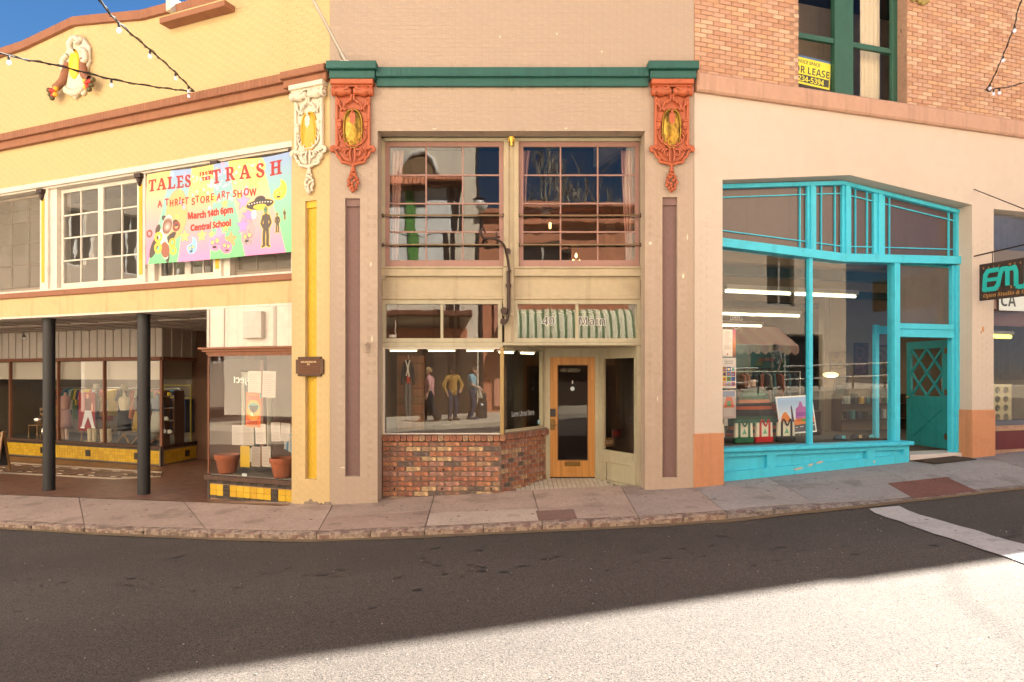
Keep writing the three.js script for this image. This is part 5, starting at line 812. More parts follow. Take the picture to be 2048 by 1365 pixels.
  // small carved olive ornament high on the brick
  const orn = []; for (let k = 0; k < 5; k++) orn.push(ball(-0.16 + k * 0.08, 0.03 * Math.sin(k * 1.7), 0.04, 0.055, 0.06, 0.05)); orn.push(slab(-0.18, 0.18, 0.05, 0.14, 0, 0.07)); const oo = obj('carved_ornament', orn, M(0.30, 0.24, 0.08, { roughness: 0.8 }), BR); oo.position.set(4.82, 9.33, 0);
  // rust mark and conduit
  obj('rust_mark', [ball(6.45, 3.19, 0.005, 0.03, 0.055, 0.006), ball(6.40, 3.13, 0.005, 0.015, 0.03, 0.006)], M(0.50, 0.24, 0.10), b);
  // teal perforated screen wall and fittings inside the shop
  const tw = grp('teal_display_wall', b); obj('board', box(6.3, 9.4, 0.75, 3.3, -9.2, -9.1), M(0.07, 0.17, 0.18, { map: T_paint }), tw);
  for (let k = 0; k < 22; k++) { const x = rr(6.5, 9.1), y = rr(1.2, 2.85), w = rr(0.08, 0.25); obj('hanging_card', box(x, x + w, y, y + rr(0.06, 0.16), -9.099, -9.07), M(rr(0.05, 0.3), rr(0.05, 0.25), rr(0.05, 0.2)), tw); }
  for (let k = 0; k < 7; k++) obj('ceiling_joist', box(0.6, 12.8, 4.42, 4.615, -1.2 - k * 1.4, -1.0 - k * 1.4), k % 2 ? M(0.05, 0.10, 0.11) : M(0.28, 0.21, 0.14), b);
}

// ================================================================ things hung on, standing in and behind the fronts
const lampLight = (parent, x, y, z, w, h, k, col = [1, 0.93, 0.75], rx = -Math.PI / 2) => { const l = new THREE.RectAreaLight(rgb(...col), k, w, h); l.position.set(x, y, z); l.rotation.x = rx; parent.add(l); return l; };
const board = (t, name, w, h, mt, x = 0, y = 0, z = 0, d = 0.004) => { const o = new THREE.Mesh(sheet(w, h, d), mt); o.name = numbered(name); o.position.set(x, y, z); o.castShadow = o.receiveShadow = true; t.add(o); return o; };
const flat = (name, label, cat, F, pos, w, h, mt, o = {}) => { const q = new THREE.Mesh(sheet(w, h, o.d || 0.004), mt); q.name = numbered(name); const [wx, wz] = world(F, pos[0], pos[2]); q.position.set(wx, pos[1], wz); q.rotation.set(0, F.ry + (o.turn || 0), o.roll || 0, 'YXZ'); q.castShadow = q.receiveShadow = true; tag(q, label, cat, o.group); scene.add(q); return q; };

// ---- art show banner across the two right casements
{
  const star = (c, x, y, r, f, n = 5, s = '#7a5a30') => { c.beginPath(); for (let i = 0; i < n * 2; i++) { const a = i / (n * 2) * 6.283 - 1.57, q = i % 2 ? r * 0.45 : r; c[i ? 'lineTo' : 'moveTo'](x + Math.cos(a) * q, y + Math.sin(a) * q); } c.closePath(); c.fillStyle = f; c.fill(); if (s) { c.strokeStyle = s; c.lineWidth = 2; c.stroke(); } };
  const blob = (c, x, y, rx, ry, rot, f, s) => { c.beginPath(); c.ellipse(x, y, rx, ry, rot, 0, 6.3); c.fillStyle = f; c.fill(); if (s) { c.strokeStyle = s; c.lineWidth = 3; c.stroke(); } };
  const mt = print(1400, 688, (c, w, h) => {
    const bands = ['#f4a48f', '#6fae9c', '#f2a06c', '#e9b57f', '#8fb7a0', '#f0a090', '#7fc0b0', '#6fbf8f'];
    const ray = (x0, x1, y0, b0, b1, f) => { c.beginPath(); c.moveTo(x0, y0); c.lineTo(x1, y0); c.lineTo(b1, h); c.lineTo(b0, h); c.fillStyle = f; c.fill(); };
    let g = c.createLinearGradient(0, 0, 0, h); g.addColorStop(0, '#f6c26a'); g.addColorStop(0.35, '#f3a58e'); g.addColorStop(1, '#ef74b4'); c.fillStyle = g; c.fillRect(0, 0, w, h);
    g = c.createLinearGradient(0, 0, 0, h); g.addColorStop(0, '#7d9ad0'); g.addColorStop(0.4, '#79b8ae'); g.addColorStop(1, '#62c47c'); for (const [a, b, d, e] of [[250, 470, 20, 320], [690, 830, 640, 980], [1120, 1420, 1350, 1420]]) ray(a, b, 0, d, e, g);
    ray(470, 690, 0, 320, 640, (() => { const q = c.createLinearGradient(0, 0, 0, h); q.addColorStop(0, '#f2cf62'); q.addColorStop(0.5, '#f1a08c'); q.addColorStop(1, '#f07fc0'); return q; })()); ray(830, 1120, 0, 980, 1350, (() => { const q = c.createLinearGradient(0, 0, 0, h); q.addColorStop(0, '#f5d160'); q.addColorStop(0.4, '#f2b08c'); q.addColorStop(1, '#f07dbb'); return q; })());
    blob(c, 305, 330, 110, 190, 0.15, '#f0a266', '#a8814a'); c.globalAlpha = 0.9;
    let s = 5; const q = () => (s = (s * 16807) % 2147483647) / 2147483647;
    for (let i = 0; i < 70; i++) star(c, 480 + q() * 620, 40 + q() * 240, 8 + q() * 10, '#fff4ea', 5, null);
    for (let i = 0; i < 22; i++) blob(c, 260 + q() * 900, 20 + q() * 330, 8 + q() * 10, 16 + q() * 22, q() * 0.6 - 0.3, ['#b7a0e0', '#e49ac6', '#f6d75f', '#8fc7e8', '#bfe06a'][i % 5], null);
    for (const [x, y, r, f] of [[560, 205, 46, '#e6e068'], [690, 250, 44, '#f2d24e'], [1060, 150, 74, '#d8e568'], [800, 300, 40, '#f2dc62'], [970, 300, 66, '#a58ad6'], [1010, 400, 60, '#8a78d0'], [960, 470, 70, '#9d80d8'], [395, 500, 52, '#f3dc6a'], [560, 505, 54, '#f5dc66'], [660, 505, 36, '#f3e46c'], [800, 470, 40, '#f0dc62'], [850, 560, 62, '#f0955a']]) star(c, x, y, r, f, 5);
    c.globalAlpha = 1;
    // dark pinwheel creature with rings
    c.fillStyle = '#37302c'; for (const [x, y, rx, ry, r] of [[85, 560, 34, 90, 0.5], [215, 610, 26, 80, -0.2], [260, 500, 60, 26, -0.6], [120, 430, 24, 40, 0.2], [180, 350, 30, 20, 0.5], [300, 395, 34, 26, 0.4]]) blob(c, x, y, rx, ry, r, '#37302c');
    blob(c, 185, 545, 46, 120, -0.25, '#e9dccb'); blob(c, 200, 590, 44, 60, -0.2, '#8a4a35'); g = c.createRadialGradient(215, 420, 5, 215, 410, 75); g.addColorStop(0, '#c8b8b0'); g.addColorStop(0.6, '#6b4034'); g.addColorStop(1, '#e8e2dc'); blob(c, 215, 405, 52, 76, 0.15, g, '#eeeae4');
    const ring = (x, y, r, f) => { c.beginPath(); c.arc(x, y, r, 0, 6.3); c.lineWidth = r * 0.75; c.strokeStyle = f; c.stroke(); }; ring(130, 490, 30, '#f0b92e'); ring(125, 570, 30, '#f0b92e'); ring(275, 540, 24, '#e8a52a'); ring(280, 600, 24, '#f0b92e'); ring(40, 455, 22, '#7a3a34'); ring(310, 420, 28, '#7a3030');
    // furry comma monsters
    const fur = (x, y, k, f, d) => { c.save(); c.translate(x, y); c.scale(k, Math.abs(k)); c.beginPath(); c.moveTo(0, -95); c.quadraticCurveTo(58, -80, 60, -20); c.quadraticCurveTo(62, 52, 0, 58); c.quadraticCurveTo(-58, 56, -56, 10); c.quadraticCurveTo(-54, -24, -16, -30); c.quadraticCurveTo(24, -46, 0, -95); c.fillStyle = f; c.fill(); c.strokeStyle = d; c.lineWidth = 2.5; for (let i = 0; i < 40; i++) { const a = q() * 6.28, r = q() * 46; c.beginPath(); c.moveTo(Math.cos(a) * r, 8 + Math.sin(a) * r); c.lineTo(Math.cos(a) * r + 8, 16 + Math.sin(a) * r); c.stroke(); } blob(c, -22, 6, 13, 13, 0, '#f4d36b', d); blob(c, 14, -2, 14, 14, 0, '#f4d36b', d); blob(c, -8, 34, 18, 7, 0, '#2a2020'); c.restore(); };
    fur(460, 585, 0.85, '#79b9e6', '#2f5f8f'); fur(700, 560, 1.25, '#ef8fc0', '#a34a78'); fur(800, 600, -1.0, '#f07fae', '#a34a78'); fur(1010, 545, 1.15, '#a58f9a', '#5d4a55'); fur(1290, 265, 0.95, '#f0d93a', '#8f7d1a');
    // saucer and three dark figures with yellow outlines
    blob(c, 1120, 335, 132, 40, -0.03, '#e8bd3a'); blob(c, 1120, 333, 124, 34, -0.03, '#2d2a2c'); blob(c, 1120, 305, 52, 34, 0, '#2d2a2c'); blob(c, 1120, 348, 62, 18, 0, '#e8bd3a'); for (let i = 0; i < 9; i++) blob(c, 1020 + i * 25, 326 - 8 * Math.sin(i / 8 * 3.1), 7, 5, 0, '#d9d2c2'); blob(c, 1065, 400, 26, 34, 0, '#a8cfe2', '#7a8ea0');
    const man = (x, y, k) => { c.save(); c.translate(x, y); c.scale(k, k); for (const [gw, f] of [[14, '#e8bd3a'], [0, '#3a3230']]) { c.lineCap = c.lineJoin = 'round'; c.strokeStyle = f; c.fillStyle = f; const L = (w2, ...p) => { c.lineWidth = w2 + gw; c.beginPath(); p.forEach(([a, b], i) => c[i ? 'lineTo' : 'moveTo'](a, b)); c.stroke(); }; L(52, [0, -70], [0, 20]); L(22, [-28, -75], [-46, -20], [-26, 14]); L(22, [28, -75], [46, -20], [26, 14]); L(28, [-14, 30], [-18, 100], [-16, 160]); L(28, [14, 30], [20, 100], [18, 160]); L(18, [-16, 165], [-34, 172]); L(18, [18, 165], [34, 172]); c.beginPath(); c.ellipse(0, -125, 20 + gw / 2, 30 + gw / 2, 0, 0, 6.3); c.fill(); } blob(c, 0, -125, 18, 28, 0, '#4c7a55'); blob(c, -7, -128, 5, 4, 0, '#1c1c1c'); blob(c, 7, -128, 5, 4, 0, '#1c1c1c'); c.restore(); };
    man(1175, 485, 0.86); man(1270, 470, 0.42); man(1330, 420, 0.22);
    c.globalAlpha = 0.16; c.fillStyle = '#f4e6da'; c.fillRect(0, 0, w, h); c.globalAlpha = 1;
    // lettering
    c.textBaseline = 'alphabetic'; const put = (t, x, y, size, font, f, sp = 0, rot = 0, wob = 0) => { c.font = font.replace('#', size); c.fillStyle = f; let cx = x; [...t].forEach((ch, i) => { c.save(); c.translate(cx, y + (wob ? wob * Math.sin(i * 2.3) : 0)); c.rotate(rot + (wob ? 0.10 * Math.sin(i * 3.1) : 0)); c.lineWidth = 5; c.strokeStyle = f; c.fillText(ch, 0, 0); c.strokeText(ch, 0, 0); c.restore(); cx += c.measureText(ch).width + sp; }); };
    put('TALES', 18, 132, 122, 'bold #px serif', '#a03230', 10); put('TRASH', 668, 138, 132, 'bold #px serif', '#a03230', 44); put('FROM', 550, 62, 30, 'bold #px serif', '#a8282a', 8); put('THE', 572, 100, 30, 'bold #px serif', '#a8282a', 8);
    put('A THRIFT STORE ART SHOW', 120, 262, 66, '#px sans-serif', '#b03428', 7, 0, 8);
    put('March 14th 6pm', 420, 372, 62, 'bold #px sans-serif', '#c8342a', -2); put('Central School', 445, 462, 62, 'bold #px sans-serif', '#c8342a', -2);
  }, { roughness: 0.65 });
  const W2 = 3.52, H2 = 1.74, nx = 40, ny = 14, g = new THREE.PlaneGeometry(W2, H2, nx, ny), p = g.attributes.position;
  for (let i = 0; i < p.count; i++) { const x = p.getX(i), y = p.getY(i), e = (y + H2 / 2) / H2; p.setZ(i, 0.018 * Math.sin(x * 2.1 + y * 1.3) + 0.012 * Math.sin(x * 6 - y * 3) * (1 - Math.abs(e - 0.5)) + 0.008 * Math.sin(y * 9 + x)); p.setY(i, y - 0.02 * Math.sin((x / W2 + 0.5) * Math.PI) * e + 0.012 * Math.sin(x * 4) * e); }
  g.computeVertexNormals();
  const t = thing('art_show_banner', 'colourful printed cloth banner for a thrift store art show hung across the yellow building windows', 'banner', FL, [-2.6, 5.29, -0.06]);
  obj('printed_cloth', g, mt, t); const gm = []; for (const sx of [-1, 1]) for (const sy of [-1, 1]) gm.push(cyl([sx * (W2 / 2), sy * (H2 / 2 - 0.03), 0], [sx * (W2 / 2 + 0.14), sy * (H2 / 2 + 0.05), -0.1], 0.006)); obj('cord', gm, m.wire, t);
}

// ---- festoon strings: cable, twisted companion, clear bulbs in black sockets
{
  const bulbGlass = new THREE.MeshPhysicalMaterial({ color: rgb(0.95, 0.95, 1), roughness: 0.05, transmission: 0.7, thickness: 0, ior: 1.5, emissive: rgb(0.05, 0.05, 0.065) });
  const strand = (label, pts, r, bulbs, grpName = 'festoon light strings across the street') => {
    const t = new THREE.Group(); t.name = numbered('festoon_string'); t.position.set(...pts[0]); scene.add(t); tag(t, label, 'string lights', grpName);
    const q = pts.map((p) => [p[0] - pts[0][0], p[1] - pts[0][1], p[2] - pts[0][2]]), curve = new THREE.CatmullRomCurve3(q.map((p) => V(...p)));
    obj('cable', new THREE.TubeGeometry(curve, 70, r, 6), m.wire, t);
    const tw = []; for (let i = 0; i <= 90; i++) { const c = curve.getPoint(i / 90), a = i * 0.9; tw.push([c.x + Math.cos(a) * r * 1.8, c.y + Math.sin(a) * r * 1.8, c.z]); } obj('carrier_wire', tube(tw, r * 0.5, 180, 5), m.wire, t);
    for (const u of bulbs) { const c = curve.getPoint(u), b = obj('bulb', lathe([[0, -0.145], [0.018, -0.143], [0.034, -0.12], [0.036, -0.10], [0.022, -0.07], [0.016, -0.06], [0, -0.06]], 0, 0, 0, 14), bulbGlass, t); b.scale.setScalar(0.8); b.position.copy(c); b.position.y -= 0.008; obj('socket', lathe([[0, -0.066], [0.019, -0.064], [0.021, -0.02], [0.012, 0.005], [0, 0.01]], 0, 0, 0, 12), m.wire, b); }
    return t;
  };
  const pt = (px, py, d) => [(px - 1024) / 1365 * d, 2.3 + (750 - py) / 1365 * d, -d], A = pt(387, 183, 12.45), B = pt(1972, 180, 13.2);
  strand('dark festoon string sagging from the anchor past the gable ornament', [A, pt(340, 178, 11.6), pt(230, 160, 10.4), pt(110, 130, 9.4), pt(0, 106, 8.7), [-9, 6.7, -5], [-13, 7.6, -1]], 0.011, [0.04, 0.345, 0.65]);
  strand('dark festoon string running steeply up to the top edge of the picture', [A, pt(350, 145, 11.2), pt(300, 100, 9.6), pt(240, 48, 8.2), pt(200, 0, 7.2), [-3.2, 6.6, -3], [-2.4, 7.6, 2]], 0.011, [0.05, 0.165, 0.335, 0.51]);
  strand('thin festoon string hanging beside the bricks at the top right', [B, pt(1985, 160, 12.6), pt(2008, 108, 11.8), pt(2030, 50, 11), pt(2045, 0, 10.4), [7, 8.6, -6], [6.5, 9.0, 0]], 0.008, [0.12, 0.325, 0.50]);
  strand('short festoon string leaving the right edge of the picture', [B, pt(2000, 176, 12.6), pt(2048, 165, 11.8), [11, 7.6, -7]], 0.008, [0.2, 0.33]);
  const an = thing('cable_anchor', 'small iron hook on the salmon brick where two festoon strings meet', 'hook', FR, [6.56, 7.86, 0]); obj('eye', new THREE.TorusGeometry(0.035, 0.012, 8, 14).translate(0, 0, 0.05), m.iron, an); obj('pin', cyl([0, 0, -0.02], [0, 0, 0.03], 0.014), m.iron, an);
}

// ---- wooden plaque on the yellow pier
{
  const t = thing('wooden_plaque', 'dark weathered wooden plaque with notched corners on the yellow pier', 'plaque', FL, [-0.40, 2.44, 0.0]);
  const o = [[-0.29, 0.12], [-0.245, 0.12], [-0.235, 0.165], [0.235, 0.165], [0.245, 0.12], [0.29, 0.12], [0.29, -0.12], [0.245, -0.12], [0.235, -0.165], [-0.235, -0.165], [-0.245, -0.12], [-0.29, -0.12]];
  obj('back_board', poly(o, 0.005, 0.04, [], 0.006), timber(0.13, 0.06, 0.025), t);
  board(t, 'carved_face', 0.44, 0.26, print(440, 260, (c, w, h) => { c.fillStyle = '#5d371c'; c.fillRect(0, 0, w, h); for (let i = 0; i < 60; i++) { c.strokeStyle = i % 3 ? 'rgba(30,14,6,0.45)' : 'rgba(150,95,45,0.5)'; c.lineWidth = 1 + (i % 4); const y = (i * 37) % h; c.beginPath(); c.moveTo(0, y); c.bezierCurveTo(w * 0.3, y + 18 * Math.sin(i), w * 0.7, y - 18 * Math.cos(i), w, y + 4); c.stroke(); } c.strokeStyle = '#cbb58e'; c.lineWidth = 5; let x = 52; for (const k of [14, 16, 10, 0, 12, 14, 12, 14, 10, 16, 14, 12, 0, 12, 10, 12]) { if (k) { c.strokeRect(x, 40 + (k % 5), k, 22); } x += k + 9; } x = 180; for (const k of [10, 14, 12]) { c.strokeRect(x, 84, k, 20); x += k + 8; } }), 0, 0, 0.043, 0.004);
  obj('rim', [box(-0.235, 0.235, 0.135, 0.155, 0.041, 0.052), box(-0.235, 0.235, -0.155, -0.135, 0.041, 0.052)], m.darkwood, t);
}

// ---- flower pots and wicker basket on the bay shelf
{
  const pot = thing('flower_pot', 'terracotta pot with plain rim, the left of two on the tiled ledge', 'flower pot', FL, [-2.62, 0.464, -0.36], 0, 'terracotta pots on the tiled ledge');
  obj('body', lathe([[0, 0], [0.145, 0], [0.155, 0.02], [0.205, 0.27], [0.20, 0.275], [0.19, 0.26], [0.14, 0.06], [0, 0.06]], 0, 0, 0, 32), M(0.36, 0.10, 0.04, { map: T_paint, roughness: 0.75 }), pot); obj('rim', lathe([[0.195, 0.265], [0.222, 0.265], [0.232, 0.345], [0.226, 0.352], [0.205, 0.352], [0.195, 0.30]], 0, 0, 0, 32), M(0.38, 0.11, 0.045, { map: T_paint, roughness: 0.75 }), pot); obj('soil', cyl([0, 0.30, 0], [0, 0.305, 0], 0.196, 0.196, 20), m.dark, pot);
  const p2 = pot.clone(); p2.name = numbered('flower_pot'); scene.add(p2); const [wx, wz] = world(FL, -1.30, -0.34); p2.position.set(wx, 0.464, wz); p2.userData.label = 'terracotta pot standing in front of the wicker basket on the ledge';
  const bk = thing('wicker_basket', 'tall brown wicker basket with folded cloths on top in the bay window', 'basket', FL, [-1.10, 0.464, -0.75]), wk = []; for (let r = 0; r < 22; r++) wk.push(new THREE.TorusGeometry(0.235 + 0.03 * Math.sin(r / 21 * 2.6), 0.017, 6, 26).rotateX(Math.PI / 2).rotateY(r * 0.3).translate(0, 0.02 + r * 0.031, 0)); for (let k = 0; k < 26; k++) { const a = k / 26 * 6.283; wk.push(cyl([Math.cos(a) * 0.248, 0, Math.sin(a) * 0.248], [Math.cos(a) * 0.255, 0.68, Math.sin(a) * 0.255], 0.012, 0.012, 6)); } obj('woven_body', wk, timber(0.28, 0.15, 0.06), bk); obj('lid', lathe([[0, 0.72], [0.22, 0.715], [0.275, 0.69], [0.27, 0.66], [0, 0.66]], 0, 0, 0, 24), timber(0.30, 0.17, 0.07), bk);
  const cl1 = thing('folded_cloths', 'white and blue cloths draped over the rim of the wicker basket', 'cloth', FL, [-1.30, 1.17, -0.62]); ['0.65,0.62,0.6', '0.12,0.32,0.5', '0.65,0.62,0.6', '0.2,0.4,0.55'].forEach((c, k) => obj('cloth', tube([[-0.04 + 0.05 * k, 0.02, -0.12], [-0.05 + 0.05 * k, 0.035, 0], [-0.06 + 0.05 * k, -0.02, 0.10], [-0.07 + 0.05 * k, -0.22 - 0.02 * k, 0.12]], 0.03, 14, 8), M(...c.split(',').map(Number), { roughness: 0.95 }), cl1)); obj('cloth_top', ball(0.18, 0.0, -0.08, 0.2, 0.035, 0.16), M(0.55, 0.5, 0.46), cl1);
  // papers taped inside the bay glass
  const pm = (k) => print(96, 128, (c) => { c.fillStyle = ['#b5a69c', '#ab9c93', '#a5978f', '#9c8c80'][k % 4]; c.fillRect(0, 0, 96, 128); c.fillStyle = 'rgba(90,80,75,0.45)'; for (let y = 14; y < 116; y += 9) c.fillRect(10, y, 50 + (y * 7 + k * 13) % 26, 2); }, { roughness: 0.9 });
  const P4 = [0, 1, 2, 3].map(pm), where = { 'left of the upper pair': [-1.80, 2.13, 0.30, 0.47], 'right of the upper pair': [-1.47, 2.13, 0.30, 0.47], 'far left of the middle row': [-2.20, 1.20, 0.26, 0.36], 'second in the middle row': [-1.95, 1.20, 0.26, 0.36], 'third in the middle row': [-1.66, 1.24, 0.24, 0.36], 'fourth in the middle row': [-1.32, 1.29, 0.21, 0.34], 'fifth in the middle row': [-1.10, 1.29, 0.2, 0.32], 'second of the bottom row': [-1.77, 0.83, 0.2, 0.36], 'third of the bottom row': [-1.53, 0.84, 0.2, 0.36] };
  Object.entries(where).forEach(([k, [x, y, w, h]], i) => flat('paper_notice', 'pale paper notice taped inside the bay glass, ' + k, 'notice', FL, [x, y, -0.185 - (i % 2) * 0.004], w, h, P4[i % 4], { roll: rr(-0.05, 0.05), group: 'paper notices taped in the bay window', d: 0.002 }));
  flat('yellow_paper', 'plain mustard yellow sheet taped at the foot of the bay glass', 'notice', FL, [-2.02, 0.82, -0.183], 0.22, 0.38, M(0.55, 0.34, 0.02), { d: 0.002 });
  flat('orange_poster', 'orange poster of a rock-pool face with teal eye shape taped in the bay window', 'poster', FL, [-1.82, 1.67, -0.178], 0.34, 0.62, print(220, 400, (c) => { c.fillStyle = '#e2601c'; c.fillRect(0, 0, 220, 400); c.fillStyle = '#f08a2a'; c.beginPath(); c.ellipse(110, 200, 95, 125, 0, 0, 6.3); c.fill(); c.fillStyle = '#3d8f7c'; c.beginPath(); c.ellipse(112, 165, 84, 46, 0, 0, 6.3); c.fill(); c.fillStyle = '#1f1712'; c.beginPath(); c.moveTo(45, 150); c.lineTo(180, 150); c.lineTo(160, 215); c.lineTo(112, 245); c.lineTo(64, 210); c.fill(); c.fillStyle = '#e8c79a'; c.beginPath(); c.moveTo(60, 260); c.lineTo(90, 225); c.lineTo(120, 285); c.fill(); c.strokeStyle = '#7a2c0c'; c.lineWidth = 8; for (let i = 0; i < 6; i++) { c.strokeRect(28 + i * 28, 44, 18, 38); c.strokeRect(28 + i * 28, 330, 18, 40); } c.fillStyle = '#2f7d78'; c.fillRect(196, 0, 24, 60); }), { d: 0.002, roll: -0.03 });
  flat('small_card', 'little white card lying on the dark ledge edge of the bay', 'card', FL, [-2.02, 0.49, -0.17], 0.11, 0.05, M(0.62, 0.64, 0.66), { d: 0.003 });
  flat('window_lettering', 'white reversed shop lettering seen through the bay glass', 'lettering', FL, [-2.98, 2.15, -1.2], 0.62, 0.34, print(256, 140, (c) => { c.clearRect(0, 0, 256, 140); c.fillStyle = '#dfe6dd'; c.save(); c.translate(256, 0); c.scale(-1, 1); c.font = 'bold 84px serif'; c.fillText('object', 8, 76); c.font = '30px serif'; c.fillText('. . . .', 60, 118); c.restore(); }, { transparent: true, side: THREE.DoubleSide }), { d: 0.001 });
}

// ---- the thrift shop behind the arcade
{
  const z = -4.75, G = FL, T = (n, l, c, x, zz = z, gp) => thing(n, l, c, G, [x, 0.25, zz], 0, gp);
  const cloth = (r, g2, b2) => M(r, g2, b2, { roughness: 0.95, map: T_paint });
  const torso = [[0, 1.50], [0.05, 1.50], [0.055, 1.42], [0.17, 1.36], [0.185, 1.25], [0.165, 1.10], [0.125, 0.98], [0.16, 0.84], [0.175, 0.74], [0.16, 0.70], [0, 0.70]];
  const form = (name, label, x, zz, top, skirt, o = {}) => { const t = T(name, label, 'mannequin', x, zz, 'dressed mannequins in the thrift shop window'); obj('torso', lathe(torso, 0, 0, 0, 20).scale(1, 1, 0.72), cloth(...top), t); if (skirt) obj('skirt', lathe([[0, 1.0], [0.14, 1.0], [0.185, 0.85], [0.22, 0.55], [0.235, 0.40], [0, 0.42]], 0, 0, 0, 22).scale(1, 1, 0.75), cloth(...skirt), t); for (const s of [-1, 1]) if (o.sleeve) obj('sleeve', tube([[s * 0.17, 1.36, 0], [s * 0.25, 1.18, 0.02], [s * 0.28, 0.98, 0.05], [s * 0.27, 0.78, 0.08]], 0.055, 14), cloth(...o.sleeve), t); if (o.hat) obj('hat', [lathe([[0, 1.78], [0.08, 1.77], [0.10, 1.66], [0.11, 1.63], [0.21, 1.61], [0.21, 1.60], [0.1, 1.60], [0, 1.62]], 0, 0, 0, 22)], cloth(...o.hat), t), obj('neck', cyl([0, 1.48, 0], [0, 1.64, 0], 0.045), cloth(0.5, 0.4, 0.3), t); if (o.legs) for (const s of [-1, 1]) obj('leg', tube([[s * 0.08, 0.75, 0], [s * 0.09, 0.42, 0.02], [s * 0.09, 0.05, 0]], 0.055), M(0.55, 0.36, 0.27), t); else { obj('pole', cyl([0, 0.18, 0], [0, 0.72, 0], 0.02), m.wood, t); for (let k = 0; k < 3; k++) obj('stand_leg', tube([[0, 0.30, 0], [0.10 * Math.cos(k * 2.1), 0.18, 0.10 * Math.sin(k * 2.1)], [0.24 * Math.cos(k * 2.1), 0.01, 0.24 * Math.sin(k * 2.1)]], 0.018), m.wood, t); } return t; };
  form('dressed_mannequin', 'mannequin in cream blouse and tall straw hat behind the thrift shop glass', -11.15, -4.85, [0.60, 0.52, 0.36], [0.05, 0.045, 0.04], { hat: [0.5, 0.42, 0.3] });
  form('dressed_mannequin', 'mannequin in black top, orange cardigan and mustard print skirt on a wooden tripod', -10.45, -4.8, [0.02, 0.018, 0.02], [0.40, 0.26, 0.06], { hat: [0.45, 0.40, 0.34], sleeve: [0.38, 0.12, 0.04] });
  form('dressed_mannequin', 'mannequin in black jacket with yellow scarf beside the red poster', -12.55, -5.0, [0.025, 0.02, 0.02], null, { sleeve: [0.50, 0.26, 0.02], hat: [0.55, 0.5, 0.42] });
  form('dressed_mannequin', 'long-legged mannequin in pink dress half hidden by the left black column', -13.75, -4.85, [0.45, 0.25, 0.22], [0.40, 0.22, 0.2], { legs: true });
  form('dressed_mannequin', 'mannequin in denim jacket close behind the right black column', -9.85, -4.9, [0.10, 0.14, 0.20], [0.5, 0.48, 0.42], { sleeve: [0.10, 0.14, 0.20] });
  const rp = T('red_poster', 'red poster of a walking figure in white trousers leaning in the thrift shop window', 'poster', -12.35, -4.55); board(rp, 'print', 0.72, 1.15, print(240, 380, (c) => { c.fillStyle = '#8e1a1c'; c.fillRect(0, 0, 240, 380); c.fillStyle = '#5c1420'; c.fillRect(95, 60, 90, 120); c.fillStyle = '#c98b6e'; c.beginPath(); c.ellipse(130, 38, 20, 26, 0, 0, 6.3); c.fill(); c.fillRect(185, 110, 22, 80); c.fillStyle = '#dcd8e0'; c.beginPath(); c.moveTo(95, 180); c.lineTo(185, 180); c.lineTo(230, 330); c.lineTo(195, 345); c.lineTo(140, 240); c.lineTo(80, 350); c.lineTo(45, 335); c.fill(); c.fillStyle = '#f0ece8'; c.fillRect(30, 340, 60, 16); c.fillRect(190, 335, 50, 16); }), 0, 0.95, 0, 0.01); obj('easel', [bar([-0.3, 0, -0.02], [0, 1.5, -0.03], 0.03), bar([0.3, 0, -0.02], [0, 1.5, -0.03], 0.03)], m.wood, rp);
  const ch = T('wooden_chair', 'plain pale wooden chair at the left end of the thrift shop window', 'chair', -15.0, -4.85); obj('seat', slab(-0.22, 0.22, 0.44, 0.47, -0.2, 0.2), m.wood, ch); for (const [a, c] of [[-0.2, -0.18], [0.2, -0.18], [-0.2, 0.18], [0.2, 0.18]]) obj('leg', cyl([a, 0, c], [a, c < 0 ? 1.0 : 0.45, c * 1.0], 0.02), m.wood, ch); for (const y of [0.6, 0.75, 0.92]) obj('back_slat', box(-0.18, 0.18, y, y + 0.06, -0.19, -0.17), m.wood, ch);
  const mir = M(0.75, 0.72, 0.66, { metalness: 1, roughness: 0.12, flatShading: true }), db = T('mirror_ball', 'large mirror ball lying on the thrift shop window floor', 'mirror ball', -14.1, -4.65); obj('ball', new THREE.SphereGeometry(0.30, 20, 14).translate(0, 0.30, 0), mir, db); const d2 = T('mirror_ball', 'small mirror ball resting on the seat of the pale wooden chair', 'mirror ball', -15.0, -4.85); obj('ball', new THREE.SphereGeometry(0.15, 16, 10).translate(0, 0.62, 0), mir, d2);
  const boot = T('cowboy_boots', 'cream cowboy boots at the foot of the red poster', 'boots', -12.05, -4.5, 'boots on the thrift shop window floor'); for (const s of [-0.1, 0.1]) obj('boot', [cyl([s, 0.08, 0], [s, 0.46, -0.01], 0.055, 0.08), ball(s, 0.055, 0.08, 0.05, 0.055, 0.14), box(s - 0.03, s + 0.03, 0, 0.05, -0.07, -0.01)], M(0.50, 0.40, 0.26), boot); const b2 = boot.clone(); b2.name = numbered('cowboy_boots'); b2.userData.label = 'cream cowboy boots near the second glazing bar, beside the mannequin stand'; const [bx, bz] = world(G, -11.45, -4.5); b2.position.set(bx, 0.25, bz); b2.rotation.y += 0.5; scene.add(b2);
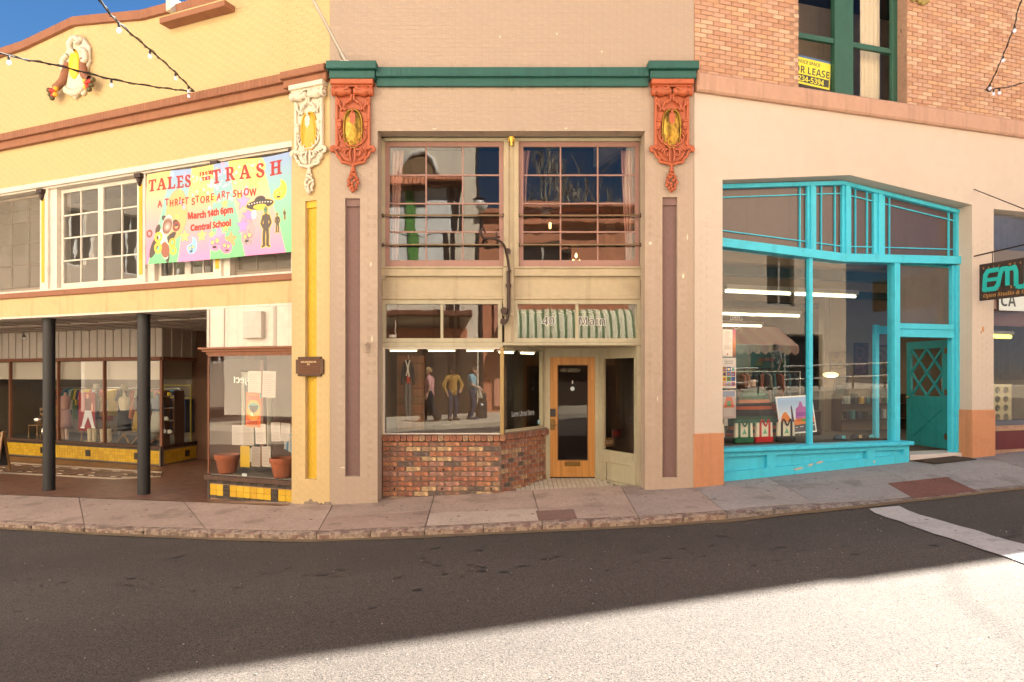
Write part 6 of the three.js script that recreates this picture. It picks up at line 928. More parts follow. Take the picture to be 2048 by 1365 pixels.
  const rk = T('clothes_rack', 'yellow metal clothes rack with jeans and orange tops at the shop corner', 'clothes rack', -9.95, -5.6); const ym = M(0.45, 0.36, 0.02, { roughness: 0.4 }); for (const x of [-0.5, 0.6]) obj('upright', box(x, x + 0.03, 0, 1.75, -0.02, 0.01), ym, rk); for (const y of [1.35, 1.72]) obj('rail', box(-0.5, 0.63, y, y + 0.03, -0.02, 0.01), ym, rk); for (let k = 0; k < 7; k++) obj('hanging_garment', [slab(-0.44 + k * 0.15, -0.34 + k * 0.15, 0.35 + 0.1 * (k % 2), 1.32, -0.2, 0.16, 0.03)], cloth(...[[0.03, 0.06, 0.13], [0.35, 0.13, 0.04], [0.04, 0.07, 0.15], [0.2, 0.1, 0.06], [0.03, 0.05, 0.12], [0.30, 0.10, 0.03], [0.05, 0.08, 0.16]][k]), rk);
  const sh = T('display_shelf', 'small dark shelf unit with mugs and trinkets at the shop corner', 'shelf', -9.40, -5.0); for (const y of [0.35, 0.72, 1.08, 1.42]) obj('shelf_board', slab(-0.3, 0.3, y, y + 0.025, -0.18, 0.18, 0.004), m.darkwood, sh); for (const x of [-0.29, 0.27]) obj('side', box(x, x + 0.02, 0, 1.6, -0.17, 0.17), m.darkwood, sh);
  const mug = (x, y, zz, l, c) => { const t = thing('mug', l, 'mug', G, [-9.40 + x, 0.25 + y, -5.0 + zz]); obj('cup', lathe([[0, 0], [0.045, 0], [0.05, 0.1], [0.045, 0.1], [0.04, 0.01], [0, 0.01]], 0, 0, 0, 14), c, t); obj('handle', new THREE.TorusGeometry(0.03, 0.008, 6, 12).translate(0.065, 0.05, 0), c, t); };
  mug(-0.12, 0.745, 0.1, 'white mug on the middle board of the dark corner shelf', m.whiteM); mug(-0.2, 0.375, 0.1, 'white mug at the left of the lowest shelf board', m.whiteM); mug(0.04, 0.375, 0.12, 'white mug at the right of the lowest shelf board', m.whiteM); mug(-0.05, 1.445, 0.05, 'yellow mug on the top board of the dark corner shelf', M(0.6, 0.45, 0.02));
  const rail = (l, F, x0, x1, z0, y, n, pal) => { const t = thing('clothes_rail', l, 'clothes rail', F, [x0, y, z0]); obj('bar', cyl([0, 1.62, 0], [x1 - x0, 1.62, 0], 0.018), m.steel, t); for (const x of [0.02, x1 - x0 - 0.02]) obj('upright', cyl([x, 0, 0], [x, 1.64, 0], 0.018), m.steel, t); for (let k = 0; k < n; k++) { const c = pal[rnd() * pal.length | 0], x = 0.1 + (x1 - x0 - 0.2) * (k + 0.5) / n, len = rr(0.55, 1.05), o = obj('hanging_garment', poly([[-0.20, -0.05], [-0.06, 0], [0.06, 0], [0.20, -0.05], [0.26, -0.35], [0.19, -0.38], [0.17, -0.2], [0.19, -len], [-0.19, -len], [-0.17, -0.2], [-0.19, -0.38], [-0.26, -0.35]], -0.03, 0.03, [], 0.015), cloth(...c), t); o.position.set(x, 1.58, 0); o.rotation.y = 1.1 + rr(-0.35, 0.35); } return t; };
  const vivid = [[0.40, 0.08, 0.04], [0.05, 0.20, 0.22], [0.50, 0.34, 0.05], [0.5, 0.45, 0.36], [0.03, 0.04, 0.09], [0.10, 0.16, 0.06], [0.42, 0.18, 0.25], [0.02, 0.02, 0.02], [0.35, 0.40, 0.42]];
  rail('long clothes rail of coloured tops at the back of the thrift shop, left half', G, -16.6, -13.2, -6.3, 0.25, 26, vivid); rail('clothes rail of coloured tops at the back of the thrift shop, right half', G, -12.9, -10.2, -6.0, 0.25, 22, vivid);
  rail('rail of printed shirts standing inside the turquoise shop behind the serape', FR, 2.6, 5.2, -3.6, 0.75, 16, [[0.03, 0.03, 0.035], [0.2, 0.19, 0.18], [0.05, 0.12, 0.14], [0.25, 0.08, 0.05], [0.02, 0.05, 0.08]]);
  const goods = (l, F, x, y, z0, ry, w, hs, dpt) => { const t = thing('stocked_shelves', l, 'shelves', F, [x, y, z0], ry); obj('side_board', box(-w / 2, -w / 2 + 0.03, 0, hs, -dpt, 0), m.darkwood, t); obj('side_board', box(w / 2 - 0.03, w / 2, 0, hs, -dpt, 0), m.darkwood, t); for (let yy = 0.3; yy < hs; yy += 0.42) { obj('shelf_board', box(-w / 2 + 0.03, w / 2 - 0.03, yy, yy + 0.025, -dpt, 0), m.darkwood, t); for (let k = -w / 2 + 0.12; k < w / 2 - 0.1; k += rr(0.16, 0.28)) { const hh = rr(0.08, 0.3), ww = rr(0.05, 0.12), c = vivid[rnd() * 9 | 0]; obj('stock_item', rnd() < 0.5 ? slab(k - ww / 2, k + ww / 2, yy + 0.026, yy + 0.026 + hh, -dpt * 0.7, -0.05, 0.006) : lathe([[0, 0], [ww * 0.5, 0], [ww * 0.6, hh * 0.4], [ww * 0.25, hh * 0.8], [ww * 0.3, hh], [0, hh]], k, yy + 0.026, -dpt * 0.4, 12), M(...c, { roughness: 0.6 }), t); } } return t; };
  goods('tall stocked shelves against the back of the thrift shop display', G, -9.95, 0.25, -6.75, 0, 0.9, 2.0, 0.3); goods('stocked dark shelves inside the turquoise shop under the framed pictures', FR, 9.0, 0.75, -5.1, 0, 2.4, 1.0, 0.35); goods('low stocked shelves inside the turquoise shop left of the painting', FR, 4.0, 0.75, -2.4, 0, 1.5, 0.75, 0.35);
  flat('rainbow_card', 'small rainbow striped card standing low in the thrift shop corner', 'card', G, [-9.75, 0.55, -4.45], 0.2, 0.22, print(64, 64, (c) => ['#d8403a', '#e89a30', '#e8d840', '#50b060', '#4080d0'].forEach((f, i) => { c.fillStyle = f; c.fillRect(0, i * 13, 64, 13); })));
  const sp = thing('spot_lamp', 'small black spot lamp fixed under the arcade ceiling', 'lamp', G, [-14.2, 3.44, -3.9]); obj('stem', cyl([0, 0, 0], [0, 0.15, 0], 0.012), m.black, sp); obj('head', [cyl([-0.03, 0.02, -0.02], [0.14, -0.06, 0.08], 0.04, 0.055)], m.black, sp); obj('lens', cyl([0.135, -0.058, 0.078], [0.15, -0.065, 0.085], 0.05), M(0.8, 0.8, 0.78), sp);
  for (const [x, i] of [[-13.6, 0], [-10.4, 1]]) { const l = thing('strip_lamp', i ? 'lit tube lamp inside the thrift shop over the right mannequins' : 'lit tube lamp inside the thrift shop over the red poster', 'lamp', G, [x, 2.5, -6.2]); obj('housing', box(-0.65, 0.65, 0.03, 0.08, -0.06, 0.06), m.whiteM, l); obj('lamp_tube', cyl([-0.6, 0, 0], [0.6, 0, 0], 0.025), tubeGlow, l); lampLight(l, 0, -0.04, 0, 1.2, 0.1, 7); }
  const af = thing('sandwich_board', 'wooden sandwich board standing at the left edge of the arcade', 'sandwich board', G, [-12.05, -0.22, -1.75], 0.5); for (const s of [-1, 1]) { obj('frame', [bar([-0.3, 0, s * 0.28], [-0.3, 1.05, s * 0.02], 0.045), bar([0.3, 0, s * 0.28], [0.3, 1.05, s * 0.02], 0.045), bar([-0.3, 1.0, s * 0.03], [0.3, 1.0, s * 0.03], 0.045)], m.wood, af); const p = obj('panel', box(-0.28, 0.28, 0.15, 0.98, -0.008, 0.008), m.black2, af); p.rotation.x = -s * 0.245; p.position.z = s * 0.26; }
}

// ---- inside and on the taupe shop
{
  for (let k = 0; k < 3; k++) { const l = thing('strip_lamp', ['lit tube lamp at the left of the row over the display window', 'lit tube lamp in the middle of the row over the display window', 'lit tube lamp at the right of the row over the display window'][k], 'lamp', FC, [X(803 + k * 78), Y(703), -0.60]); obj('housing', box(-0.26, 0.26, 0.035, 0.06, -0.05, 0.05), m.whiteM, l); obj('lamp_tube', cyl([-0.235, 0.015, 0.02], [0.235, 0.015, 0.02], 0.014), ledGlow, l); lampLight(l, 0, -0.02, 0, 0.47, 0.08, 1.1, [1, 0.85, 0.6]); }
  for (let k = 0; k < 2; k++) { const l = thing('strip_lamp', k ? 'lit tube lamp over the splayed window, nearer the door' : 'lit tube lamp over the splayed window, at the brass corner', 'lamp', FC, [-0.10 + k * 0.38, 2.68, -0.62 - k * 0.45]); obj('housing', box(-0.2, 0.2, 0.03, 0.055, -0.04, 0.04), m.whiteM, l); obj('lamp_tube', cyl([-0.18, 0.012, 0], [0.18, 0.012, 0], 0.018), ledGlow, l); lampLight(l, 0, -0.015, 0, 0.36, 0.06, 1.2, [1, 0.85, 0.6]); l.rotation.y = 0.85; }
  const bw = M(0.075, 0.042, 0.022, { map: T_paint }), room = B40;
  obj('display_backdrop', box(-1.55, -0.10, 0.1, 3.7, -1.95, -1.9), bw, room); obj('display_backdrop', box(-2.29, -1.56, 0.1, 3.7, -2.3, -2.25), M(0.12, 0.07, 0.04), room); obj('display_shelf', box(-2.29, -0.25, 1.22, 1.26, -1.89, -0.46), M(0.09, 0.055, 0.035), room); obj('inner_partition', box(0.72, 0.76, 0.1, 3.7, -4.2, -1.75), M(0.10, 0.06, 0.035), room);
  const pw = thing('plank_panel', 'knotty pine plank panel standing at the left of the display window', 'wooden panel', FC, [-1.90, 1.27, -1.4]); for (let k = 0; k < 9; k++) obj('plank', slab(-0.26, 0.26, k * 0.155, k * 0.155 + 0.15, -0.02, 0.02, 0.004), timber(0.20 + 0.02 * (k % 3), 0.095, 0.035), pw);
  const cs = thing('hanging_costume', 'dark costume with pale scarf and grey trousers hanging on the pine planks', 'costume', FC, [-1.93, 1.36, -1.25]); cs.scale.set(0.66, 0.92, 0.7); const ck = M(0.025, 0.022, 0.025, { roughness: 0.95 }); obj('jacket', [ball(0, 1.08, 0, 0.11, 0.24, 0.07), ball(0, 1.25, 0, 0.12, 0.07, 0.06)], ck, cs); for (const s of [-1, 1]) { obj('sleeve', tube([[s * 0.10, 1.26, 0], [s * 0.15, 1.05, 0.02], [s * 0.16, 0.82, 0.03]], 0.035), ck, cs); obj('trouser_leg', tube([[s * 0.045, 0.86, 0], [s * 0.055, 0.5, 0.01], [s * 0.03 + 0.02, 0.12, 0]], 0.05), M(0.12, 0.11, 0.105, { roughness: 0.95 }), cs); } obj('scarf', [tube([[-0.06, 1.32, 0.06], [0.0, 1.15, 0.085], [-0.03, 1.0, 0.085]], 0.018), tube([[0.06, 1.32, 0.06], [0.02, 1.15, 0.09], [0.05, 0.98, 0.085]], 0.018)], M(0.6, 0.55, 0.48), cs); obj('sash', box(-0.02, 0.06, 0.86, 1.0, 0.06, 0.09), M(0.35, 0.03, 0.02), cs); obj('hanger', tube([[0, 1.42, 0], [0.02, 1.38, 0], [0, 1.34, 0]], 0.008), m.steel, cs);
  const sn = (n, l, x, y, z2, w, h, txt, bg, fg, ry) => { const t = thing(n, l, 'sign', FC, [x, y, z2], ry); obj('board', slab(-w / 2, w / 2, -h / 2, h / 2, -0.012, 0, 0.003), timber(...bg), t); board(t, 'painted_word', w * 0.9, h * 0.72, print(256, 96, (c) => { c.clearRect(0, 0, 256, 96); c.font = 'bold 74px serif'; c.fillStyle = fg; c.fillText(txt, 10, 74, 236); }, { transparent: true }), 0, 0, 0.003, 0.002); t.rotation.z = -0.05; };
  sn('closed_sign', 'small tan wooden sign reading CLOSED low in the narrow window by the door', 1.80, 1.06, -1.16, 0.34, 0.16, 'CLOSED', [0.30, 0.17, 0.07], '#e6d3a8', 0.95); sn('open_sign', 'dark red wooden sign reading OPEN behind the closed sign', 1.92, 1.22, -1.10, 0.34, 0.17, 'OPEN', [0.09, 0.03, 0.025], '#a8281c', 0.95);
  // upstairs room: fan, pendant, branch lamp
  const fan = thing('ceiling_fan', 'dark ceiling fan with four blades in the right upper room', 'ceiling fan', FC, [0.65, 5.45, -1.7]); obj('rod', cyl([0, 0.1, 0], [0, 1.9, 0], 0.02), m.black, fan); obj('motor', lathe([[0, -0.08], [0.08, -0.07], [0.11, 0], [0.09, 0.08], [0.03, 0.12], [0, 0.12]], 0, 0, 0), M(0.02, 0.03, 0.05), fan); for (let k = 0; k < 5; k++) { const o = obj('blade', poly([[0.1, -0.03], [0.25, -0.065], [0.68, -0.075], [0.72, 0], [0.68, 0.075], [0.25, 0.065], [0.1, 0.03]], -0.006, 0.006).rotateX(-Math.PI / 2 + 0.2), M(0.02, 0.03, 0.05), fan); o.rotation.y = k * 1.257 + 0.35; }
  const pd = thing('pendant_lamp', 'small lit amber pendant hanging under the ceiling fan', 'pendant lamp', FC, [0.72, 5.12, -1.5]); obj('cord', cyl([0, 0.06, 0], [0, 0.3, 0], 0.006), m.black, pd); obj('lamp_glass', lathe([[0, -0.06], [0.022, -0.055], [0.026, 0.04], [0.015, 0.06], [0, 0.06]], 0, 0, 0), lampMat(0.6, 0.33, 0.08), pd); { const l = new THREE.PointLight(rgb(1, 0.7, 0.35), 0.05, 6); l.position.set(0, 0, 0); pd.add(l); }
  const br = thing('twig_lamp', 'cluster of glowing amber lights low in the right upper window', 'lamp', FC, [X(1153), Y(521), -0.75]); obj('twigs', [0, 1, 2, 3].map((k) => tube([[0, -0.1, 0], [0.04 * (k - 1.5), 0.02, 0], [0.07 * (k - 1.7), 0.10 + 0.03 * (k % 2), 0]], 0.006)), m.iron, br); for (let k = 0; k < 16; k++) obj('bulb', ball(rr(-0.11, 0.10), rr(-0.02, 0.06), rr(-0.03, 0.03), rr(0.012, 0.024)), lampMat(0.7, 0.42, 0.10), br); obj('bulb', ball(0.03, 0.15, 0, 0.02, 0.045, 0.02), lampMat(0.7, 0.42, 0.10), br); { const l = new THREE.PointLight(rgb(1, 0.65, 0.3), 0.06, 5); l.position.set(0, 0.05, 0.03); br.add(l); }
  const mt = thing('wall_bracket', 'little painted pipe bracket on the left taupe pilaster', 'bracket', FC, [-2.42, 2.76, 0]); obj('plate', slab(-0.03, 0.03, -0.09, 0.09, 0.0, 0.02, 0.004), m.taupe, mt); obj('pipe', [cyl([0, 0.06, 0.02], [0, 0.06, 0.08], 0.02), ball(0, 0.06, 0.09, 0.03), cyl([0, 0.06, 0.08], [0, -0.06, 0.06], 0.014)], m.taupe, mt);
  { const t = thing('coiled_cord', 'white coiled cord lying at the left corner of the left transom', 'cord', FC, [X(783), Y(675), -0.50]), q = []; for (let i = 0; i <= 40; i++) q.push([0.06 * Math.cos(i * 0.62), 0.004 + i * 0.0012, 0.04 * Math.sin(i * 0.62)]); obj('coil', tube([...q, [0.04, 0.10, 0], [0.05, 0.22, 0.0], [0.045, 0.3, 0]], 0.006, 140, 5), m.whiteM, t); }
}

// ---- turquoise shop: lamps, window display, sign, banner
{
  const z = -0.7, G = FR, rows = [[-3.0, 4.15, [3.55, 5.4]], [-6.2, 3.98, [5.0, 6.5]], [-8.4, 3.85, [5.5, 6.9]]];
  rows.forEach(([zz, y, xs], r) => xs.forEach((x, k) => { const l = thing('fluorescent_lamp', ['nearest', 'middle', 'farthest'][r] + ' row of shop ceiling tubes, ' + (k ? 'right' : 'left') + ' lit tube', 'lamp', G, [x, y, zz]); obj('housing', box(-0.88, 0.88, 0.045, 0.14, -0.09, 0.09), m.offwhite, l); obj('lamp_tube', cyl([-0.85, 0, 0], [0.85, 0, 0], 0.035), tubeGlow, l); lampLight(l, 0, -0.05, 0, 1.7, 0.12, 3.2, [1, 0.96, 0.72]); }));
  const P = (n, l, x, y, w, h, draw) => flat(n, l, 'poster', G, [x, y, -0.37], w, h, print(180, Math.round(180 * h / w), draw), { d: 0.002 });
  const lines = (c, x, y, w, n, f) => { c.fillStyle = f; for (let i = 0; i < n; i++) c.fillRect(x + (i * 13) % 12, y + i * 9, w - (i * 29) % 40, 2); };
  P('window_poster', 'top poster with pink flower border at the left edge of the turquoise window', 0.93, 2.86, 0.30, 0.48, (c, w, h) => { c.fillStyle = '#e9e2da'; c.fillRect(0, 0, w, h); const g = c.createLinearGradient(0, 0, 0, h); g.addColorStop(0, '#c2497e'); g.addColorStop(0.6, '#d0813c'); g.addColorStop(1, '#8a5a4a'); c.fillStyle = g; c.fillRect(140, 0, 40, h); c.fillStyle = '#c57d74'; c.fillRect(0, 0, 14, h); lines(c, 36, 40, 90, 20, '#8a8178'); c.fillStyle = '#4a3f3a'; c.font = 'bold 13px serif'; c.fillRect(60, 26, 44, 5); c.fillStyle = '#b04438'; c.fillRect(74, h - 36, 10, 22); });
  P('window_poster', 'middle poster with a grid of colourful pictures in the turquoise window', 0.94, 2.33, 0.29, 0.54, (c, w, h) => { c.fillStyle = '#dcd6d2'; c.fillRect(0, 0, w, h); c.fillStyle = '#453d44'; c.font = 'bold 17px serif'; c.fillText('TALES FROM', 34, 44); c.fillText('THE TRASH', 40, 66); const f = ['#8f6a4a', '#2f4a9a', '#a9b4c0', '#b08a3a', '#3b6fae', '#8f3f36', '#d8b83e', '#3f8a5a', '#34508f', '#c7723a', '#6a8ab8', '#b34f4a']; for (let i = 0; i < 12; i++) { c.fillStyle = f[i]; c.fillRect(10 + (i % 3) * 55, 100 + (i / 3 | 0) * 54, 50, 48); c.fillStyle = f[(i + 5) % 12]; c.beginPath(); c.arc(34 + (i % 3) * 55, 126 + (i / 3 | 0) * 54, 14, 0, 6.3); c.fill(); } });
  P('window_poster', 'bottom poster of orange and green desert art in the turquoise window', 0.94, 1.78, 0.29, 0.50, (c, w, h) => { c.fillStyle = '#a99a96'; c.fillRect(0, 0, w, h); c.fillStyle = '#4d5f8a'; c.fillRect(12, 12, 156, 60); c.fillStyle = '#c4512a'; c.beginPath(); c.moveTo(20, 190); c.lineTo(60, 70); c.lineTo(130, 80); c.lineTo(160, 190); c.fill(); c.fillStyle = '#3f7a4a'; c.fillRect(66, 120, 50, 60); lines(c, 20, 200, 140, 10, '#e2d8cc'); });
  flat('faded_decal', 'faded white shield decal on the upper left of the turquoise window', 'decal', G, [1.08, 3.25, -0.352], 0.30, 0.34, print(128, 140, (c) => { c.clearRect(0, 0, 128, 140); c.strokeStyle = 'rgba(200,195,185,0.8)'; c.lineWidth = 5; c.strokeRect(14, 20, 100, 42); c.beginPath(); c.moveTo(14, 62); c.lineTo(26, 112); c.lineTo(64, 130); c.lineTo(102, 112); c.lineTo(114, 62); c.stroke(); c.fillStyle = 'rgba(200,195,185,0.8)'; c.font = 'bold 28px sans-serif'; c.fillText('SIXTY', 24, 52, 84); }, { transparent: true }), { d: 0.001 });
  obj('display_plinth', box(0.6, 4.65, 0.95, 1.05, -1.6, -0.5), M(0.07, 0.055, 0.045), BR);
  // tote bags
  const bag = (l, x, c) => { const t = thing('tote_bag', l, 'tote bag', G, [x, 1.06, -0.62], rr(-0.12, 0.12), 'canvas tote bags lined up behind the turquoise window'); const cv = M(0.66, 0.60, 0.46, { roughness: 0.95 }), dk = M(...c, { roughness: 0.95 }); obj('bag_body', poly([[-0.19, 0.10], [0.19, 0.10], [0.175, 0.36], [-0.175, 0.36]], -0.03, 0.03, [], 0.012), cv, t); obj('bag_base', slab(-0.195, 0.195, 0, 0.10, -0.035, 0.035, 0.01), dk, t); for (const s of [-1, 1]) obj('strap', [box(s * 0.10 - 0.022, s * 0.10 + 0.022, 0.10, 0.36, 0.031, 0.037)], dk, t); obj('handle', tube([[-0.10, 0.35, 0.034], [-0.07, 0.42, 0.045], [0, 0.30, 0.055], [0.07, 0.42, 0.045], [0.10, 0.35, 0.034]], 0.014), dk, t); obj('emblem', poly([[-0.05, 0.15], [0.0, 0.16], [0.05, 0.15], [0.03, 0.2], [0.0, 0.26], [-0.02, 0.2]], 0.031, 0.034), M(0.12, 0.35, 0.2), t); };
  bag('cream tote with black trim cut by the left edge of the turquoise window', 0.83, [0.02, 0.02, 0.02]); bag('cream tote bag with dark green trim', 1.42, [0.02, 0.12, 0.05]); bag('cream tote bag with red trim and base', 1.86, [0.45, 0.02, 0.02]); bag('cream tote bag with black trim beside the desert painting', 2.34, [0.02, 0.02, 0.02]);
  // striped serape on a stand
  const sr = thing('serape_stand', 'striped red, green and black woven serape draped on a stand', 'serape', G, [1.95, 1.05, -1.05]); const sc2 = [[0.34, 0.07, 0.025], [0.02, 0.07, 0.035], [0.015, 0.015, 0.015], [0.03, 0.02, 0.018], [0.02, 0.10, 0.06], [0.02, 0.02, 0.02], [0.38, 0.11, 0.035], [0.02, 0.06, 0.03]];
  for (let k = 0; k < 15; k++) { const y0 = 0.10 + k * 0.062, w = (yy) => yy < 0.8 ? 0.66 - 0.42 * (yy / 1.0) : 0.30 * Math.sqrt(Math.max(0.02, 1 - ((yy - 0.8) / 0.26) ** 2)); const g = new THREE.CylinderGeometry(w(y0 + 0.062), w(y0), 0.062, 30, 1, true).scale(1, 1, 0.45); const pp = g.attributes.position; for (let i = 0; i < pp.count; i++) { const a = Math.atan2(pp.getZ(i), pp.getX(i)); const f = 1 + 0.045 * Math.sin(a * 9); pp.setX(i, pp.getX(i) * f); pp.setZ(i, pp.getZ(i) * f); } g.computeVertexNormals(); obj('woven_stripe', uvMetric(g.translate(0, y0 + 0.031, 0)), M(...sc2[(k * 3) % 8], { roughness: 0.95, side: THREE.DoubleSide }), sr); }
  obj('stand_neck', cyl([0, 1.0, 0], [0, 1.16, 0], 0.05), M(0.5, 0.35, 0.25), sr);
  const cw = thing('white_coat', 'cream coat on a hanger at the left of the turquoise shop window', 'coat', G, [1.02, 1.05, -1.0]); obj('body', lathe([[0, 0.9], [0.07, 0.9], [0.17, 0.82], [0.19, 0.5], [0.22, 0.0], [0, 0.02]], 0, 0, 0, 18).scale(1, 1, 0.6), M(0.55, 0.5, 0.44, { roughness: 0.95 }), cw); for (const s of [-1, 1]) obj('sleeve', tube([[s * 0.15, 0.82, 0], [s * 0.23, 0.55, 0.03], [s * 0.24, 0.3, 0.05]], 0.055), M(0.55, 0.5, 0.44, { roughness: 0.95 }), cw);
  // desert painting leaning on a small easel
  const dp = thing('desert_painting', 'white edged painting of a purple butte and desert road leaning behind the glazing post', 'painting', G, [2.78, 1.12, -0.85], 0.1); const pb = board(dp, 'canvas', 0.92, 0.72, print(480, 376, (c, w, h) => { c.fillStyle = '#f2efe8'; c.fillRect(0, 0, w, h); c.save(); c.beginPath(); c.rect(14, 14, w - 28, h - 28); c.clip(); const g = c.createLinearGradient(0, 0, 0, 200); g.addColorStop(0, '#8fb6e4'); g.addColorStop(1, '#d8e2ee'); c.fillStyle = g; c.fillRect(0, 0, w, h); c.fillStyle = '#b061a8'; c.beginPath(); c.moveTo(220, 230); c.lineTo(240, 130); c.lineTo(280, 105); c.lineTo(300, 60); c.lineTo(325, 62); c.lineTo(338, 110); c.lineTo(420, 130); c.lineTo(480, 180); c.lineTo(480, 240); c.fill(); c.fillStyle = '#8f4a9a'; c.fillRect(240, 168, 240, 40); c.fillStyle = '#e2802a'; c.beginPath(); c.moveTo(20, 260); c.quadraticCurveTo(60, 140, 110, 160); c.lineTo(170, 240); c.lineTo(480, 215); c.lineTo(480, 290); c.lineTo(20, 330); c.fill(); c.fillStyle = '#c8612a'; c.fillRect(230, 230, 250, 26); c.fillStyle = '#5d8f3a'; c.beginPath(); c.ellipse(350, 250, 54, 16, 0, 0, 6.3); c.fill(); c.fillStyle = '#59565e'; c.beginPath(); c.moveTo(160, 300); c.lineTo(480, 270); c.lineTo(480, 376); c.lineTo(120, 376); c.fill(); c.fillStyle = '#e6e2da'; for (let i = 0; i < 4; i++) c.fillRect(190 + i * 76, 312 - i * 4, 44, 7); c.fillStyle = '#4b3a52'; c.beginPath(); c.moveTo(165, 320); c.lineTo(176, 110); c.lineTo(190, 90); c.lineTo(196, 140); c.lineTo(206, 320); c.fill(); c.restore(); }), 0, 0.42, 0, 0.02); pb.rotation.x = -0.14; obj('prop', bar([0, 0.05, -0.2], [0, 0.6, -0.08], 0.02), m.wood, dp); dp.rotation.z = 0.03;
  for (const [x, l, c] of [[3.62, 'navy cap with teal patch, left of the three caps', [0.03, 0.06, 0.09]], [4.02, 'black cap with tan patch, middle of the three caps', [0.02, 0.02, 0.022]], [4.32, 'black cap with teal patch, right of the three caps', [0.025, 0.022, 0.02]]]) { const t = thing('baseball_cap', l, 'cap', G, [x, 1.06, -0.68], rr(-0.3, 0.3), 'caps on the turquoise window plinth'), mt = M(...c, { roughness: 0.9 }); obj('crown', new THREE.SphereGeometry(0.1, 16, 8, 0, 6.283, 0, 1.57).scale(1, 0.95, 1.1), mt, t); obj('peak', poly([[-0.085, 0], [0.085, 0], [0.08, 0.06], [0.045, 0.10], [-0.045, 0.10], [-0.08, 0.06]], -0.004, 0.004).rotateX(Math.PI / 2).translate(0, 0.01, 0.08), mt, t); obj('patch', slab(-0.045, 0.045, 0.02, 0.075, 0.099, 0.104, 0.001), /teal/.test(l) ? M(0.05, 0.35, 0.4) : M(0.45, 0.3, 0.15), t); }
  // pictures on the side wall and back, low lamp, shelf rack
  [[8.05, 2.7, -5.49, 0.55, 0.5, [0.25, 0.16, 0.05]], [8.15, 2.0, -5.49, 0.5, 0.6, [0.05, 0.07, 0.09]], [8.85, 2.75, -5.49, 0.5, 0.9, [0.20, 0.08, 0.05]], [9.55, 2.6, -5.49, 0.55, 1.1, [0.28, 0.20, 0.06]], [9.5, 1.75, -5.49, 0.6, 0.45, [0.08, 0.14, 0.12]]].forEach(([x, y, zz, w, h, c], k) => { const t = thing('framed_picture', 'framed picture on the far shop wall, ' + ['small tan one at upper left', 'blue-grey one at lower left', 'tall reddish one in the middle', 'tallest ochre one on the right', 'low green one on the right'][k], 'picture', G, [x, y, zz]); obj('frame', poly(rect(-w / 2, w / 2, -h / 2, h / 2), 0, 0.03, [rect(-w / 2 + 0.05, w / 2 - 0.05, -h / 2 + 0.05, h / 2 - 0.05)], 0.004), m.darkwood, t); obj('picture', box(-w / 2 + 0.04, w / 2 - 0.04, -h / 2 + 0.04, h / 2 - 0.04, 0.002, 0.012), M(...c, { map: T_kerb, roughness: 0.4 }), t); });
  const ol = thing('oval_lamp', 'glowing oval wall lamp deep inside the turquoise shop', 'lamp', G, [7.0, 2.3, -4.6]); obj('lamp_glass', ball(0, 0, 0, 0.24, 0.07, 0.1, 18), lampMat(0.32, 0.2, 0.06), ol); obj('arm', cyl([0, 0.05, -0.02], [0, 2.3, -0.05], 0.012), m.iron, ol); { const l = new THREE.PointLight(rgb(1, 0.75, 0.4), 0.15, 6); l.position.set(0, -0.12, 0.1); ol.add(l); }
  const rk = thing('shelf_rack', 'dark open shelf rack in front of the teal display wall', 'shelf rack', G, [6.4, 0.75, -7.6]); for (const x of [-0.9, 0.0, 0.9]) for (const d of [-0.2, 0.2]) obj('upright', box(x - 0.02, x + 0.02, 0, 1.75, d - 0.02, d + 0.02), m.dark, rk); for (const y of [0.4, 0.85, 1.3, 1.72]) obj('shelf', box(-0.92, 0.92, y, y + 0.03, -0.22, 0.22), m.dark, rk);
  // door mat
  const dm = thing('door_mat', 'brown coir mat at the open turquoise door', 'door mat', G, [5.45, WALK(world(FR, 5.45, 0)[0]) + 0.014, -0.02]); const bris = []; obj('pile', slab(-0.50, 0.50, -0.012, 0.012, -0.22, 0.24, 0.006), M(0.13, 0.075, 0.04, { roughness: 1, map: T_asph }), dm); obj('border', [box(-0.52, 0.52, -0.013, 0.006, -0.25, -0.222), box(-0.52, 0.52, -0.013, 0.006, 0.242, 0.27)], m.dark, dm); dm.rotation.z = 0.045;
  // projecting gallery sign
  const sg = thing('hanging_sign', 'dark brown projecting gallery sign with turquoise letters on iron arm', 'sign', G, [6.22, 4.08, 0.12], -Math.PI / 2); // local x runs out from the wall
  const gs = grp('x', sg); sg.remove(gs); delete names.x;
  obj('board', slab(0.0, 1.65, -0.36, 0.34, -0.02, 0.02, 0.006), M(0.055, 0.030, 0.024, { roughness: 0.6, map: T_wood }), sg);
  const face = print(990, 420, (c) => { c.clearRect(0, 0, 990, 420); c.fillStyle = '#b98a4a'; c.font = 'bold 34px sans-serif'; [...'EAST MEETS WEST'].forEach((ch, i) => c.fillText(ch, 44 + i * 60, 62)); c.font = 'bold 46px sans-serif'; [...'FUSION'].forEach((ch, i) => c.fillText(ch, 44 + i * 158, 318)); c.font = 'italic bold 58px serif'; c.fillText('Open Studio & Gallery', 44, 388, 900); }, { transparent: true });
  board(sg, 'painted_lines', 1.65, 0.70, face, 0.825, -0.01, 0.022, 0.002);
  const tq = M(0.02, 0.46, 0.44, { roughness: 0.45 }), L = (pts0, w) => { const gg = [], pts = pts0.map(([x, y]) => [0.04 + x * 0.72, y]); for (let i = 0; i < pts.length - 1; i++) gg.push(slat2(pts[i], pts[i + 1], w, 0.024 + i * 0.0003, 0.034 + i * 0.0003)); pts.slice(1, -1).forEach((p) => gg.push(cyl([p[0], p[1], 0.0245], [p[0], p[1], 0.0335], w / 2, w / 2, 14))); return gg; };
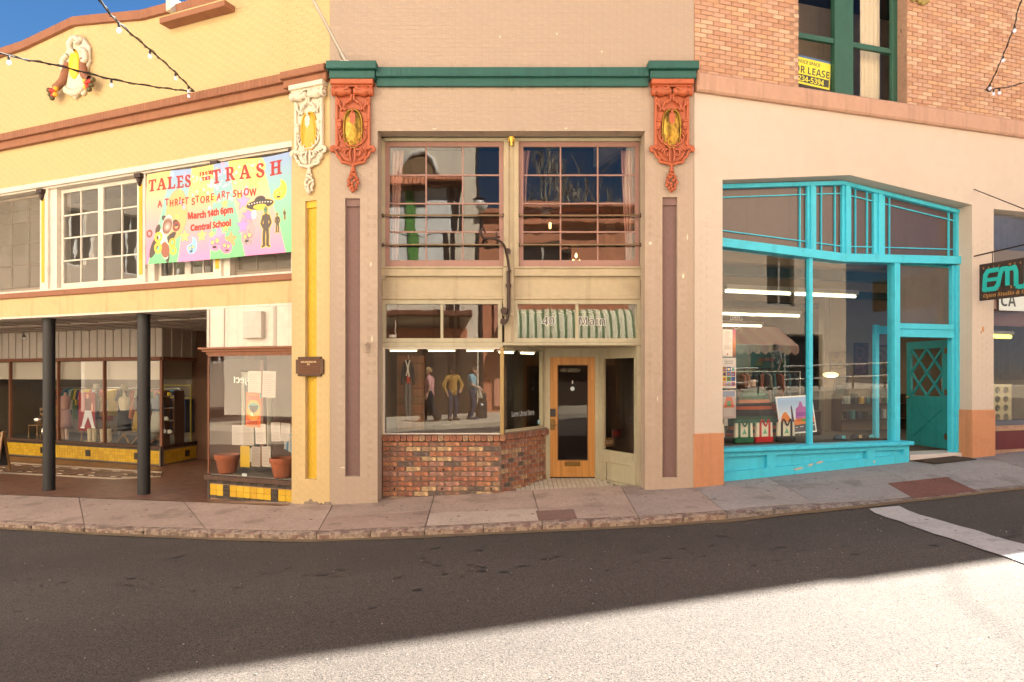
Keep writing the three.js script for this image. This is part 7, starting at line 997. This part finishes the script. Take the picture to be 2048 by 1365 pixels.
  obj('raised_letter', [...L([[0.50, 0.19], [0.20, 0.19], [0.13, 0.12], [0.10, -0.14], [0.10, -0.16], [0.40, -0.16], [0.46, -0.10]], 0.085), ...L([[0.13, 0.02], [0.46, 0.02]], 0.07)], tq, sg);
  obj('raised_letter', L([[0.46, -0.13], [0.53, 0.10], [0.58, 0.19], [0.70, 0.19], [0.72, 0.1], [0.72, -0.13]], 0.08), tq, sg); obj('raised_letter', L([[0.72, 0.17], [0.90, 0.19], [0.94, 0.1], [0.94, -0.16]], 0.08), tq, sg); obj('raised_letter', L([[0.94, -0.16], [1.02, -0.18], [1.16, -0.18], [1.20, -0.1], [1.20, 0.2]], 0.08), tq, sg); obj('raised_letter', L([[1.20, -0.17], [1.36, -0.18], [1.42, -0.1], [1.42, 0.2]], 0.08), tq, sg);
  obj('iron_arm', [cyl([-0.16, 0.52, 0], [1.75, 0.62, 0], 0.014), cyl([0.25, 0.34, 0], [0.25, 0.54, 0], 0.008), cyl([1.4, 0.34, 0], [1.4, 0.6, 0], 0.008), ball(1.15, 0.72, 0, 0.05)], m.iron, sg); obj('stay_cable', cyl([-0.16, 1.85, 0], [1.75, 0.64, 0], 0.009), m.iron, sg);
  flat('cafe_sign', 'white sign with large dark letters CA behind the glass at the right edge', 'sign', G, [7.43, 3.80, -0.15], 0.72, 0.42, print(360, 210, (c) => { c.fillStyle = '#d3dcd8'; c.fillRect(0, 0, 360, 210); c.fillStyle = '#4c5250'; c.font = 'bold 168px sans-serif'; c.fillText('CA', 14, 166, 330); }), { d: 0.006 });
  const fl2 = thing('fluorescent_lamp', 'yellow lit tube lamp inside the shop at the right edge', 'lamp', G, [8.6, 3.18, -1.6], 0.12); obj('housing', box(-0.9, 0.9, 0.05, 0.12, -0.08, 0.08), m.offwhite, fl2); obj('lamp_tube', cyl([-0.88, 0, 0], [0.88, 0, 0], 0.045), lampMat(0.42, 0.36, 0.04), fl2); lampLight(fl2, 0, -0.07, 0, 1.7, 0.1, 2.5, [1, 0.9, 0.4]);
  const cn = thing('dotted_cabinet', 'cream cabinet with round cut-outs behind the glass at the right edge', 'cabinet', G, [7.85, 1.28, -0.8]); { const hs = []; for (let i = 0; i < 3; i++) for (let j = 0; j < 4; j++) { const h = []; for (let k = 0; k < 14; k++) { const a = k / 14 * 6.283; h.push([-0.24 + i * 0.24 + Math.cos(a) * 0.075, 0.12 + j * 0.19 + Math.sin(a) * 0.075]); } hs.push(h); } obj('front', poly(rect(-0.4, 0.4, 0, 0.82), 0, 0.03, hs), M(0.42, 0.36, 0.2), cn); obj('back', box(-0.4, 0.4, 0, 0.82, -0.3, -0.28), M(0.1, 0.09, 0.06), cn); }
  const rs = thing('red_chair', 'dark red chair with rounded back behind the glass at the right edge', 'chair', G, [7.7, 1.0, -1.7]); obj('backrest', poly([[-0.35, 0.9], [0.35, 0.9], [0.35, 1.25], [0.25, 1.4], [-0.25, 1.4], [-0.35, 1.25]], -0.05, 0.05, [], 0.03), M(0.22, 0.05, 0.03, { roughness: 0.35 }), rs); obj('seat', slab(-0.35, 0.35, 0.35, 0.45, -0.05, 0.5), M(0.22, 0.05, 0.03, { roughness: 0.35 }), rs); obj('rim', tube([[-0.36, 0.8, 0.06], [-0.36, 1.26, 0.06], [-0.26, 1.41, 0.06], [0.26, 1.41, 0.06], [0.36, 1.26, 0.06], [0.36, 0.8, 0.06]], 0.02), m.steel, rs);
  // lease banner in the upstairs window
  const lb = thing('lease_banner', 'yellow and black office lease banner hung inside the dark green upstairs window', 'banner', G, [2.62, 7.86, -0.33]); board(lb, 'printed_sheet', 0.95, 0.52, print(570, 312, (c, w, h) => { c.fillStyle = '#e9dd20'; c.fillRect(0, 0, w, h); c.fillStyle = '#2f5f9f'; c.fillRect(0, 0, w, 22); c.fillStyle = '#24261c'; c.font = 'bold 50px sans-serif'; c.fillText('OFFICE SPACE', 96, 84, 400); c.font = 'bold 108px sans-serif'; c.fillText('FOR LEASE', 24, 190, 540); c.fillRect(14, 206, w - 28, 84); c.fillStyle = '#e9dd20'; c.font = 'bold 84px sans-serif'; c.fillText('20-234-5394', 22, 280, 520); }, { side: THREE.DoubleSide }), 0, 0, 0, 0.003); lb.rotation.z = -0.06;
}

// ================================================================ the street side behind the viewer: passers-by, railing, lamp (seen mirrored)
// smooth union of tapered capsules, meshed on a grid
function fleshed(caps, k, res, box3, uvs = true) {
  const [x0, y0, z0, S] = box3, mc = new MarchingCubes(res, m.dark, false, false, 90000), h = res / 2, fld = mc.field;
  const pre = caps.map(([a, b, ra, rb]) => ({ a, d: [b[0] - a[0], b[1] - a[1], b[2] - a[2]], ra, rb, l: Math.max(1e-6, (b[0] - a[0]) ** 2 + (b[1] - a[1]) ** 2 + (b[2] - a[2]) ** 2) }));
  for (let zi = 0; zi < res; zi++) for (let yi = 0; yi < res; yi++) for (let xi = 0; xi < res; xi++) {
    const x = x0 + S * (xi - h) / h, y = y0 + S * (yi - h) / h, z = z0 + S * (zi - h) / h; let e = 0;
    for (const c of pre) { const px = x - c.a[0], py = y - c.a[1], pz = z - c.a[2], t = Math.max(0, Math.min(1, (px * c.d[0] + py * c.d[1] + pz * c.d[2]) / c.l)), dd = Math.hypot(px - c.d[0] * t, py - c.d[1] * t, pz - c.d[2] * t) - (c.ra + (c.rb - c.ra) * t); if (dd < 0.25) e += Math.exp(-dd / k); }
    fld[xi + yi * res + zi * res * res] = e > 0 ? k * Math.log(e) : -0.3;
  }
  mc.isolation = 0; mc.update();
  const n = mc.count, p = new Float32Array(mc.positionArray.subarray(0, n * 3)), q = new Float32Array(mc.normalArray.subarray(0, n * 3)), g = new THREE.BufferGeometry();
  for (let i = 0; i < n; i++) { p[3 * i] = x0 + p[3 * i] * S; p[3 * i + 1] = y0 + p[3 * i + 1] * S; p[3 * i + 2] = z0 + p[3 * i + 2] * S; }
  g.setAttribute('position', new THREE.BufferAttribute(p, 3)); g.setAttribute('normal', new THREE.BufferAttribute(q, 3));
  return uvMetric(g);
}
// figure facing +z, feet at y = 0, 1.76 m tall; J holds the joints that differ from plain standing
function person(label, pos, turn, J, look) {
  const t = thing('person', label, 'person', FW, pos, turn); t.scale.setScalar(1.06); const j = { hipL: [0.095, 0.93, 0], hipR: [-0.095, 0.93, 0], kneeL: [0.10, 0.50, 0.03], kneeR: [-0.10, 0.50, 0.03], ankL: [0.10, 0.09, -0.02], ankR: [-0.10, 0.09, -0.02], toeL: [0.12, 0.035, 0.17], toeR: [-0.12, 0.035, 0.17], shL: [0.19, 1.44, 0], shR: [-0.19, 1.44, 0], elL: [0.25, 1.15, -0.03], elR: [-0.25, 1.15, -0.03], haL: [0.24, 0.89, 0.06], haR: [-0.24, 0.89, 0.06], head: [0, 1.64, 0.02], ...J };
  const skin = M(0.48, 0.27, 0.19, { roughness: 0.6 }), C = (a, b, ra, rb = ra) => [a, b, ra, rb], mid = (a, b, s = 0.5) => a.map((v, i) => v + (b[i] - v) * s);
  const [hx, hy, hz] = j.head, tilt = look.tilt || 0, cap = [];
  for (const s of ['L', 'R']) {
    const h = j['ha' + s], e = j['el' + s], d = V(...h).sub(V(...e)).normalize(), sd = s === 'L' ? 1 : -1, ax = V(0, 0, 1).cross(d).lengthSq() > 0.05 ? V(1, 0, 0) : V(0, 1, 0);
    cap.push(C(j['sh' + s], e, 0.052, 0.040), C(e, h, 0.038, 0.027), C(h, [h[0] + d.x * 0.07, h[1] + d.y * 0.07, h[2] + d.z * 0.07], 0.026, 0.03));
    for (let f = 0; f < 4; f++) { const o = (f - 1.5) * 0.019, b = [h[0] + d.x * 0.08, h[1] + d.y * 0.08, h[2] + d.z * 0.08 + o], l = [0.07, 0.085, 0.08, 0.062][f]; cap.push(C(b, [b[0] + d.x * l - sd * 0.015, b[1] + d.y * l, b[2] + d.z * l + o * 0.2], 0.0095, 0.008)); }
    cap.push(C([h[0], h[1], h[2] + 0.025], [h[0] + d.x * 0.06 - sd * 0.012, h[1] + d.y * 0.06, h[2] + d.z * 0.06 + 0.05], 0.012, 0.009));
    cap.push(C(j['hip' + s], j['knee' + s], 0.085, 0.055), C(j['knee' + s], mid(j['knee' + s], j['ank' + s], 0.3), 0.054, 0.058), C(mid(j['knee' + s], j['ank' + s], 0.3), j['ank' + s], 0.058, 0.036), C(j['ank' + s], j['toe' + s], 0.042, 0.032));
  }
  const body = [...cap, C([0, 0.96, 0], [0, 1.15, 0.0], 0.13, 0.12), C([0, 1.15, 0], [0, 1.36, 0], 0.125, 0.14), C([-0.13, 1.41, 0], [0.13, 1.41, 0], 0.075), C([0, 1.43, -0.01], [hx * 0.7, hy - 0.09, hz * 0.6], 0.055, 0.05), C([hx, hy + 0.03, hz - 0.015], [hx, hy + 0.045, hz - 0.02], 0.088), C([hx, hy - 0.03, hz + 0.02], [hx, hy - 0.07, hz + 0.05], 0.066, 0.045), C([hx, hy - 0.01, hz + 0.09], [hx, hy - 0.035, hz + 0.105], 0.012, 0.017), C([hx - 0.085, hy + 0.01, hz - 0.005], [hx - 0.085, hy - 0.03, hz], 0.014), C([hx + 0.085, hy + 0.01, hz - 0.005], [hx + 0.085, hy - 0.03, hz], 0.014)];
  obj('body', fleshed(body, 0.012, 112, [0, 0.9, 0.05, 0.95]), skin, t);
  for (const s of [-1, 1]) obj('eye', ball(hx + s * 0.032, hy + 0.008, hz + 0.077, 0.011, 0.008, 0.008, 8), M(0.05, 0.04, 0.035), t); obj('mouth', ball(hx, hy - 0.065, hz + 0.087, 0.022, 0.005, 0.008, 8), M(0.30, 0.12, 0.10), t);
  const hair = [C([hx, hy + 0.055, hz - 0.03], [hx, hy + 0.03, hz - 0.05], 0.092, 0.085), C([hx, hy + 0.085, hz + 0.02], [hx, hy + 0.07, hz - 0.02], 0.07)]; obj('hair', fleshed(hair, 0.012, 40, [hx, hy + 0.05, hz, 0.2]), M(...look.hair, { roughness: 0.8 }), t);
  if (look.cap) obj('cap', [new THREE.SphereGeometry(0.105, 18, 8, 0, 6.283, 0, 1.5).scale(1, 0.9, 1.1).translate(hx, hy + 0.05, hz - 0.01), poly([[-0.075, 0], [0.075, 0], [0.07, 0.07], [0.03, 0.10], [-0.03, 0.10], [-0.07, 0.07]], -0.005, 0.005).rotateX(Math.PI / 2).translate(hx, hy + 0.05, hz + 0.085)], M(...look.cap), t);
  const sl = look.sleeve, top = [C([0, 0.93, 0.0], [0, 1.15, 0.0], 0.150, 0.138), C([0, 1.15, 0], [0, 1.36, 0.0], 0.142, 0.156), C([-0.14, 1.415, 0], [0.14, 1.415, 0], 0.082)];
  for (const s of ['L', 'R']) { top.push(C(j['sh' + s], mid(j['sh' + s], j['el' + s], Math.min(1, sl * 2)), 0.072, 0.064)); if (sl > 0.5) top.push(C(j['el' + s], mid(j['el' + s], j['ha' + s], sl * 2 - 1), 0.058, 0.05)); }
  obj('shirt', fleshed(top, 0.014, 84, [0, 1.18, 0.02, 0.56]), look.top, t);
  const tr = [C([0, 0.92, 0], [0, 1.0, 0], 0.142, 0.138)]; for (const s of ['L', 'R']) tr.push(C(j['hip' + s], j['knee' + s], 0.105, 0.075 + (look.wide || 0)), C(j['knee' + s], mid(j['knee' + s], j['ank' + s], look.crop || 0.93), 0.074 + (look.wide || 0), 0.062 + (look.wide || 0) * 1.4));
  obj('trousers', fleshed(tr, 0.012, 96, [0, 0.62, 0.03, 0.66]), look.legs, t);
  for (const s of ['L', 'R']) { const a = j['ank' + s], b = j['toe' + s]; obj('shoe', look.sandal ? [bar([a[0], 0.012 + a[1] - 0.09, a[2] - 0.05], [b[0], b[1] - 0.02, b[2] + 0.06], 0.09, 0.02), tube([[b[0] - 0.05, b[1], b[2] - 0.02], [b[0], b[1] + 0.05, b[2] - 0.02], [b[0] + 0.05, b[1], b[2] - 0.02]], 0.01)] : fleshed([C([a[0], a[1] - 0.035, a[2] - 0.03], [b[0], b[1] + 0.005, b[2] + 0.02], 0.056, 0.046)], 0.01, 36, [a[0], a[1], (a[2] + b[2]) / 2, 0.26]), M(...look.shoe), t); }
  return t;
}
{
  const far = (x) => baseY(x) + 0.07 * 7.6 + 0.14, cloth = (r, g, b, map) => M(r, g, b, { roughness: 0.95, map: map || T_paint });
  const T_plaid = tex(128, 0.26, (u, v) => { const a = (u * 4) % 1, b = (v * 4) % 1; const k = (a < 0.3 ? 0.5 : a > 0.8 ? 1.25 : 0.95) * (b < 0.3 ? 0.55 : b > 0.8 ? 1.2 : 0.95); return [Math.min(1, k * 0.92), k * 0.70, k * 0.36]; });
  const Z = 0.35;
  person('person in pink tee, long dark skirt-like trousers and sandals walking along the opposite pavement', [-2.88, far(-2.8), Z], -Math.PI / 2, { kneeL: [0.09, 0.50, 0.20], ankL: [0.09, 0.10, 0.22], toeL: [0.10, 0.04, 0.40], kneeR: [-0.09, 0.50, -0.06], ankR: [-0.09, 0.12, -0.30], toeR: [-0.10, 0.04, -0.13], elL: [0.24, 1.15, -0.05], haL: [0.23, 0.90, 0.02], head: [0, 1.64, 0.05] }, { hair: [0.36, 0.22, 0.09], top: cloth(0.72, 0.36, 0.34), sleeve: 0.30, legs: cloth(0.035, 0.028, 0.028), wide: 0.05, crop: 0.85, sandal: true, shoe: [0.40, 0.17, 0.11] });
  person('person in dark cap and open yellow-brown plaid shirt with jeans standing on the opposite pavement', [-2.09, far(-2.1), Z], 0.5 + Math.PI / 2 + 0.5, { elL: [0.33, 1.18, 0.02], haL: [0.26, 0.93, 0.08], elR: [-0.32, 1.18, 0.05], haR: [-0.20, 1.02, 0.20], kneeR: [-0.12, 0.50, 0.04] }, { hair: [0.03, 0.025, 0.02], cap: [0.02, 0.02, 0.022], top: cloth(0.80, 0.75, 0.70, T_plaid), sleeve: 0.95, legs: cloth(0.05, 0.055, 0.09), shoe: [0.06, 0.055, 0.05] });
  person('person in light blue tee and jeans looking down at a folded pale jacket', [-1.42, far(-1.4), Z + 0.05], Math.PI / 2, { head: [0, 1.60, 0.09], elL: [0.22, 1.16, 0.02], haL: [0.12, 1.04, 0.24], elR: [-0.22, 1.16, 0.02], haR: [-0.10, 1.02, 0.24], kneeL: [0.10, 0.50, 0.07], ankR: [-0.10, 0.09, -0.10], toeR: [-0.11, 0.035, 0.07] }, { hair: [0.10, 0.055, 0.03], top: cloth(0.26, 0.46, 0.52), sleeve: 0.30, legs: cloth(0.035, 0.05, 0.10), shoe: [0.05, 0.06, 0.09] });
  const jk = thing('folded_jacket', 'pale jacket hanging over the forearm of the person in light blue tee', 'jacket', FW, [-1.16, far(-1.1) + 0.77, Z + 0.05]); obj('cloth', fleshed([[[-0.01, 0.33, -0.10], [0, 0.33, 0.10], 0.05, 0.05], [[0, 0.30, -0.08], [0.03, 0.05, -0.06], 0.07, 0.05], [[0, 0.30, 0.08], [0.05, 0.0, 0.06], 0.07, 0.06]], 0.015, 48, [0, 0.18, 0, 0.3]), cloth(0.66, 0.60, 0.46), jk);
  person('person in grey tee and dark trousers walking past the railing opposite the turquoise shop', [18.6, far(18.6), -2.9], -Math.PI / 2 + 0.3, { kneeL: [0.09, 0.50, 0.16], ankL: [0.09, 0.10, 0.16], toeL: [0.10, 0.04, 0.34], ankR: [-0.09, 0.12, -0.24], toeR: [-0.10, 0.04, -0.07], head: [0, 1.63, 0.06] }, { hair: [0.04, 0.03, 0.025], top: cloth(0.42, 0.42, 0.42), sleeve: 0.3, legs: cloth(0.03, 0.03, 0.035), shoe: [0.05, 0.05, 0.05] });
  const pack = thing('luggage_stack', 'dark stacked bags with a white roundel standing behind the person in light blue tee', 'luggage', FW, [-1.04, far(-1), Z + 0.3]); obj('case', slab(-0.14, 0.14, 0, 0.62, -0.12, 0.12, 0.03), M(0.03, 0.028, 0.03), pack); obj('case', slab(-0.12, 0.12, 0.625, 0.92, -0.10, 0.10, 0.03), M(0.06, 0.045, 0.03), pack); obj('roundel', cyl([-0.03, 0.5, -0.121], [-0.03, 0.5, -0.126], 0.05), m.whiteM, pack);
  // pipe railing along the opposite kerb
  const rg = thing('pipe_railing', 'pale two-rail pipe railing along the opposite pavement, mirrored in the turquoise window', 'railing', FW, [0, 0, 0]); const pm = M(0.62, 0.56, 0.46, { roughness: 0.5 }), at = (s) => { const x = 9.5 + s * 15, z = -1.9 - s * 3.7; return [x, far(x), z]; };
  for (const [a, c] of [[0, 0.46], [0.54, 1]]) for (const h of [0.5, 1.0]) { const p = at(a), q = at(c); obj('rail', cyl([p[0], p[1] + h, p[2]], [q[0], q[1] + h, q[2]], 0.03), pm, rg); }
  for (const s of [0, 0.115, 0.23, 0.345, 0.46, 0.54, 0.655, 0.77, 0.885, 1]) { const p = at(s); obj('post', cyl([p[0], p[1] - 0.1, p[2]], [p[0], p[1] + 1.0, p[2]], 0.032), m.iron, rg); }
  const sl = thing('street_lamp', 'tall dark street lamp with a globe on the opposite pavement', 'street lamp', FW, [-1.15, far(-1), 1.6]); obj('post', cyl([0, 0, 0], [0, 7.6, 0], 0.09, 0.06), m.iron, sl); obj('globe', ball(0, 8.0, 0, 0.22, 0.27, 0.22, 18), M(0.72, 0.70, 0.62, { roughness: 0.3 }), sl); obj('cap', lathe([[0, 0.16], [0.22, 0.02], [0.25, 0], [0, 0]], 0, 8.2, 0), m.iron, sl); obj('base', lathe([[0.2, 0], [0.2, 0.25], [0.12, 0.5], [0.09, 0.9], [0, 0.9]], 0, 0, 0), m.iron, sl);
  // bare winter trees on the hill behind the brick shop
  for (const [tx, tz, hh, l] of [[2.6, 11, 13.5, 'bare winter tree rising behind the red brick building, the taller one'], [5.4, 12, 12, 'bare winter tree rising behind the red brick building, the lower one']]) {
    const tr = thing('bare_tree', l, 'tree', FW, [tx, 1, tz]), bk = M(0.30, 0.25, 0.18, { roughness: 0.95 }), G = [], tw = []; const grow = (p, d, len, r, lv) => { const q = p.clone().addScaledVector(d, len); (lv > 2 ? tw : G).push(cyl(p.toArray(), q.toArray(), r, r * 0.65, lv > 1 ? 5 : 8)); if (lv < 5) for (let i = 0; i < (lv > 2 ? 3 : 3); i++) { const e = d.clone().add(V(rr(-0.6, 0.6), rr(-0.05, 0.45), rr(-0.6, 0.6))).normalize(); grow(q, e, len * rr(0.62, 0.8), r * 0.6, lv + 1); } };
    grow(V(0, 0, 0), V(0, 1, 0), hh * 0.30, 0.22, 0); obj('trunk', G, bk, tr); obj('crown', tw, bk, tr);
  }
}

renderer.render(scene, camera);
